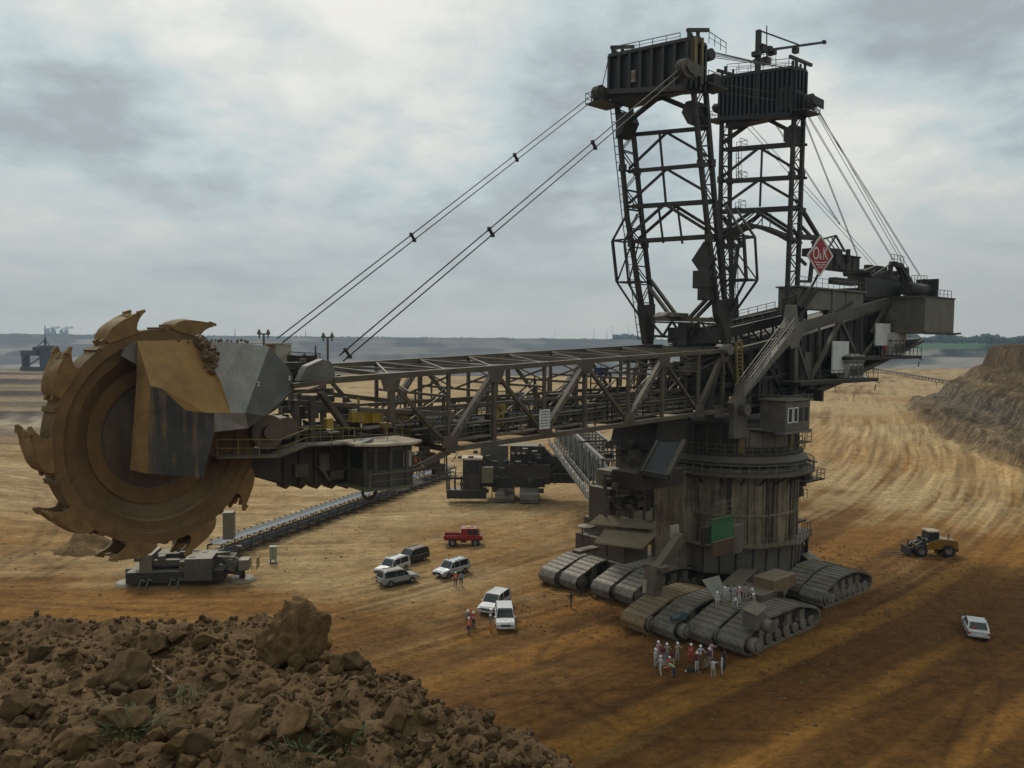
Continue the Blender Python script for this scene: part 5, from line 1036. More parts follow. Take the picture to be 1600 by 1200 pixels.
for i in range(22): q = um(rn.uniform(1350, 1400), rn.uniform(418, 446), rn.uniform(0, 5)); ww = rn.uniform(.3, 1.3); fr2.box(q-V3(ww, .4, rn.uniform(.2, .6)), q+V3(ww*.5, .4, rn.uniform(.2, .5)))
fr2.beam(um(1349, 424, 5), um(1365, 418, 5), .4, .3); fr2.build('sheave_frame', ST_D, WN)
eqbox('motor_cover', 1375, 452, 5.2, 11, 1, 2.6, ST_D); eqbox('motor_cover', 1318, 440, 5.0, 6, 1, .8, ST_D)
# discharge gallery rising behind the masts
ga = MB(); a, c = V3(*Q(1084, 528, 0)), V3(*Q(1236, 492, 0))
for s in (-2.2, 2.2): ga.beam(a+V3(0, s, 0), c+V3(0, s, 0), .3, 1.0); ga.beam(a+V3(0, s, -2.0), c+V3(0, s, -2.0), .3, .4); ga.beam(a+V3(0, s, .6), c+V3(0, s, .6), .5, .12)
ga.box(a+V3(1.5, -2.6, -.6), a+V3(-1, 2.6, 1.2)); ga.tube(a+V3(.5, -2, -.3), a+V3(.5, 2, -.3), 1.0, 18); ga.beam(a+V3(0, 0, -.4), c+V3(0, 0, -.4), 3.8, .2)
for i in range(9): q = a.lerp(c, i/8); ga.beam(q+V3(0, -2.2, 0), q+V3(0, -2.2, -2), .15); ga.beam(q+V3(0, 2.2, 0), q+V3(0, 2.2, -2), .2); ga.beam(q+V3(0, 2.2, 0), a.lerp(c, min(1, (i+1)/8))+V3(0, 2.2, -2), .14)
GA = ga.build('discharge_gallery', ST_M, EX); m_ = MB(); m_.rail([a+V3(-2, -2.4, .6), c+V3(0, -2.4, .6)], 1.2, .04, 2.0, mids=2); m_.rail([a+V3(-2, 2.4, .6), c+V3(0, 2.4, .6)], 1.2, .035, 2.0); m_.build('railing', GRAIL, GA)
# dark frames under the masts (slewing superstructure)
sp = MB()
for V in (-5.2, 5.2):
    for p, q, w in (((9.2, 28), (4.5, 21.5), .8), ((9.2, 28), (12, 21), .5), ((-4.6, 30), (-5, 19.5), .9), ((9, 27.5), (-4.6, 29.5), .6), ((5, 21), (-6, 21), .9), ((2, 28), (2, 21), .5), ((2, 28), (-5, 21), .4), ((9, 24), (-5, 25), .4)): sp.beam((p[0], V, p[1]), (q[0], V, q[1]), w, w*.9)
for u_, z in ((9, 28), (9, 24), (2, 28), (2, 21), (-5, 21), (-5, 29), (6, 25)): sp.beam((u_, -5.2, z), (u_, 5.2, z), .6, .6)
sp.beam((9, -5, 28), (9, 5, 21), .3); sp.beam((9, 5, 28), (9, -5, 21), .3)
SUP = sp.build('slewing_superstructure', ST_D, EX)
rn = random.Random(55); m_ = MB()
for i in range(60):
    q = V3(rn.uniform(-4, 13), rn.uniform(-5, 5), rn.uniform(20.2, 28)); m_.box(q-V3(rn.uniform(.3, 1.2), rn.uniform(.2, .8), rn.uniform(.2, .9)), q+V3(rn.uniform(.3, 1.2), rn.uniform(.2, .8), rn.uniform(.2, .9)), rn.choice((0, 0, 1)))
for i in range(26): q = V3(rn.uniform(-3, 14), rn.uniform(-5, 5), rn.uniform(21, 28)); m_.beam(q, q+V3(rn.uniform(-3, 3), rn.uniform(-2, 2), rn.uniform(-3, 3)), .2, mi=rn.choice((0, 1)))
m_.build_each('machine_unit', [ST_D, ST_B], SUP)
m_ = MB(); 
for x in (1150, 1158): m_.beam(um(x, 535, 5.9), um(x+3, 612, 5.9), .22, .2)
for i in range(14): q = um(1150, 535, 5.9).lerp(um(1153, 612, 5.9), i/13); m_.beam(q, q+V3(-.9, 0, 0), .1)
m_.build('yellow_ladder', YRAIL, SUP)
for V in (-1.2, 1.2): m_ = MB()
m_ = MB(); m_.prism([Q(1058, 497, -1), Q(1020, 494, -2), Q(1028, 488, -2), Q(1060, 490, -1)], (0, 1.5, 0)); m_.build('walk_plate', ST_B, MAST1)
# ---------------------------------------------------------------- turntable and column
tt_ = MB(); tt_.lathe([(7.2, 19.6), (8.1, 19.4), (8.1, 16.2), (8.7, 16.2), (8.7, 15.9), (9.3, 15.3), (9.3, 14.9), (8.3, 14.5)], 64); tt_.lathe([(0, 19.6), (7.2, 19.6)], 64); TT_ = tt_.build('turntable', ST_M, EX)
m_ = MB()
for k in range(64):
    t = 2*PI*k/64; c, s_ = math.cos(t), math.sin(t)
    if k % 2: m_.beam((8.15*c, 8.15*s_, 16.2), (8.15*c, 8.15*s_, 19.3), .12, .15)
m_.build('stiffeners', ST_B, TT_)
m_ = MB(); m_.lathe([(8.18, 16.9), (8.18, 19.2)], 10, a0=R_(48), a1=R_(88)); m_.build('pale_panel', ST_G, TT_)
m_ = MB()
for t in (42, 92): t = R_(t); m_.lathe([(8.22, 16.3), (8.22, 19.3)], 2, a0=t, a1=t+.09)
m_.build_each('warning_panel', metal('dim_yellow', (.20, .145, .03), (.12, .09, .025), damt=.5), TT_)
def ring_rail(mb, r, z, n=56, h=1.1, a0=0, a1=2*PI):
    for k in range(n):
        t0, t1 = a0+(a1-a0)*k/n, a0+(a1-a0)*(k+1)/n; p, q = V3(r*math.cos(t0), r*math.sin(t0), z), V3(r*math.cos(t1), r*math.sin(t1), z)
        mb.beam(p, p+V3(0, 0, h), .06); mb.beam(p+V3(0, 0, h), q+V3(0, 0, h), .07); mb.beam(p+V3(0, 0, h/2), q+V3(0, 0, h/2), .045)
m_ = MB(); ring_rail(m_, 8.9, 16.2); m_.build('railing', ORAIL, TT_)
RD = MB().lathe([(8.0, 13.75), (10.1, 13.75), (10.1, 13.95), (8.0, 13.95)], 64).build('ring_deck', ST_B, EX); m_ = MB(); ring_rail(m_, 10.0, 13.95, 60, 1.15); m_.build('railing', GRAIL, RD)
m_ = MB()
for k in range(24): t = 2*PI*k/24; m_.beam((8.1*math.cos(t), 8.1*math.sin(t), 12.6), (9.9*math.cos(t), 9.9*math.sin(t), 13.7), .15)
m_.build('brackets', ST_M, RD)
co = MB(); co.lathe([(8.15, 2.6), (8.15, 14.6)], 28); CO = co.build('round_column', COLM, EX)
m_ = MB(); rn = random.Random(8)
for k in range(28):
    t = 2*PI*k/28; c, s_ = math.cos(t), math.sin(t); r = 8.15*math.cos(PI/28*0)+.02
    if k % 2 == 0: m_.beam((r*c, r*s_, 3), (r*c, r*s_, 13.7), .22, .55, up=(c, s_, 0))
    else: m_.tube((r*c, r*s_, 4), (r*c, r*s_, 13.7), .16, 8)
    if rn.random() < .5: t += .09; c, s_ = math.cos(t), math.sin(t); m_.tube((8.3*c, 8.3*s_, 5), (8.3*c, 8.3*s_, 13.7), .08, 6)
m_.build('stiffener_ribs', COLM, CO)
m_ = MB()
for k in (1.6, 4.3, 4.9, 7.2, 8.8, 9.3, 11.1): t = R_(18+k*11); c, s_ = math.cos(t), math.sin(t); m_.beam((8.16*c, 8.16*s_, 5.9), (8.16*c, 8.16*s_, 13.6), .5, .2, up=(c, s_, 0))
m_.build('dark_slots', ST_D, CO)
MB().box((10.5, -3.2, 3), (7.0, 1.2, 14)).build('service_shaft', COLM, CO)
m_ = MB(); m_.lathe([(8.2, 9.0), (8.4, 9.0), (8.4, 9.25), (8.2, 9.25)], 28); m_.build('band', COLM, CO)
m_ = MB(); m_.lathe([(7, 5.6), (9.0, 5.6), (8.8, 2.4), (7.5, 2.2)], 10, a0=R_(18), a1=R_(378)); LC = m_.build('lower_skirt', PANEL, EX)
m_ = MB()
for k in range(10):
    for f in (0, .33, .66):
        t0, t1 = R_(18+36*k), R_(54+36*k); a, c = V3(9.02*math.cos(t0), 9.02*math.sin(t0), 0), V3(9.02*math.cos(t1), 9.02*math.sin(t1), 0); q = a.lerp(c, f); m_.beam(q*1.0+V3(0, 0, 5.5), q*.978+V3(0, 0, 2.5), .13, .16)
m_.build_each('skirt_rib', ST_M, LC); m_ = MB(); m_.lathe([(8.1, 5.7), (10.0, 5.7), (10.0, 5.85), (8.1, 5.85)], 10, a0=R_(18), a1=R_(378)); m_.build('skirt_walkway', ST_B, LC)
m_ = MB(); ring_rail(m_, 9.9, 5.85, 14, 1.1, R_(54), R_(126)); m_.build('railing', ORAIL, LC)
def colbox(name, px0, py0, px1, py1, V, dd, mat, par=None, bev=.02):
    a, c = V3(*Q(px0, py0, V)), V3(*Q(px1, py1, V)); return MB().box((a.x, V, a.z), (c.x, V-dd, c.z)).build(name, mat, par or CO, bev=bev)
colbox('green_sheet', 1113, 812, 1146, 845, 9.1, .2, GRN); colbox('dark_doorway', 1098, 825, 1112, 848, 8.95, .2, ST_D); colbox('grey_box', 1147, 822, 1160, 862, 9.1, .6, ST_G); colbox('pale_notice', 1050, 822, 1061, 838, 7.6, .3, BEID)
colbox('balcony_front', 1115, 848, 1148, 862, 10.1, .25, metal('rust', (.10, .065, .038), (.07, .045, .028), damt=.5))
m_ = MB(); a = um(1106, 820, 9.0); m_.rail([a+V3(0, .5, 0), a+V3(-5, .5, 0)], 2.2, .035, 1.2, mids=3); m_.build('stand_railing', ORAIL, CO)
m_ = MB(); a = um(1238, 800, 6.6); m_.tube(a+V3(0, 0, -1), a+V3(0, 0, 1.4), .42, 14); m_.build('green_tank', GRN, CO)
m_ = MB(); a = um(1238, 812, 6.6); m_.box(a+V3(1, -1.5, -.2), a+V3(-1.5, 1, 0)); m_.rail([a+V3(1, 1, 2.6), a+V3(-1.5, 1, 2.6)], 1.1, .03, .7); q = um(1246, 832, 6.6); m_.box(q+V3(1.5, -2, 0), q+V3(-1.9, .6, .15)); m_.prism([q+V3(1.3, .3, -.3), q+V3(-.2, .3, -.3), q+V3(-1.5, .3, -2.2), q+V3(-.4, .3, -2.2)], (0, -1.4, 0)); m_.box(q+V3(-.6, -1.6, -3.9), q+V3(-1.5, .2, -2.1)); m_.beam(q+V3(-1.7, .3, 0), q+V3(-1.7, .3, -4.6), .3); m_.beam(q+V3(1.1, .3, 0), q+V3(1.1, .3, -4.6), .3); m_.box(q+V3(1.5, -1.5, -4.8), q+V3(-2.6, .8, -4.6)); m_.rail([q+V3(0, .6, .1), q+V3(-1.9, .6, .1)], 1.1, .03, .6); m_.build('side_chute', ST_M, CO)
m_ = MB(); q = um(1262, 748, 6.2); m_.box(q+V3(2.6, -3.0, -.2), q+V3(-2.3, 1, 0)); m_.rail([q+V3(2.6, 1, 0), q+V3(-2.3, 1, 0), q+V3(-2.3, -3, 0)], 1.15, .035, .9); m_.box(q+V3(1.2, -.8, 0), q+V3(-.2, .4, 1.6)); m_.prism([q+V3(2.2, .8, 2.6), q+V3(-.8, .8, 2.0), q+V3(-.8, .8, 2.15), q+V3(2.2, .8, 2.85)], (0, -2.4, 0)); m_.box(q+V3(2.4, -.8, -.8), q+V3(.6, .2, -.2)); m_.box(q+V3(2.3, -.8, -2.0), q+V3(1.3, .2, -.9)); m_.build('side_balcony', ST_D, EX)
m_ = MB(); q = um(1250, 690, 7.5); m_.rail([q+V3(.6, .6, 0), q+V3(-1.6, .6, 0), q+V3(-1.6, -2, 0)], 1.1, .035, .8); m_.box(q+V3(1, -2, -.15), q+V3(-1.6, .6, 0)); m_.build('small_balcony', ORAIL, EX)
# grey control room beside the turntable
c0 = V3(*Q(1228, 650, 10)); uu0, uu1, vv0 = c0.x, c0.x-5.1, 6.7; cz0, cz1 = 19.0, 22.3
cc = MB(); cc.box((uu0, vv0, cz0), (uu1, 10, cz1)); cc.box((uu0+.3, vv0-.2, cz1), (uu1-.3, 10.25, cz1+.16)); CR_ = cc.build('control_room', PANEL, EX, bev=.05)
m_ = MB()
for i in range(3): v_ = 7.1+i*.95; m_.box((uu0, v_, cz0+1.2), (uu0+.05, v_+.7, cz0+2.35))
m_.build('shutters', ST_G, CR_)
m_ = MB()
for i in range(4): u_ = uu0-.45-i*1.15; m_.box((u_, 10, cz0+1.0), (u_-.75, 10.04, cz0+2.5))
m_.build('windows', GLS, CR_); m_ = MB()
for i in range(2):
    u_ = uu0-.45-i*1.15
    for a, c in (((u_+.1, cz0+.9), (u_, cz0+2.6)), ((u_-.75, cz0+.9), (u_-.85, cz0+2.6)), ((u_+.1, cz0+.9), (u_-.85, cz0+1.0)), ((u_+.1, cz0+2.5), (u_-.85, cz0+2.6))): m_.box((a[0], 10, a[1]), (c[0], 10.08, c[1]))
m_.build('window_frame', WPT, CR_); m_ = MB(); m_.rail([(uu0+.2, vv0, cz1+.16), (uu0+.2, 10.1, cz1+.16), (uu1-.2, 10.1, cz1+.16)], .5, .035, .7); m_.box((uu1-.2, 9, cz0-.3), (uu0+.5, 10.2, cz0-.02)); m_.build('roof_rail', GRAIL, CR_)
m_ = MB(); m_.rail([(6, 6.4, 21.6), (-6, 6.4, 22.6)], 1.1, .035, 1.3); m_.box((6, 5.2, 21.5), (-6.5, 6.4, 21.62)); m_.box((5.2, 6.3, 18.8), (1, 9, 19)); m_.box((-6.5, 6.0, 21.8), (-7.0, 8.5, 23.2)); m_.build('side_gangway', ST_D, EX)
# rubber chute curtain and dark machinery on the left of the column
pc = [V3(*Q(x, y, V)) for x, y, V in ((1028, 690, 5.5), (1070, 690, 6.5), (1062, 712, 7.2), (1043, 745, 7.6), (1003, 738, 6.0))]
m_ = MB(); m_.prism(pc, (0, -.8, -.3)); m_.build('rubber_chute', metal('blue_rubber', (.020, .025, .033), (.015, .018, .023), damt=.2, rough=.4, dust=0), EX, bev=.05)
m_ = MB(); m_.beam(pc[1], pc[3], .5, .6); m_.beam(pc[3], pc[4], .5, .5); m_.beam(pc[0], pc[4], .25, .4); m_.box(V3(*Q(1003, 742, 6)), V3(*Q(1068, 756, 6))+V3(0, -4, 0)); m_.prism([Q(1030, 655, 4), Q(1075, 655, 4), Q(1068, 705, 4), Q(1020, 705, 4)], (0, -6, 0)); m_.build('chute_frame', ST_M, EX)
hp = MB(); V = 1.5
def hb_(x0, y0, x1, y1, V, dd, mi=0): x0 = x0+min(dd*9, (x1-x0)*.55); a, c = Q(x0, y0, V), Q(x1, y1, V); hp.box((a[0], V, a[2]), (c[0], V-dd, c[2]), mi)
hb_(962, 760, 1022, 820, 1.5, 5); hb_(950, 800, 1024, 822, 2.0, 6, 1); hb_(942, 765, 962, 815, 1, 3); hb_(975, 690, 1010, 742, 0, 3); hb_(925, 822, 1020, 850, 2.5, 6, 0); hb_(930, 852, 1012, 872, 3.2, 7, 0); hb_(968, 776, 1012, 790, 1.9, .4, 2); hb_(944, 742, 1020, 752, 1.6, 5, 1)
for x in (945, 965, 985, 1005, 1020): a, c = um(x, 740, 1.8), um(x, 870, 2.2); c.x = a.x; hp.beam(a, c, .3)
hp.tube(um(985, 715, 1), um(1010, 715, 1), 1.4, 18)
HP = hp.build('transfer_tower', [metal('tower_steel', (.10, .085, .055), (.06, .05, .034), damt=.5), COLM, ST_D], EX, bev=.02)
rn = random.Random(77); m_ = MB()
for i in range(60): q = um(rn.uniform(945, 1022), rn.uniform(690, 800), rn.uniform(0, 2.8)); s = rn.uniform(.1, .6); m_.box(q-V3(s, .3, s*.7), q+V3(s, .3, s*.6), rn.choice((0, 1)))
for i in range(24): q = um(rn.uniform(940, 1020), rn.uniform(670, 760), rn.uniform(-3, 2)); m_.beam(q, q+V3(rn.uniform(-3, 3), rn.uniform(-2, 2), rn.uniform(-1.5, 1.5)), .16, mi=1)
m_.build_each('machine_unit', [ST_D, ST_B], HP)
m_ = MB(); m_.prism([Q(920, 820, 3.4), Q(936, 806, 1.8), Q(1026, 813, 1.8), Q(1024, 828, 3.4)], (0, 0, .15)); m_.prism([Q(928, 849, 5.0), Q(946, 829, 3.2), Q(1024, 838, 3.2), Q(1004, 859, 5.0)], (0, 0, .16)); m_.prism([Q(940, 833, 3.3), Q(946, 823, 2.4), Q(1026, 830, 2.4), Q(1024, 841, 3.3)], (0, 0, .12)); m_.build('shelter_roofs', metal('dusty_roof', (.26, .20, .12), (.19, .145, .085), damt=.4), HP)
m_ = MB(); m_.rail([um(905, 850, 1), um(935, 852, 3.4), um(1010, 872, 3.6)], 1.2, .035, 1.); m_.beam(um(910, 846, 1), um(910, 822, 1), .12); m_.lathe([(.01, .2), (.9, .05), (1.0, -.1)], 16, mx=Matrix.Translation(um(916, 822, 1))); m_.box(um(905, 862, 2), um(925, 856, 1)); m_.build('outer_platform', ST_B, HP)
lg = MB(); lg.beam(Q(1062, 838, 8.6), Q(1024, 893, 9.6), .9, .8, up=(0, 1, 0)); lg.beam(Q(1024, 888, 9.4), Q(1018, 930, 9.4), 1.3, 1.3); lg.box(V3(*Q(1018, 880, 9.4))-V3(.2, 1.2, .3), V3(*Q(1034, 892, 9.4))+V3(0, 1, .2)); lg.build('support_leg', ST_B, EX, bev=.04)
eqbox('pale_cabinet', 1009, 916, 9, .5, .4, 1.2, BEID)
# ---------------------------------------------------------------- crawlers
def crawler(u1, u0, v0, v1, mat, h=3.0, gearside=1):
    w_ = v1-v0; pr = [(u1-1.0, .05), (u1-.25, .45), (u1-.02, 1.1), (u1-.35, 1.75), (u1-2.0, 2.35), (u1-4.2, h), (u0+4.2, h), (u0+1.6, 2.35), (u0+.3, 1.8), (u0, 1.1), (u0+.3, .45), (u0+1.0, .05)]
    # smooth closed path
    P = []; n = len(pr)
    for i in range(n):
        a, b, c, d = (Vector(pr[(i+k) % n]) for k in (-1, 0, 1, 2)); m = max(1, int((c-b).length/.25))
        for j in range(m):
            t = j/m
            if (c-b).length > 5: P.append(b.lerp(c, t))
            else: P.append(.5*((2*b)+(-a+c)*t+(2*a-5*b+4*c-d)*t*t+(-a+3*b-3*c+d)*t**3) if (b-a).length < 5 and (d-c).length < 5 else b.lerp(c, t))
    P.append(P[0]); L = [0]
    for a, c in zip(P, P[1:]): L.append(L[-1]+(c-a).length)
    N = int(L[-1]/.78); st = L[-1]/N; mb = MB(); k = 0
    def at(s):
        s %= L[-1]; import bisect; i = min(bisect.bisect_right(L, s)-1, len(P)-2); return P[i].lerp(P[i+1], (s-L[i])/max(1e-6, L[i+1]-L[i]))
    rr = random.Random(int(u1*10+v0*7))
    for i in range(N):
        a, c = at(i*st+.02), at((i+1)*st-.02); mp = (a+c)/2; d = (c-a).normalized(); nn = Vector((d.y, -d.x)); cc_ = Vector(((u0+u1)/2, 1.4))
        if nn.dot(mp-cc_) < 0: nn = -nn
        j_ = rr.uniform(-.015, .015); q0 = V3(a.x+nn.x*j_, 0, a.y+nn.y*j_); q1 = V3(c.x+nn.x*j_, 0, c.y+nn.y*j_); N3 = V3(nn.x, 0, nn.y)
        vs = [q0+V3(0, v0, 0), q0+V3(0, v1, 0), q1+V3(0, v1, 0), q1+V3(0, v0, 0)]
        mb.add([p-N3*.22 for p in vs]+[p for p in vs], [(3, 2, 1, 0), (4, 5, 6, 7), (0, 1, 5, 4), (1, 2, 6, 5), (2, 3, 7, 6), (3, 0, 4, 7)])
        mb.beam(q0*.8+q1*.2+V3(0, v0, 0)+N3*.02, q0*.8+q1*.2+V3(0, v1, 0)+N3*.02, .07, .08, up=N3)
        for y in (v0+w_*.3, v0+w_*.7): q = (q0+q1)/2+V3(0, y, 0)+N3*.0; mb.beam(q-V3(0, .07, 0), q+V3(0, .07, 0), .12, .05, up=N3, mi=1)
    o = mb.build('crawler', [mat, ST_D], EX)
    b = MB(); inn = [(u1-1.4, .5), (u1-.9, 1.2), (u1-2.4, 1.9), (u1-4.4, 2.45), (u0+4.4, 2.45), (u0+2.0, 1.9), (u0+.9, 1.2), (u0+1.4, .5)]
    b.prism([(x, v0+.45, z) for x, z in inn], (0, w_-.9, 0)); b.build('side_frame', ST_D, o)
    b = MB()
    for i in range(8):
        x = u0+1.6+(u1-u0-3.2)*i/7
        for y in (v1-.34,): MB().lathe([(.0, y), (.5, y), (.55, y+.05), (.55, y+.23), (.5, y+.28), (0, y+.28)], 16, 0, Matrix.Translation((x, 0, .78)) @ mw).build('road_wheel', TRK, o)
    for i in range(4):
        x = u0+3.4+(u1-u0-6.8)*i/3
        for y in (v1-.5, v0+.1): b.box((x-.45, y, 1.2), (x+.45, y+.35, 2.3)); b.beam((x-.6, y+.1, 2.4), (x+.7, y+.1, 1.3), .2)
    b.build_each('wheel_bogie', TRK, o)
    b = MB(); x = u1-1.25; e_ = .8 if round(v1, 2) in (10.3, 16.7, 15.0) else .12; b.tube((x, v1-.1, 1.15), (x, v1+e_, 1.15), .72, 20); b.tube((x, v1+e_, 1.15), (x, v1+e_+.2, 1.15), .42, 14)
    b.build('drive_sprocket', TRK, o); return o
for a in ((24.6, 11.2, 4.6, 7.5, TRKB), (23.6, 10.4, 7.75, 10.3, TRK), (22.2, 8.6, 10.8, 13.65, TRK), (21.6, 7.6, 13.9, 16.7, TRK), (20.8, 7.4, -11.7, -9.1, TRK), (20.2, 7.0, -8.8, -6.2, TRK), (19.5, 6.4, -4.4, -1.75, TRK), (19.0, 6.0, -1.45, 1.2, TRK), (3.6, -8.2, 12.0, 14.6, TRK), (2.8, -8.6, 8.9, 11.5, TRK)): crawler(*a)
cw_ = MB(); cw_.box((17, 9.9, 1.0), (12.5, 10.9, 2.6)); cw_.tube((3.5, 10.5, 2.2), (8.5, 12.5, 2.2), .55, 14); cw_.beam((3, 6, 2.6), (17, 10.4, 2.3), 2.0, 1.4); cw_.beam((0, -5, 2.6), (15, -5, 2.3), 2.0, 1.4); cw_.beam((-9, 4, 2.6), (-3, 11.5, 2.2), 1.6, 1.2); cw_.box((14, 9.9, 2.6), (11, 13.8, 3.6)); cw_.box((19, 7.6, .5), (8, 16, .9)) if False else None
cw_.box((14.5, -8.9, 2.2), (7, -2, 3.0)); cw_.lathe([(0, 2.3), (8, 2.3), (8, 3.0)], 24); cw_.build('undercarriage_frame', ST_B, EX, bev=.04)
m_ = MB(); m_.box((11.5, 11.2, 3.2), (7.2, 13.6, 4.6)); m_.build('mud_cover', metal('mud_cover', (.22, .155, .085), (.16, .11, .06), damt=.3), EX, bev=.08)
m_ = MB(); q = um(1107, 900, 10.2); m_.prism([um(1097, 906, 10.6), um(1123, 899, 10.2), um(1139, 934, 11.6), um(1119, 940, 12)], (-.1, -.1, -.06)); m_.build('leaning_plate', metal('olive_plate', (.20, .20, .155), (.16, .16, .125), damt=.2), EX)
m_ = MB(); a = um(1066, 962, 10.6); m_.box(a-V3(.5, .3, .4), a+V3(.7, .2, .3)); m_.tube(a+V3(.6, 0, .1), a+V3(1.6, 0, 0), .3, 12); m_.build('track_motor', plain('teal_motor', (.05, .075, .08), .5), EX, bev=.05)
m_ = MB(); a = um(1172, 985, 16.8); m_.box(a+V3(.2, -.7, .2), a+V3(-1.4, .8, 1.6)); m_.prism([a+V3(.4, -.7, 1.8), a+V3(-1.4, -.7, 2.2), a+V3(-1.4, .9, 2.0), a+V3(.4, .9, 1.6)], (0, 0, .12)); m_.tube(a+V3(-1, .8, .5), a+V3(-1, 1.6, .5), .6, 16); m_.build('gearbox_cover', ST_G, EX, bev=.05)
# ---------------------------------------------------------------- people
def cloth(name, c): return plain('cloth_'+name, c, .85, 0, .2, 14)
CL = {k: cloth(k, v) for k, v in dict(white=(.44, .44, .43), pale=(.33, .30, .26), pink=(.50, .30, .32), orange=(.62, .13, .03), red=(.42, .04, .035), maroon=(.13, .02, .03), navy=(.03, .04, .08), dark=(.03, .03, .03), grey=(.16, .17, .18), blue=(.22, .28, .38), green=(.30, .38, .22), khaki=(.20, .15, .09), purple=(.08, .04, .08)).items()}
SKIN = plain('skin', (.42, .25, .18), .6, 0, .1); HAIR = plain('hair', (.06, .04, .03), .8); HELM = plain('helmet_white', (.75, .75, .74), .4); HELR = plain('helmet_red', (.5, .05, .04), .4); SHOE = plain('shoe', (.03, .028, .025), .7)
def body_mesh(pose, key):
    # joints: x to the side, y forward, z up
    J = dict(pel=(0, 0, .95), sp=(0, .0, 1.12), ch=(0, 0, 1.32), nk=(0, 0, 1.48), hd=(0, .02, 1.62), cr=(0, .0, 1.71))
    lean, armL, armR, legL, legR, crouch = (pose.get(k, d) for k, d in (('lean', 0), ('armL', (.1, 0)), ('armR', (.1, 0)), ('legL', 0), ('legR', 0), ('crouch', 0)))
    dz = -.38*crouch; hip = .95+dz
    def up(y, z): a = lean; return (0, y*math.cos(a)+(z-.95)*math.sin(a), hip+(z-.95)*math.cos(a)-y*math.sin(a))
    V = []; E = []; Rr = []; B = []      # B: bone kind of an edge
    def v(p, r): V.append(Vector(p)); Rr.append(r); return len(V)-1
    def e(a, b, k): E.append((a, b)); B.append(k)
    pel = v((0, 0, hip), (.145, .11)); sp = v(up(0, 1.12), (.135, .10)); ch = v(up(.0, 1.33), (.165, .115)); nk = v(up(0, 1.49), (.055, .055)); hd = v(up(.015, 1.61), (.082, .095)); cr = v(up(0, 1.71), (.07, .08)); ns = v(up(.115, 1.60), (.014, .014))
    e(pel, sp, 1); e(sp, ch, 1); e(ch, nk, 1); e(nk, hd, 0); e(hd, cr, 0); e(hd, ns, 0)
    for s, leg, arm in ((-1, legL, armL), (1, legR, armR)):
        h = v((s*.10, 0, hip-.06), (.10, .10)); e(pel, h, 2); kn_y = math.sin(leg+crouch*1.2)*.44; kn = v((s*.13, kn_y, hip-.06-math.cos(leg+crouch*1.2)*.42), (.065, .07)); e(h, kn, 2)
        an_y = kn_y-math.sin(max(0, -leg)*.8+crouch*1.5)*.4+min(0, 0); kz = V[kn].z; an = v((s*.13, an_y, .09), (.045, .05)); e(kn, an, 2); to = v((s*.15, an_y+.17, .035), (.04, .035)); e(an, to, 3)
        sh = v((s*.19,)+up(0, 1.42)[1:], (.062, .062)); e(ch, sh, 1); side, fwd = arm[:2]; bend = arm[2] if len(arm) > 2 else .3
        d = Vector((s*math.sin(side), math.sin(fwd)*math.cos(side), -math.cos(fwd)*math.cos(side))); el = v(V[sh]+d*.29, (.044, .044)); e(sh, el, 1)
        f2 = fwd+bend; d2 = Vector((s*math.sin(side)*.6, math.sin(f2)*math.cos(side), -math.cos(f2)*math.cos(side))).normalized(); wr = v(V[el]+d2*.25, (.03, .03)); e(el, wr, 1)
        pm = v(V[wr]+d2*.07, (.036, .018)); e(wr, pm, 0); sd = d2.cross(Vector((1, 0, 0))).normalized()
        for i, L in enumerate((.075, .085, .08, .062)):
            a = v(V[pm]+sd*(i-1.5)*.018+d2*L*.6+Vector((-s*.01, 0, 0)), (.008, .008)); b = v(V[a]+d2*L*.4+Vector((-s*.018, 0, 0)), (.007, .007)); e(pm, a, 0); e(a, b, 0)
        th = v(V[wr]+d2*.045-sd*.045, (.009, .009)); e(wr, th, 0)
    me = bpy.data.meshes.new(key); me.from_pydata(V, E, []); o = bpy.data.objects.new(key, me); COL.objects.link(o); sk = o.modifiers.new('s', 'SKIN'); sk.use_smooth_shade = True; o.modifiers.new('u', 'SUBSURF').levels = 1
    for i, d in enumerate(me.skin_vertices[0].data): d.radius = Rr[i] if isinstance(Rr[i], tuple) else (Rr[i],)*2; d.use_root = (i == 0)
    bpy.context.view_layer.update(); m2 = bpy.data.meshes.new_from_object(o.evaluated_get(bpy.context.evaluated_depsgraph_get())); bpy.data.objects.remove(o)
    m2.materials.clear()
    for k in range(4): m2.materials.append(SKIN)
    for p in m2.polygons:
        c = p.center; best = 9; bk_ = 0
        for (a, b), k in zip(E, B):
            A, D = V[a], V[b]-V[a]; t = max(0, min(1, (c-A).dot(D)/max(1e-9, D.length_squared))); ds = (c-A-D*t).length-.5*(Rr[a][0] if isinstance(Rr[a], tuple) else .05)
            if ds < best: best, bk_ = ds, k
        p.material_index = bk_
    return m2, V[hd], V[cr], lean
POSES = {k: body_mesh(p, 'person_body') for k, p in dict(stand=dict(armL=(.12, .05), armR=(.15, .1)), hips=dict(armL=(.7, -.2, 1.2), armR=(.6, -.1, 1.3), legR=.12, legL=-.05), walk=dict(armL=(.1, .5), armR=(.1, -.4), legL=-.35, legR=.38, lean=.05),
   photo=dict(armL=(.3, .9, 1.5), armR=(.3, .9, 1.5)), bend=dict(lean=1.0, armL=(.15, .9), armR=(.1, 1.1), legL=.1, legR=-.1), crouch=dict(crouch=1., lean=.6, armL=(.1, .7), armR=(.1, .9)), point=dict(armR=(.3, 1.2, .2), armL=(.1, .1), lean=.1)).items()}
BMC = {}
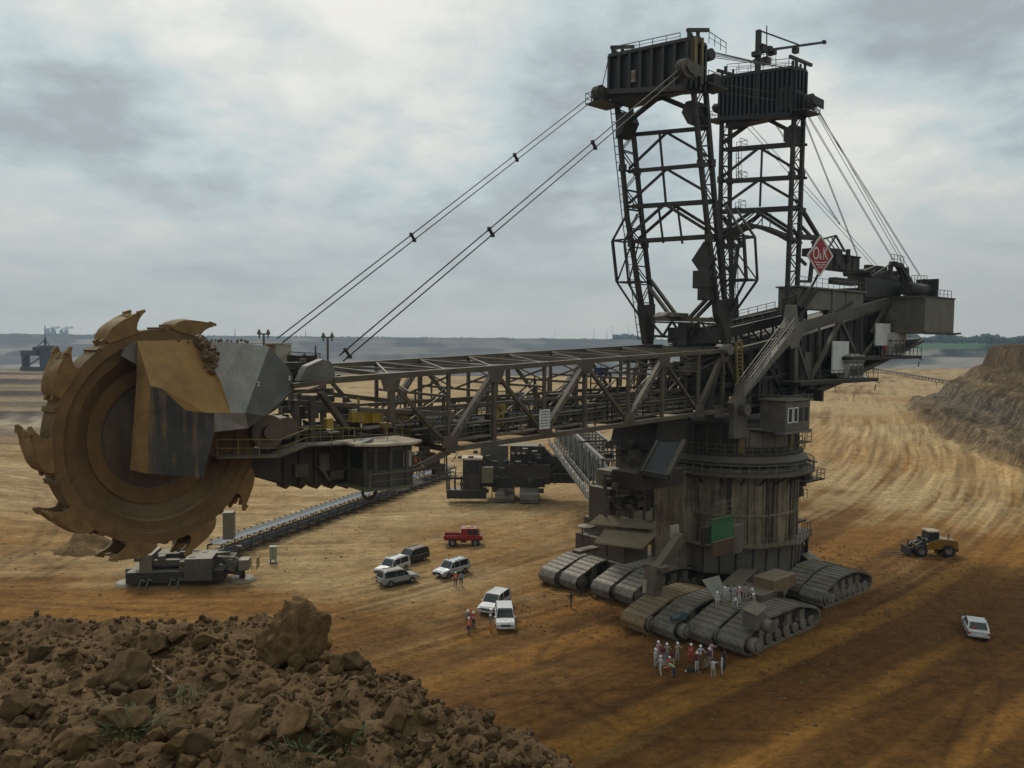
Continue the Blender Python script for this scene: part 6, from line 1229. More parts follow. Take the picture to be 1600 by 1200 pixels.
def person(px, py, z, face, pose, top, legs, head, label, group=None, loc=None, scale=1.):
    me, hd, cr, lean = POSES[pose]; k = (pose, top, legs)
    if k not in BMC:
        m = me.copy(); m.materials[0] = SKIN; m.materials[1] = CL[top]; m.materials[2] = CL[legs]; m.materials[3] = SHOE; BMC[k] = m
    p = Vector(loc) if loc is not None else gnd(px, py, z)
    if loc is None and z == 0: p.z = gz(p.x, p.y)
    r = empty('person', p, R_(face), label, 'person', group); r.scale = (scale,)*3
    b = bpy.data.objects.new('body', BMC[k]); COL.objects.link(b); setpar(b, r)
    mb = MB(); c = hd.lerp(cr, .55); mx = Matrix.Translation(c) @ Matrix.Rotation(-lean, 4, 'X')
    if head == 'hair': mb.lathe([(.105, -.06), (.112, .0), (.09, .075), (.04, .11), (.001, .118)], 14, 0, mx, True); mb.build('hair', HAIR, r)
    else: mb.lathe([(.14, -.01), (.115, .0), (.12, .05), (.09, .11), (.04, .14), (.001, .148)], 14, 0, mx, True); mb.add([(-.07, .11, .0), (.07, .11, .0), (.05, .19, -.02), (-.05, .19, -.02)], [(0, 1, 2, 3)], 0, False, mx); mb.build('helmet', HELR if head == 'red' else HELM, r)
    if top in ('orange', 'red'):
        v_ = MB(); 
        for zz in (1.12, 1.28): v_.lathe([(.165, zz-.95), (.165, zz-.91)], 14, 0, Matrix.Translation((0, 0, b_hip(pose))) @ Matrix.Rotation(-lean, 4, 'X') @ Matrix.Diagonal((1, .82, 1, 1)))
        v_.build('reflective_band', WPT, r)
    return r
def b_hip(pose): return .95-(.38 if pose == 'crouch' else 0)
person(712, 918, 0, 200, 'hips', 'orange', 'navy', 'white', 'person in orange vest and dark trousers standing behind the lone silver car')
person(720.5, 917, 0, 170, 'stand', 'blue', 'navy', 'hair', 'person in blue grey shirt beside the orange vest, behind the lone silver car')
person(733, 991, 0, 150, 'stand', 'orange', 'navy', 'white', 'person in orange vest, nearest of the small crew left of the white cars')
person(739.5, 983, 0, 200, 'hips', 'red', 'navy', 'white', 'person in red jacket on the right of the small crew by the white cars')
person(731, 980, 0, 160, 'stand', 'grey', 'dark', 'white', 'person in grey half hidden at the back left of the small crew')
person(736.5, 978, 0, 190, 'stand', 'orange', 'dark', 'red', 'person in orange with red helmet at the back of the small crew')
person(766, 987, 0, 260, 'stand', 'grey', 'orange', 'white', 'person in grey top and orange trousers standing left of the front white car')
person(781, 952, 0, 250, 'hips', 'maroon', 'dark', 'hair', 'person in dark red between the two white cars')
person(892, 949, 0, 200, 'walk', 'dark', 'khaki', 'hair', 'lone person in dark clothes walking left of the front crawlers')
GP = 'visitors standing in a ring in front of the crawlers'
for a in ((1023.5, 1042, 230, 'stand', 'white', 'pale', 'white', 'visitor in white at the far left edge of the ring'), (1028, 1031, 210, 'photo', 'pink', 'pink', 'white', 'visitor in pink behind the left end of the ring'), (1032, 1054, 30, 'walk', 'white', 'white', 'white', 'visitor in white coverall at the front left of the ring'),
  (1036, 1036, 200, 'stand', 'maroon', 'pale', 'hair', 'visitor in maroon top and pale trousers behind the left of the ring'), (1041.5, 1033, 190, 'hips', 'pale', 'blue', 'white', 'visitor with pale top and bluish trousers at the back left of the ring'), (1040, 1048, 300, 'crouch', 'red', 'red', 'white', 'visitor in red crouching by the ground on the left of the ring'),
  (1053.5, 1059, 80, 'bend', 'green', 'navy', 'hair', 'visitor in pale green bending over at the front of the ring'), (1050, 1044, 160, 'stand', 'maroon', 'green', 'hair', 'visitor in maroon top and greenish trousers behind the bending one'), (1058, 1032.5, 200, 'photo', 'pale', 'pale', 'white', 'visitor in pale beige coverall at the back of the ring raising both hands'),
  (1079, 1034, 185, 'stand', 'red', 'red', 'white', 'visitor in all red standing at the back of the ring'), (1088.5, 1050, 20, 'hips', 'maroon', 'white', 'white', 'visitor in maroon top, white trousers and white hat seen from behind'), (1094, 1037, 190, 'hips', 'white', 'khaki', 'white', 'visitor with white top and brown trousers at the back right of the ring'),
  (1107.5, 1043, 10, 'stand', 'purple', 'pale', 'white', 'visitor in dark purple with white hat on the right of the ring'), (1111, 1031, 200, 'photo', 'pink', 'pink', 'hair', 'visitor in pink at the back right with both arms raised'), (1114, 1061, 340, 'point', 'white', 'pale', 'hair', 'dark haired visitor in white, nearest on the right of the ring'),
  (1127.5, 1055, 80, 'stand', 'white', 'white', 'hair', 'dark haired visitor in white trousers at the right end of the ring'), (1131.5, 1048, 100, 'stand', 'dark', 'dark', 'hair', 'visitor in black at the right end of the ring'), (1100, 1046, 200, 'crouch', 'khaki', 'khaki', 'hair', 'visitor in brown crouching in the middle of the ring')):
    person(a[0], a[1], 0, a[2], a[3], a[4], a[5], a[6], a[7], GP)
bg_ = MB(); p = gnd(1079, 1049, 0); bg_.box((-.35, -.2, 0), (.35, .2, .35)); bg_.tube((-.25, 0, .35), (.25, 0, .35), .03); tag(bg_.build('bag', CL['dark'], loc=(p.x, p.y, gz(p.x, p.y)), bev=.06), 'dark bag lying on the ground in the middle of the visitors', 'bag')
bg_ = MB(); p = gnd(1074, 1048, 0); bg_.lathe([(.001, .2), (.12, .16), (.15, .02), (.22, 0)], 14, smooth=True); tag(bg_.build('hat', HELM, loc=(p.x, p.y, gz(p.x, p.y))), 'white hard hat lying on the ground left of the dark bag', 'hat')
GC = 'visitors in overalls standing on the crawler'
def onex(px, py, z=3.05): return gnd(px, py, z)
for a in ((1120, 952, 200, 'stand', 'white', 'pale', 'white', 'visitor in pale overall leaning by the tilted plate on the crawler'), (1132, 944, 170, 'hips', 'white', 'pale', 'white', 'visitor in white just right of the tilted plate on the crawler'), (1137, 941, 200, 'photo', 'white', 'white', 'hair', 'dark haired visitor in white behind the others beside the tilted plate'),
  (1146.5, 941, 180, 'stand', 'white', 'white', 'hair', 'visitor in bright white in the middle of the crawler group'), (1154.5, 944, 200, 'photo', 'pink', 'white', 'white', 'visitor with pinkish top in the middle of the crawler group'), (1149, 952, 160, 'crouch', 'white', 'pale', 'white', 'visitor crouching low in the middle of the crawler group'),
  (1163, 939, 190, 'photo', 'pale', 'pale', 'hair', 'visitor in beige at the back of the crawler group'), (1169, 938, 200, 'bend', 'white', 'pale', 'white', 'visitor bending over at the back right of the crawler group'), (1177.5, 955, 120, 'point', 'pale', 'pale', 'white', 'visitor in pale overall at the right end of the crawler group')):
    person(a[0], a[1], 3.02, a[2], a[3], a[4], a[5], a[6], a[7], GC)
def W_(p): return EO+eu*p[0]+ev*p[1]+Vector((0, 0, p[2]))
person(0, 0, 0, 160, 'hips', 'orange', 'orange', 'white', 'worker in orange on the small platform right of the operator cab', loc=W_(V3(*Q(649, 742, 4.6))))
# ---------------------------------------------------------------- cars
TYRE = plain('tyre', (.02, .02, .02), .85); RIM = plain('rim', (.30, .30, .31), .35, .7); CHR = plain('dark_trim', (.03, .03, .032), .5)
HL = plain('headlight', (.55, .57, .60), .15, .3); TL = plain('tail_light', (.35, .02, .015), .3); PLT = plain('number_plate', (.6, .6, .58), .5)
def paint(name, c, dusty=.22): return metal(name, c, tuple(x*.92 for x in c), (.26, .18, .09), dusty, .35, .25, 1.5, False, .03)
def wheel(par, x, y, r, wd, rimr=.6):
    s = 1 if y > 0 else -1; mb = MB(); mx = Matrix.Translation((x, y, r)) @ mw
    mb.lathe([(r*.62, -wd/2), (r*.93, -wd/2), (r, -wd/2+.04), (r, wd/2-.04), (r*.93, wd/2), (r*.62, wd/2)], 24, 0, mx, True)
    for k in range(20): t = 2*PI*k/20; mb.beam((x+r*math.cos(t), y-wd*.4, r+r*math.sin(t)), (x+r*math.cos(t), y+wd*.4, r+r*math.sin(t)), .05, .03)
    t = mb.build('wheel', TYRE, par); mb = MB(); mb.lathe([(0, s*wd*.28), (r*.2, s*wd*.3), (r*rimr, s*wd*.36), (r*rimr+.03, s*wd*.5)], 20, 0, mx)
    for k in range(5): a = 2*PI*k/5; mb.beam((x, y+s*wd*.36, r), (x+r*rimr*math.cos(a), y+s*wd*.44, r+r*rimr*math.sin(a)), .07, .04)
    mb.build('rim', RIM, t)
def suv(loc, rz, col, label, kind='suv', group=None, rack=True, glassred=False):
    o = empty('car', loc, rz, label, 'car', group); L, W2 = 2.38, .94
    if kind == 'suv': low = [(-L, .42), (-L, 1.02), (-L+.05, 1.08), (L-1.35, 1.08), (L-.25, .96), (L-.02, .78), (L, .42)]; gh = [(-L+.05, 1.06), (-L+.22, 1.72), (-L+.5, 1.80), (.25, 1.80), (.55, 1.74), (1.12, 1.06)]; H = 1.8
    else: low = [(-L, .36), (-L, .90), (-L+.08, 1.0), (L-1.3, .96), (L-.3, .82), (L-.02, .66), (L, .36)]; gh = [(-L+.5, .96), (-L+.85, 1.48), (-L+1.1, 1.55), (.2, 1.55), (.45, 1.49), (1.1, .94)]; H = 1.55
    arch = []
    def archpts(cx, r=.43, n=7): return [(cx+r*math.cos(PI-PI*i/n), .36+r*math.sin(PI-PI*i/n)) for i in range(n+1)]
    prof = [low[0]]+low[1:]; bot = archpts(1.42)[::-1]; bot2 = archpts(-1.42)[::-1]; poly = [low[0]]+low[1:]+[(x, z) for x, z in bot]+[(x, z) for x, z in bot2]
    b = MB(); n = len(poly); vs = []
    for y, sc in ((-W2, 1), (-W2+.07, 1.0), (W2-.07, 1.), (W2, 1)): vs += [(x*(1 if abs(y) < W2 else .985), y, z if abs(y) < W2 or z < .9 else z-.07) for x, z in poly]
    fs = [tuple(range(n))[::-1], tuple(range(3*n, 4*n))]
    for q in range(3): fs += [(q*n+i, q*n+(i+1) % n, (q+1)*n+(i+1) % n, (q+1)*n+i) for i in range(n)]
    b.add(vs, fs); m = len(gh)
    # greenhouse pillars and roof
    def gp_(x, z, y0=W2-.05, top=W2-.19): k = (z-gh[0][1])/(H-gh[0][1]); return y0+(top-y0)*k
    b.prism([(gh[2][0]-.1, -gp_(0, H)+.0, H-.03), (gh[3][0]+.12, -gp_(0, H), H-.03), (gh[3][0]+.12, gp_(0, H), H-.03), (gh[2][0]-.1, gp_(0, H), H-.03)], (0, 0, .05))
    for s in (-1, 1):
        P = [(x, s*gp_(x, z), z) for x, z in gh]
        b.beam(P[0], P[1], .16, .08); b.beam(P[1], P[2], .14, .08); b.beam(P[2], P[3], .09, .09); b.beam(P[3], P[4], .09, .08); b.beam(P[4], P[5], .08, .08)
        for x in (-.55, .35) if kind == 'suv' else (-.45,): b.beam((x, s*gp_(0, gh[0][1]), gh[0][1]), (x-.02, s*gp_(0, H), H-.03), .09, .04)
        if kind == 'suv': b.prism([(gh[0][0], s*(gp_(0, 1.06)), 1.06), (gh[0][0]+.16, s*gp_(0, 1.7), 1.7), (gh[0][0]+.34, s*gp_(0, 1.7), 1.7), (gh[0][0]+.3, s*gp_(0, 1.06), 1.06)], (0, -s*.05, 0))
    b.build('body', col, o, bev=.035)
    g = MB(); vs = [(x, -gp_(x, z)+.03, z-.01) for x, z in gh]+[(x, gp_(x, z)-.03, z-.01) for x, z in gh]; fs = [tuple(range(m))[::-1], tuple(range(m, 2*m))]+[(i, (i+1) % m, m+(i+1) % m, m+i) for i in range(m)]; g.add(vs, fs); g.build('windows', GLS, o)
    if rack and kind == 'suv':
        r = MB()
        for s in (-1, 1): r.beam((-1.8, s*.62, H+.07), (.1, s*.62, H+.07), .05); [r.beam((x, s*.62, H), (x, s*.62, H+.07), .05) for x in (-1.7, -.8, 0)]
        r.build('roof_rail', CHR, o)
    t = MB(); t.box((L-.03, -.86, .40), (L+.06, .86, .62)); t.box((-L+.03, -.86, .40), (-L-.06, .86, .62)); [t.box((-1.0, s*W2, .36), (1.0, s*(W2+.03), .5)) for s in (-1, 1)]; t.build('bumper', CHR if kind == 'suv' and rack else col, o, bev=.02)
    MB().box((L-.1, -.48, .62), (L+.035, .48, .82)).build('grille', CHR, o); MB().box((L+.05, -.26, .45), (L+.08, .26, .56)).build('number_plate', PLT, o); MB().box((-L-.08, -.26, .60 if kind == 'suv' else .5), (-L-.05, .26, .72 if kind == 'suv' else .62)).build('number_plate', PLT, o)
    for s in (-1, 1):
        MB().box((L-.22, s*.55, .68), (L+.02, s*.88, .86)).build('headlight', HL, o, bev=.03); MB().box((-L-.015, s*.72, .75 if kind == 'suv' else .62), (-L+.1, s*.92, 1.02 if kind == 'suv' else .82)).build('tail_light', TL, o)
        MB().box((.82, s*(W2+.0), 1.0), (.98, s*(W2+.2), 1.16)).build('mirror', col, o, bev=.02)
        for x in (1.42, -1.42): wheel(o, x, s*(W2-.13), .37, .24)
    if glassred: MB().box((-L+.5, .1, 1.08), (-L+.58, .6, 1.2)).build('red_cloth', CL['red'], o)
    return o
WC = paint('white_car', (.58, .58, .57)); SC = paint('silver_car', (.34, .36, .37)); DC = paint('dark_car', (.035, .037, .042), .35); SC2 = paint('pale_silver_car', (.50, .52, .52))
def place(rear, front, off=0.):
    a, c = gnd(*rear), gnd(*front); m = (a+c)/2; return (m.x, m.y, gz(m.x, m.y)+off), math.atan2(c.y-a.y, c.x-a.x)
suv(*place((660, 874), (626, 884)), DC, 'dark dusty estate car parked behind the white and silver ones')
suv(*place((631, 889), (595, 902)), WC, 'white off road car between the dark one and the silver one')
suv(*place((603, 915), (640, 908)), SC, 'silver off road car parked with its back to the white one, facing right')
suv(*place((722, 893), (689, 903)), SC2, 'lone pale silver off road car with two people standing behind it')
suv(*place((783, 944), (762, 959)), WC, 'white off road car parked half behind another white one', rack=False)
suv(*place((787, 964), (790, 986)), WC, 'white off road car nearest to the crew, facing the camera', rack=False)
suv(*place((1528, 998), (1519, 979)), WC, 'white saloon car driving away alone on the right', kind='sedan', rack=False, glassred=True)
# red truck
RT = paint('red_truck', (.34, .018, .018), .2); lo, rz = place((699, 851), (750, 851)); T = empty('truck', lo, rz, 'red crew cab truck with an open flat bed', 'truck')
m_ = MB(); m_.box((-2.6, -.45, .75), (2.5, .45, 1.0)); m_.tube((1.65, -1, .62), (1.65, 1, .62), .12); m_.tube((-1.55, -1, .62), (-1.55, 1, .62), .12); m_.box((-.4, -1, .6), (.4, -.5, .95)); m_.box((-.4, .5, .6), (.4, 1, .95)); m_.build('chassis', CHR, T)
m_ = MB(); m_.prism([(x, -1.02, z) for x, z in ((-.35, 1.0), (-.35, 1.65), (2.05, 1.65), (2.3, 1.55), (2.62, 1.45), (2.7, 1.0))], (0, 2.04, 0))
for s in (-1, 1):
    for x, x2 in ((-.35, -.3), (.55, .57), (1.35, 1.33), (2.15, 1.85)): m_.beam((x, s*.98, 1.6), (x2, s*.9, 2.45), .14, .08)
m_.prism([(-.38, -.96, 2.42), (1.92, -.96, 2.42), (1.92, .96, 2.42), (-.38, .96, 2.42)], (0, 0, .14)); CBT = m_.build('cab', RT, T, bev=.05)
m_ = MB(); m_.prism([(x, -.93, z) for x, z in ((-.3, 1.6), (-.27, 2.45), (1.82, 2.45), (2.1, 1.6))], (0, 1.86, 0)); m_.build('windows', GLS, CBT); MB().box((-.3, -.97, 1.6), (.5, .97, 2.4)).build('rear_panel', RT, CBT)
m_ = MB(); m_.lathe([(.12, 0), (.14, .12), (.02, .2)], 12, mx=Matrix.Translation((1.2, 0, 2.56))); m_.box((.4, -.5, 2.56), (.9, .3, 2.68)); m_.build('beacon', plain('amber', (.6, .3, .05), .4), CBT)
m_ = MB(); m_.box((-2.75, -1.05, 1.05), (-.45, 1.05, 1.15)); [m_.box((-2.75, s*1.05, 1.1), (-.45, s*1.0, 1.55)) for s in (-1, 1)]; m_.box((-2.78, -1.05, 1.1), (-2.7, 1.05, 1.55)); m_.box((-.5, -1.05, 1.1), (-.42, 1.05, 1.9)); m_.build('flat_bed', RT, T)
for x in (1.65, -1.55):
    for s in (-1, 1): wheel(T, x, s*.92, .56, .36, .5)
for s in (-1, 1): MB().box((2.55, s*.6, 1.05), (2.72, s*.9, 1.25)).build('headlight', HL, T); MB().box((2.2, s*1.1, 1.7), (2.28, s*1.35, 2.1)).build('mirror', CHR, T); m_ = MB(); m_.lathe([(.66, -.18), (.7, 0), (.66, .18)], 12, 0, Matrix.Translation((1.65, s*.92, .56)) @ mw, a0=0, a1=PI); m_.build('mudguard', CHR, T)
# wheel loader with forks (front to the left of the picture)
lo, rz = place((1484, 868), (1420, 868)); K_ = empty('wheel_loader', lo, rz, 'yellow wheel loader with black fork arms lowered to the ground', 'loader')
YP = paint('loader_yellow', (.24, .12, .012), .3)
m_ = MB(); m_.prism([(x, -.95, z) for x, z in ((-3.4, .9), (-3.4, 1.9), (-3.0, 2.15), (-.9, 2.35), (-.5, 2.2), (.5, 1.9), (.9, 1.5), (.9, .9))], (0, 1.9, 0)); m_.box((.9, -.5, .7), (2.6, .5, 1.6)); BDY = m_.build('body', YP, K_, bev=.06)
m_ = MB(); [m_.box((-3.42, -.7, 1.0+.2*i), (-3.46, .7, 1.1+.2*i)) for i in range(4)]; m_.box((-3.5, -.9, .6), (-3.1, .9, 1.0)); m_.tube((-2.2, .5, 2.2), (-2.3, .5, 3.1), .08); m_.build('engine_grille', CHR, BDY)
m_ = MB(); m_.prism([(x, -.75, z) for x, z in ((-.75, 1.9), (-.75, 3.25), (.55, 3.25), (.75, 1.9))], (0, 1.5, 0)); CBL = m_.build('cab', GLS, K_); m_ = MB(); m_.box((-.95, -.9, 3.25), (.75, .9, 3.42)); m_.build('cab_roof', BEI, CBL)
m_ = MB(); [m_.beam((x, s*.76, 1.9), (x2, s*.76, 3.25), .1) for s in (-1, 1) for x, x2 in ((-.75, -.75), (.75, .55), (0, 0))]; m_.build('cab_pillar', CHR, CBL)
m_ = MB(); [m_.beam((1.2, s*.6, 1.9), (3.2, s*.6, .6), .2, .45) for s in (-1, 1)]; m_.beam((1.3, 0, 1.9), (2.5, 0, 1.5), .3, .3); m_.beam((2.4, 0, 1.7), (3.2, 0, 1.0), .2, .3); m_.box((3.15, -1.15, .15), (3.4, 1.15, 1.2)); m_.beam((1.0, -.6, 1.6), (1.3, -.6, 2.4), .3, .4); m_.beam((1.0, .6, 1.6), (1.3, .6, 2.4), .3, .4); m_.beam((3.1, 0, 1.2), (3.0, 0, 2.1), .15); ARM = m_.build('lift_arm', CHR, K_)
for y in (-.6, .6): MB().beam((3.3, y, .2), (6.4, y, .14), .16, .1, h2=.04).build('fork', CHR, ARM)
for x in (1.75, -2.0):
    for s in (-1, 1): wheel(K_, x, s*1.05, .78, .6, .5)
for s in (-1, 1): m_ = MB(); m_.lathe([(.9, -.3), (.95, 0), (.9, .3)], 12, 0, Matrix.Translation((-2.0, s*1.05, .78)) @ mw, a0=R_(10), a1=R_(170)); m_.build('mudguard', YP, K_); MB().box((.9, s*.7, 2.2), (1.05, s*.95, 2.45)).build('work_light', HL, K_)
# ---------------------------------------------------------------- bench conveyor and its drive station
BLT = plain('belt_surface', (.075, .088, .10), .6, 0, .3, 2); CFR = metal('conveyor_frame', (.085, .085, .08), (.05, .05, .047), damt=.5)
ca, cb2 = gnd(338, 874, 0), gnd(704, 742, 0); d_ = (cb2-ca); CL_ = d_.length; rz = math.atan2(d_.y, d_.x)
BC = empty('bench_conveyor', (ca.x, ca.y, .0), rz, 'long blue grey belt conveyor on short steel legs running across the pit floor', 'conveyor'); N = int(CL_/2.6)
m_ = MB(); m_.prism([(0, y, z) for y, z in ((-1.25, 2.25), (-.6, 2.02), (.6, 2.02), (1.25, 2.25), (.6, 1.95), (-.6, 1.95))], (CL_, 0, 0)); m_.build('belt', BLT, BC)
m_ = MB()
for s in (-1, 1): m_.beam((0, s*1.35, 1.75), (CL_, s*1.35, 1.75), .12, .28); m_.beam((0, s*1.3, .9), (CL_, s*1.3, .9), .1, .12)
m_.prism([(0, y, .85) for y in (-1.1, 1.1)]+[(CL_, 1.1, .85), (CL_, -1.1, .85)], (0, 0, .04), 1); m_.build('stringer', [CFR, RUB], BC)
m_ = MB()
for i in range(int(CL_/1.3)): x = .6+i*1.3; m_.beam((x, -1.35, 1.9), (x, -1.35, 2.45), .09); m_.tube((x, 1.2, 2.35), (x, 1.5, 2.35), .08, 6); m_.beam((x, -1.35, 1.85), (x, 1.35, 1.85), .08)
tag(m_.build('idler_rollers', CFR, BC), kind=None)
lgm = MB(); lgm.beam((0, -1.4, -.2), (0, -1.4, 1.8), .14); lgm.beam((0, 1.4, -.2), (0, 1.4, 1.8), .14); lgm.beam((0, -1.8, .05), (0, 1.8, .05), .5, .2); lgm.beam((0, -1.4, .4), (0, 1.4, 1.5), .06)
first = None
for i in range(N+1):
    if first is None: first = lgm.build('leg_frame', CFR, BC); o = first
    else: o = first.copy(); COL.objects.link(o); setpar(o, BC)
    x = min(i*2.6, CL_-.2); wx, wy = ca.x+math.cos(rz)*x, ca.y+math.sin(rz)*x; o.location = (x, 0, min(.3, gz(wx, wy)))
pipe = MB(); P = [gnd(430+i*27, 846-i*11.2+(i % 2)*1.5, 0) for i in range(10)]; P = [Vector((p.x, p.y, gz(p.x, p.y)+.12)) for p in P]; pipe.path(P, .09, 6); tag(pipe.build('pipe', plain('red_pipe', (.16, .06, .03), .7)), 'thin rusty pipe lying along the near side of the long conveyor', 'pipe')
sx = gnd(290, 912, 0); DS = empty('drive_station', (sx.x, sx.y, 0), R_(8), 'squat conveyor drive station on round steel pads, right under the bucket wheel', 'drive station')
GB = metal('station_grey', (.105, .105, .09), (.075, .075, .063), (.10, .07, .04), .35); GP2 = metal('station_pale', (.19, .185, .15), (.14, .14, .115), (.16, .11, .06), .35)
S_ = lambda px, py, dy=0: ((px-290)/12.1, dy, max(0, (914-py)/12.1))
def sbox(nm, x0, y0, x1, y1, ya, yb, mat, bev=.04): a, c = S_(x0, y0), S_(x1, y1); return MB().box((a[0], ya, a[2]), (c[0], yb, c[2])).build(nm, mat, DS, bev=bev)
sbox('base_frame', 215, 892, 345, 908, -1.2, 3.2, ST_M); sbox('left_housing', 231, 869, 248, 898, -.8, 3.0, GP2); sbox('drive_housing', 294, 873, 331, 904, -1.8, 2.2, GB); sbox('cross_girder', 248, 878, 294, 886, -.4, .3, GB); sbox('drum_housing', 250, 872, 292, 896, .6, 2.8, ST_D); sbox('rear_cabinet', 333, 822, 348, 862, 3.2, 4.6, GP2); sbox('rear_cabinet', 262, 846, 300, 868, 3.2, 4.6, GP2)
m_ = MB(); m_.tube(S_(252, 884, .2), S_(292, 884, .2), .55, 18); m_.tube(S_(252, 890, 1.5), S_(292, 890, 1.5), .5, 14); m_.build('drum', RUB, DS)
for px, py, dy in ((212, 903, .5), (366, 912, .6)):
    c = S_(px, py, dy); m_ = MB(); m_.lathe([(0, .4), (1.3, .35), (1.65, .1), (1.65, 0)], 28, mx=Matrix.Translation((c[0], dy, 0))); o = m_.build('round_pad', metal('pad_dusty', (.15, .115, .07), (.11, .085, .05), damt=.3), DS); MB().tube((c[0], dy, .4), (c[0], dy, 1.9), .35, 12).build('pad_column', ST_M, o)
m_ = MB()
for px0, py0, px1, py1 in ((331, 880, 366, 897), (331, 895, 366, 903), (331, 874, 350, 874), (240, 900, 212, 895)): m_.beam(S_(px0, py0, .3), S_(px1, py1, .5), .6, .5)
for x in (236, 246, 276, 287): m_.beam(S_(x, 900, -1.3), S_(x-3, 914, -1.9), .15); m_.beam(S_(x, 902, -1.3), S_(x+6, 902, -1.9), .12)
m_.prism([S_(335, 876, -.6), S_(358, 878, -.6), S_(358, 878, 1.6), S_(335, 876, 1.6)], (0, 0, .15)); m_.build('outrigger_arms', GB, DS)
m_ = MB(); m_.tube(S_(352, 896, -.2), S_(362, 880, .2), .5, 14); m_.box(S_(364, 895, -.8), S_(378, 880, .8)); m_.build('motor', GP2, DS, bev=.05)
m_ = MB(); q = S_(370, 903, 1.6); m_.rail([q, (q[0]+1.2, 1.6, q[2]), (q[0]+1.2, 3.2, q[2])], 1.4, .04, .5, mids=2); m_.rail([S_(222, 870, -.5), S_(232, 870, -.5)], 1.2, .04, .5); m_.build('yellow_railing', YRAIL, DS)
rn = random.Random(91); m_ = MB()
for i in range(40): q = V3(*S_(rn.uniform(215, 380), rn.uniform(868, 906))); s = rn.uniform(.1, .4); q.y = rn.uniform(-1.4, 2.5); m_.box(q-V3(s, s, s*.7), q+V3(s, s, s*.7), rn.choice((0, 1)))
m_.build_each('fitting', [ST_M, GB], DS)
def cabinet(px, py, w2, h2, label, mat=None):
    p = gnd(px, py, 0); c = empty('switch_cabinet', (p.x, p.y, gz(p.x, p.y)), R_(10), label, 'cabinet'); m_ = MB(); m_.box((-w2/2, -.35, .5), (w2/2, .35, h2)); m_.box((-w2/2-.06, -.42, h2), (w2/2+.06, .42, h2+.08)); m_.build('housing', mat or metal('cabinet_green', (.30, .34, .24), (.24, .27, .19), damt=.25), c, bev=.02)
    m_ = MB(); [m_.beam((x, y, 0), (x, y, .5), .08) for x in (-w2/2+.1, w2/2-.1) for y in (-.25, .25)]; m_.box((-w2/2-.2, -.6, 0), (w2/2+.2, .6, .1)); m_.build('stand', ST_M, c); MB().box((-.02, -.37, .6), (.02, -.35, h2-.1)).build('door_gap', CHR, c)
cabinet(427, 880, .85, 2.1, 'pale green switch cabinet on a stand right of the long conveyor')
# ---------------------------------------------------------------- loading unit beyond the boom
lo = gnd(780, 786, 0); LU = empty('loading_unit', (lo.x, lo.y, 0), 0, 'dark crawler mounted loading unit standing beyond the excavator boom', 'loading unit'); SX = 8.7
l_ = lambda px, py, y=0: V3((px-780)/SX, y, (786-py)/SX*1.0)
def lbox(nm, x0, y0, x1, y1, ya, yb, mat, par=None, bev=.05): a, c = l_(x0, y0), l_(x1, y1); return MB().box((a.x, ya, a.z), (c.x, yb, c.z)).build(nm, mat, par or LU, bev=bev)
def crawl2(x0, x1, ya, yb, h):
    m_ = MB(); P = [(ya, .9), (ya+.15, .3), (ya+.8, 0), (yb-.8, 0), (yb-.1, .3), (yb, 1), (yb-.3, 1.9), (yb-1.6, h), (ya+1.9, h), (ya+.6, h-.6), (ya+.1, 1.6)]
    m_.prism([(x0, y, z) for y, z in P], (x1-x0, 0, 0))
    for i in range(len(P)):
        a, c = P[i], P[(i+1) % len(P)]; k = max(1, int(math.hypot(c[0]-a[0], c[1]-a[1])/.55))
        for j in range(k): t = j/k; y, z = a[0]+(c[0]-a[0])*t, a[1]+(c[1]-a[1])*t; m_.beam((x0-.08, y, z), (x1+.08, y, z), .16, .12)
    o = m_.build('crawler', TRK, LU, bev=.0); m_ = MB(); [m_.lathe([(0, 0), (.5, 0), (.5, .15), (0, .15)], 14, 0, Matrix.Translation((x1, ya+1+i*1.3, .8)) @ Matrix.Rotation(PI/2, 4, 'Y')) for i in range(int((yb-ya-1)/1.3))]; m_.build_each('road_wheel', ST_M, o)
crawl2(-.7, 2.6, -.6, 8, 2.8); crawl2(3.7, 7.0, -1.0, 8, 2.8)
LUM = metal('loader_steel', (.085, .08, .07), (.055, .052, .046), damt=.45); lbox('main_house', 750, 700, 793, 756, 2.5, 6, metal('house_grey', (.12, .118, .11), (.09, .088, .082), damt=.3)); lbox('lower_frame', 752, 748, 850, 762, .5, 7, ST_D); lbox('engine_house', 792, 728, 858, 758, .8, 6, LUM); lbox('upper_house', 796, 700, 850, 734, 2.0, 6.5, ST_M)
c_b = lbox('cabin', 724, 720, 752, 775, -.5, 2.5, metal('cabin_dark', (.06, .045, .042), (.045, .035, .035))); lbox('cabin_roof', 722, 716, 754, 719, -.9, 3.0, BEI, c_b); lbox('cabin_window', 728, 724, 748, 740, -.55, -.52, GLS, c_b)
pc_ = lbox('pale_cabinet', 753, 729, 771, 753, -1.5, .2, GP2)
m_ = MB(); [m_.beam(l_(x, 753, -1), l_(x, 776, -1), .15) for x in (755, 769)]; [m_.beam(l_(x, 745, 0), l_(x, 780, 0), .3) for x in (703, 712, 722)]; m_.beam(l_(700, 748, 0), l_(725, 748, 0), .4); m_.beam(l_(700, 768, 0), l_(725, 768, 0), .5); m_.box(l_(700, 778, -1), l_(760, 765, 2)); m_.beam(l_(697, 705, 2), l_(700, 770, 0), .3)
m_.beam(l_(840, 700, 3), l_(878, 735, 2), 1.0, .9); m_.beam(l_(800, 712, 1.5), l_(805, 730, 1), .2); m_.beam(l_(820, 712, 1.5), l_(815, 730, 1), .2); m_.beam(l_(843, 705, 1), l_(850, 722, .8), .15); m_.build('support_frame', ST_M, LU)
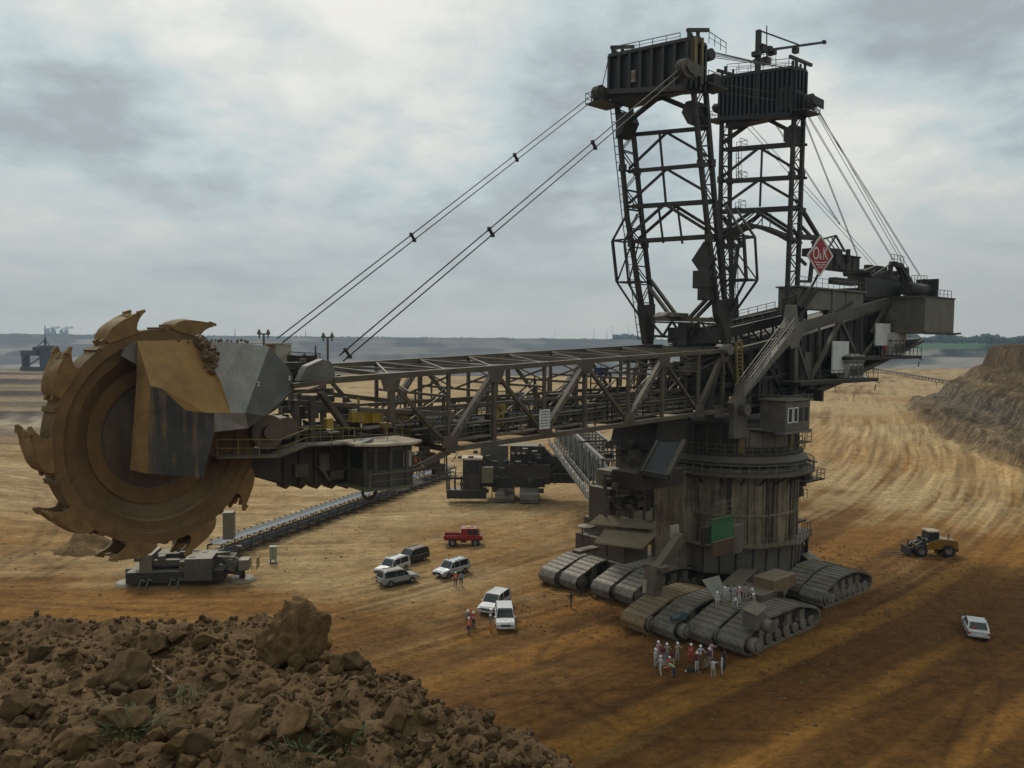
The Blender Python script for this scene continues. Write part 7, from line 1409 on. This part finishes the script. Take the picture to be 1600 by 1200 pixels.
m_ = MB(); m_.box(l_(840, 742, 1), l_(905, 756, 5)); m_.box(l_(848, 716, 2), l_(900, 744, 5)); m_.prism([l_(900, 716, 2), l_(932, 735, 2), l_(932, 752, 2), l_(900, 756, 2)], (0, 3, 0)); m_.build('receiving_boom', ST_D, LU)
m_ = MB(); [m_.box(l_(x, 712, 1.4), l_(x+5, 709.5, 1.9)) for x in (798, 807, 815)]; m_.build('floodlights', BEI, LU)
m_ = MB(); rn = random.Random(17)
for i in range(70): q = l_(rn.uniform(700, 870), rn.uniform(702, 770), rn.uniform(-.8, 1.0)); s = rn.uniform(.1, .5); m_.box(q-V3(s, s, s*.7), q+V3(s, s, s*.7), rn.choice((0, 0, 1)))
for i in range(16): q = l_(rn.uniform(700, 860), rn.uniform(702, 760), rn.uniform(-.8, .4)); m_.beam(q, q+V3(rn.uniform(-2, 2), 0, rn.uniform(-2, 2)), .12, mi=1)
m_.rail([l_(700, 748, -.8), l_(725, 748, -.8)], 1.1, .04, 1); m_.rail([l_(790, 728, .6), l_(858, 728, .6)], 1.1, .04, 1); m_.build_each('fitting', [ST_D, LUM], LU)
# bridge from the excavator to the loading unit
A1, A2 = gnd(941, 782, 10.0), gnd(868, 690, 10.0); BR = empty('connecting_bridge', A1, math.atan2(A2.y-A1.y, A2.x-A1.x), 'grey lattice conveyor bridge joining the excavator column to the loading unit', 'bridge'); BL = (A2-A1).length
BM_ = metal('bridge_steel', (.20, .205, .19), (.14, .145, .14), damt=.4); m_ = MB()
for y in (0, -3.6):
    m_.beam((0, y, 0), (BL, y, 0), .35, .4); m_.beam((0, y, 4.8), (BL, y, 4.8), .4, .4)
nb_ = int(BL/3.4)
for i in range(nb_+1): x = BL*i/nb_; m_.beam((x, 0, 4.8), (x, -3.6, 4.8), .2); m_.beam((x, 0, 0), (x, -3.6, 0), .2)
BO = m_.build('bridge_chord', BM_, BR)
for y in (0, -3.6):
    for i in range(nb_+1):
        x = BL*i/nb_; MB().beam((x, y, 0), (x, y, 4.8), .22).build('bridge_post', BM_, BR)
        if i < nb_: x2 = BL*(i+1)/nb_; MB().beam((x, y, 0 if i % 2 else 4.8), (x2, y, 4.8 if i % 2 else 0), .2).build('bridge_brace', BM_, BR)
m_ = MB(); m_.prism([(0, -2.9, 2.0), (0, -2.3, 1.7), (0, -1.3, 1.7), (0, -.7, 2.0)], (BL, 0, 0)); m_.build('belt', RUB, BR); m_ = MB(); m_.box((0, -.5, .8), (BL, -.42, 3.6)); m_.build('wind_board', metal('board_grey', (.16, .18, .19), (.12, .135, .14), damt=.3), BR)
m_ = MB(); m_.box((0, .2, -.6), (BL, 1.3, -.5)); m_.rail([(0, 1.3, -.5), (BL, 1.3, -.5)], 1.2, .05, 1.7, mids=2); m_.rail([(0, .3, -.5), (BL, .3, -.5)], 1.2, .04, 1.7, mids=1); WKB = m_.build('walkway', BM_, BR)
m_ = MB(); [m_.box((x, 1.35, .55), (x+.35, 1.55, .8)) for x in [4.5*i+2 for i in range(int(BL/4.5))]]; m_.build('walkway_lamps', WPT, WKB)
# ---------------------------------------------------------------- things further off
def mound(px, py, rx, ry, h, label):
    p = gnd(px, py, 0); n = 40; xs = np.linspace(-1.2, 1.2, n); YY, XX = np.meshgrid(xs, xs, indexing='ij'); R2 = np.hypot(XX, YY); ZZ = h*np.clip(1-R2+(fbm(XX*3+9, YY*3, 4, 91)-.5)*.5, 0, 1)-.15; cc = np.zeros(ZZ.shape+(3,))+np.array((.19, .12, .055))*(.7+.6*fbm(XX*4, YY*4, 3, 92))[..., None]
    o = grid_mesh('earth_mound', XX*rx, YY*ry, ZZ, cc, SOIL); o.location = (p.x, p.y, gz(p.x, p.y)); return tag(o, label, 'mound')
mound(137, 860, 4.6, 3.4, 3.3, 'small brown mound of earth left of the drive station, seen under the wheel')
# distant excavator
def bwp(px, y): r = ray(px, 600); return Vector((r.x/r.y*y, y, 0))
FM = plain('far_steel', (.05, .055, .06), .7); p = gnd(60, 579, 0); FE = empty('distant_excavator', (p.x, p.y, gz(p.x, p.y)), 0, 'small dark excavator far off on the left behind the wheel', 'excavator')
m_ = MB(); m_.box((-10, -8, 0), (11, 8, 3)); m_.build('crawlers', FM, FE); m_ = MB(); m_.box((-11, -5, 12), (2, 5, 16)); m_.box((-11, -4, 3), (-9, 4, 12)); m_.box((4, -5, 3), (10, 5, 20)); m_.box((-2, -4, 16), (11, 4, 19)); m_.beam((-9, 0, 3), (4, 0, 12), .8); m_.build('frame', FM, FE); m_ = MB(); m_.beam((6, 0, 19), (6, 0, 26), 1.2); m_.beam((6, 0, 26), (6, 0, 36), .5); m_.beam((6, 0, 25), (-2, 0, 18), .5); m_.beam((6, 0, 25), (11, 0, 18), .5); m_.build('mast', FM, FE)
# thin conveyor on the right in the distance
a, c = gnd(1360, 579, 0), gnd(1486, 601, 0); m_ = MB(); d_ = c-a; FB = empty('distant_conveyor', a, math.atan2(d_.y, d_.x), 'thin dark conveyor line far off between the excavator and the right terrace', 'conveyor')
m_.beam((0, 0, 2.6), (d_.length, 0, 2.2), 2.4, .8); m_.build('belt_frame', FM, FB); m_ = MB(); [m_.beam((x, 0, 0), (x, 0, 2.4), .5) for x in np.arange(0, d_.length, 9.)]; m_.build_each('leg', FM, FB)
for px, py, h, lb in ((1305, 614, 3.2, 'thin marker post on the pale floor behind the excavator, further back'), (1334, 628, 3.2, 'thin marker post on the pale floor behind the excavator, nearer one'), (1463, 604, 3, 'thin marker post at the foot of the right terrace')):
    p = gnd(px, py, 0); m_ = MB(); m_.beam((0, 0, -.3), (0, 0, h), .22); m_.box((-.3, -.2, h-.6), (.3, .2, h)); tag(m_.build('marker_post', ST_M, loc=(p.x, p.y, gz(p.x, p.y))), lb, 'post')
TUR = plain('turbine_white', (.55, .56, .57), .6)
for px, d, h, lb in ((927, 5200, 70, 'leftmost distant wind turbine left of the front mast foot'), (947, 5200, 76, 'second distant wind turbine from the left, beside the mast foot'), (956, 5000, 82, 'tallest distant wind turbine of the row left of the mast foot'), (981, 5000, 80, 'distant wind turbine nearest to the foot of the front mast'), (866, 6000, 70, 'faint distant wind turbine well left of the row')):
    p = bwp(px, d); t = empty('wind_turbine', (p.x, p.y, 26), 0, lb, 'wind turbine', 'wind turbines on the horizon'); MB().tube((0, 0, 0), (0, 0, h), 1.9, 8, 1.1).build('tower', TUR, t); m_ = MB(); rr = random.Random(px).uniform(0, 2)
    for k in range(3): a = rr+k*2.094; m_.beam((0, -2, h), (32*math.cos(a), -2, h+32*math.sin(a)), 1.8, .4, w2=.6)
    m_.build('rotor', TUR, t)
CT = plain('tower_concrete', (.34, .35, .36), .8)
PP = empty('power_station', (bwp(88, 7600).x, 7600, 24), 0, 'hazy power station with cooling towers on the left horizon', 'power station')
for i, x in enumerate((-70, -20, 60, 105)):
    m_ = MB(); h = 62 if i < 2 else 52; m_.lathe([(26, 0), (19, h*.5), (16, h*.75), (17.5, h)], 20, mx=Matrix.Translation((x, 0, 0)), smooth=True); m_.build('cooling_tower', CT, PP)
MB().box((-25, -20, 0), (0, 20, 46)).build('boiler_house', CT, PP)
SM = bpy.data.materials.new('steam'); SM.use_nodes = True; t = NT(SM.node_tree); pb = t.n('BsdfPrincipled', i_Roughness=1.0, i_Alpha=.35); pb.inputs['Base Color'].default_value = (.85, .86, .87, 1); oo = t.n('OutputMaterial'); t.l(pb.outputs[0], oo.inputs[0])
m_ = MB(); rn = random.Random(2)
for x0 in (-70, -20, 60, 105):
    for i in range(12): t = i/11; c = V3(x0+t*60+rn.uniform(-8, 8), rn.uniform(-5, 5), 56+t*22+rn.uniform(-4, 4)); s = 5+t*9; m_.add([v_*s+c for v_ in iv], iff, 0, True)
o = m_.build('steam', SM, loc=PP.location); o['kind'] = 'stuff'
for px, d, h, lb in ((368, 3300, 42, 'thin lattice radio mast on the horizon above the bucket wheel hood'), (478, 3300, 30, 'thin mast on the horizon between the two lamp posts')):
    p = bwp(px, d); m_ = MB(); m_.beam((0, 0, 0), (0, 0, h), 3.0, 3.0, w2=.6, h2=.6); m_.beam((-4, 0, h*.7), (4, 0, h*.7), .7); tag(m_.build('radio_mast', FM, loc=(p.x, p.y, 27)), lb, 'mast')
# far-off woods as masses of leafy clumps
FOL = plain('far_foliage', (.045, .07, .035), .9, 0, .5, .05)
def wood(x0, x1, d, h, n, zb, name='wood', dens=1.):
    m_ = MB(); rr = random.Random(int(x0*7+d))
    for i in range(n):
        px = rr.uniform(x0, x1); y = d+rr.uniform(-60, 60); p = bwp(px, y); hh = h*rr.uniform(.55, 1.1)*(.7+.5*math.sin(px*.05)**2)
        for k in range(4):
            s = hh*rr.uniform(.22, .4); c = V3(p.x+rr.uniform(-hh*.4, hh*.4), y+rr.uniform(-4, 4), zb+hh*rr.uniform(.3, .8)); m_.add([V3(v_.x*s*rr.uniform(.7, 1.3), v_.y*s, v_.z*s*rr.uniform(.7, 1.3))+c for v_ in iv], iff, 0, False)
    o = m_.build(name, FOL); o['kind'] = 'stuff'; return o
wood(1340, 1640, 1750, 17, 520, 27.5); wood(0, 1640, 3260, 5, 900, 27.5, 'hedge_line'); wood(960, 1020, 3000, 20, 120, 26)
HAZE_D = .00017
# ---------------------------------------------------------------- haze
hm = bpy.data.materials.new('haze_air'); hm.use_nodes = True; t = NT(hm.node_tree)
pv = t.n('VolumePrincipled', i_Color=(.44, .58, .74, 1), i_Density=HAZE_D, i_Anisotropy=.35); ho = t.n('OutputMaterial'); t.l(pv.outputs[0], ho.inputs['Volume'])
hb = MB().box((-6500, -3000, -90), (6500, 3500, 330)).build('haze', hm); hb['kind'] = 'stuff'
print('objects', len(bpy.data.objects))
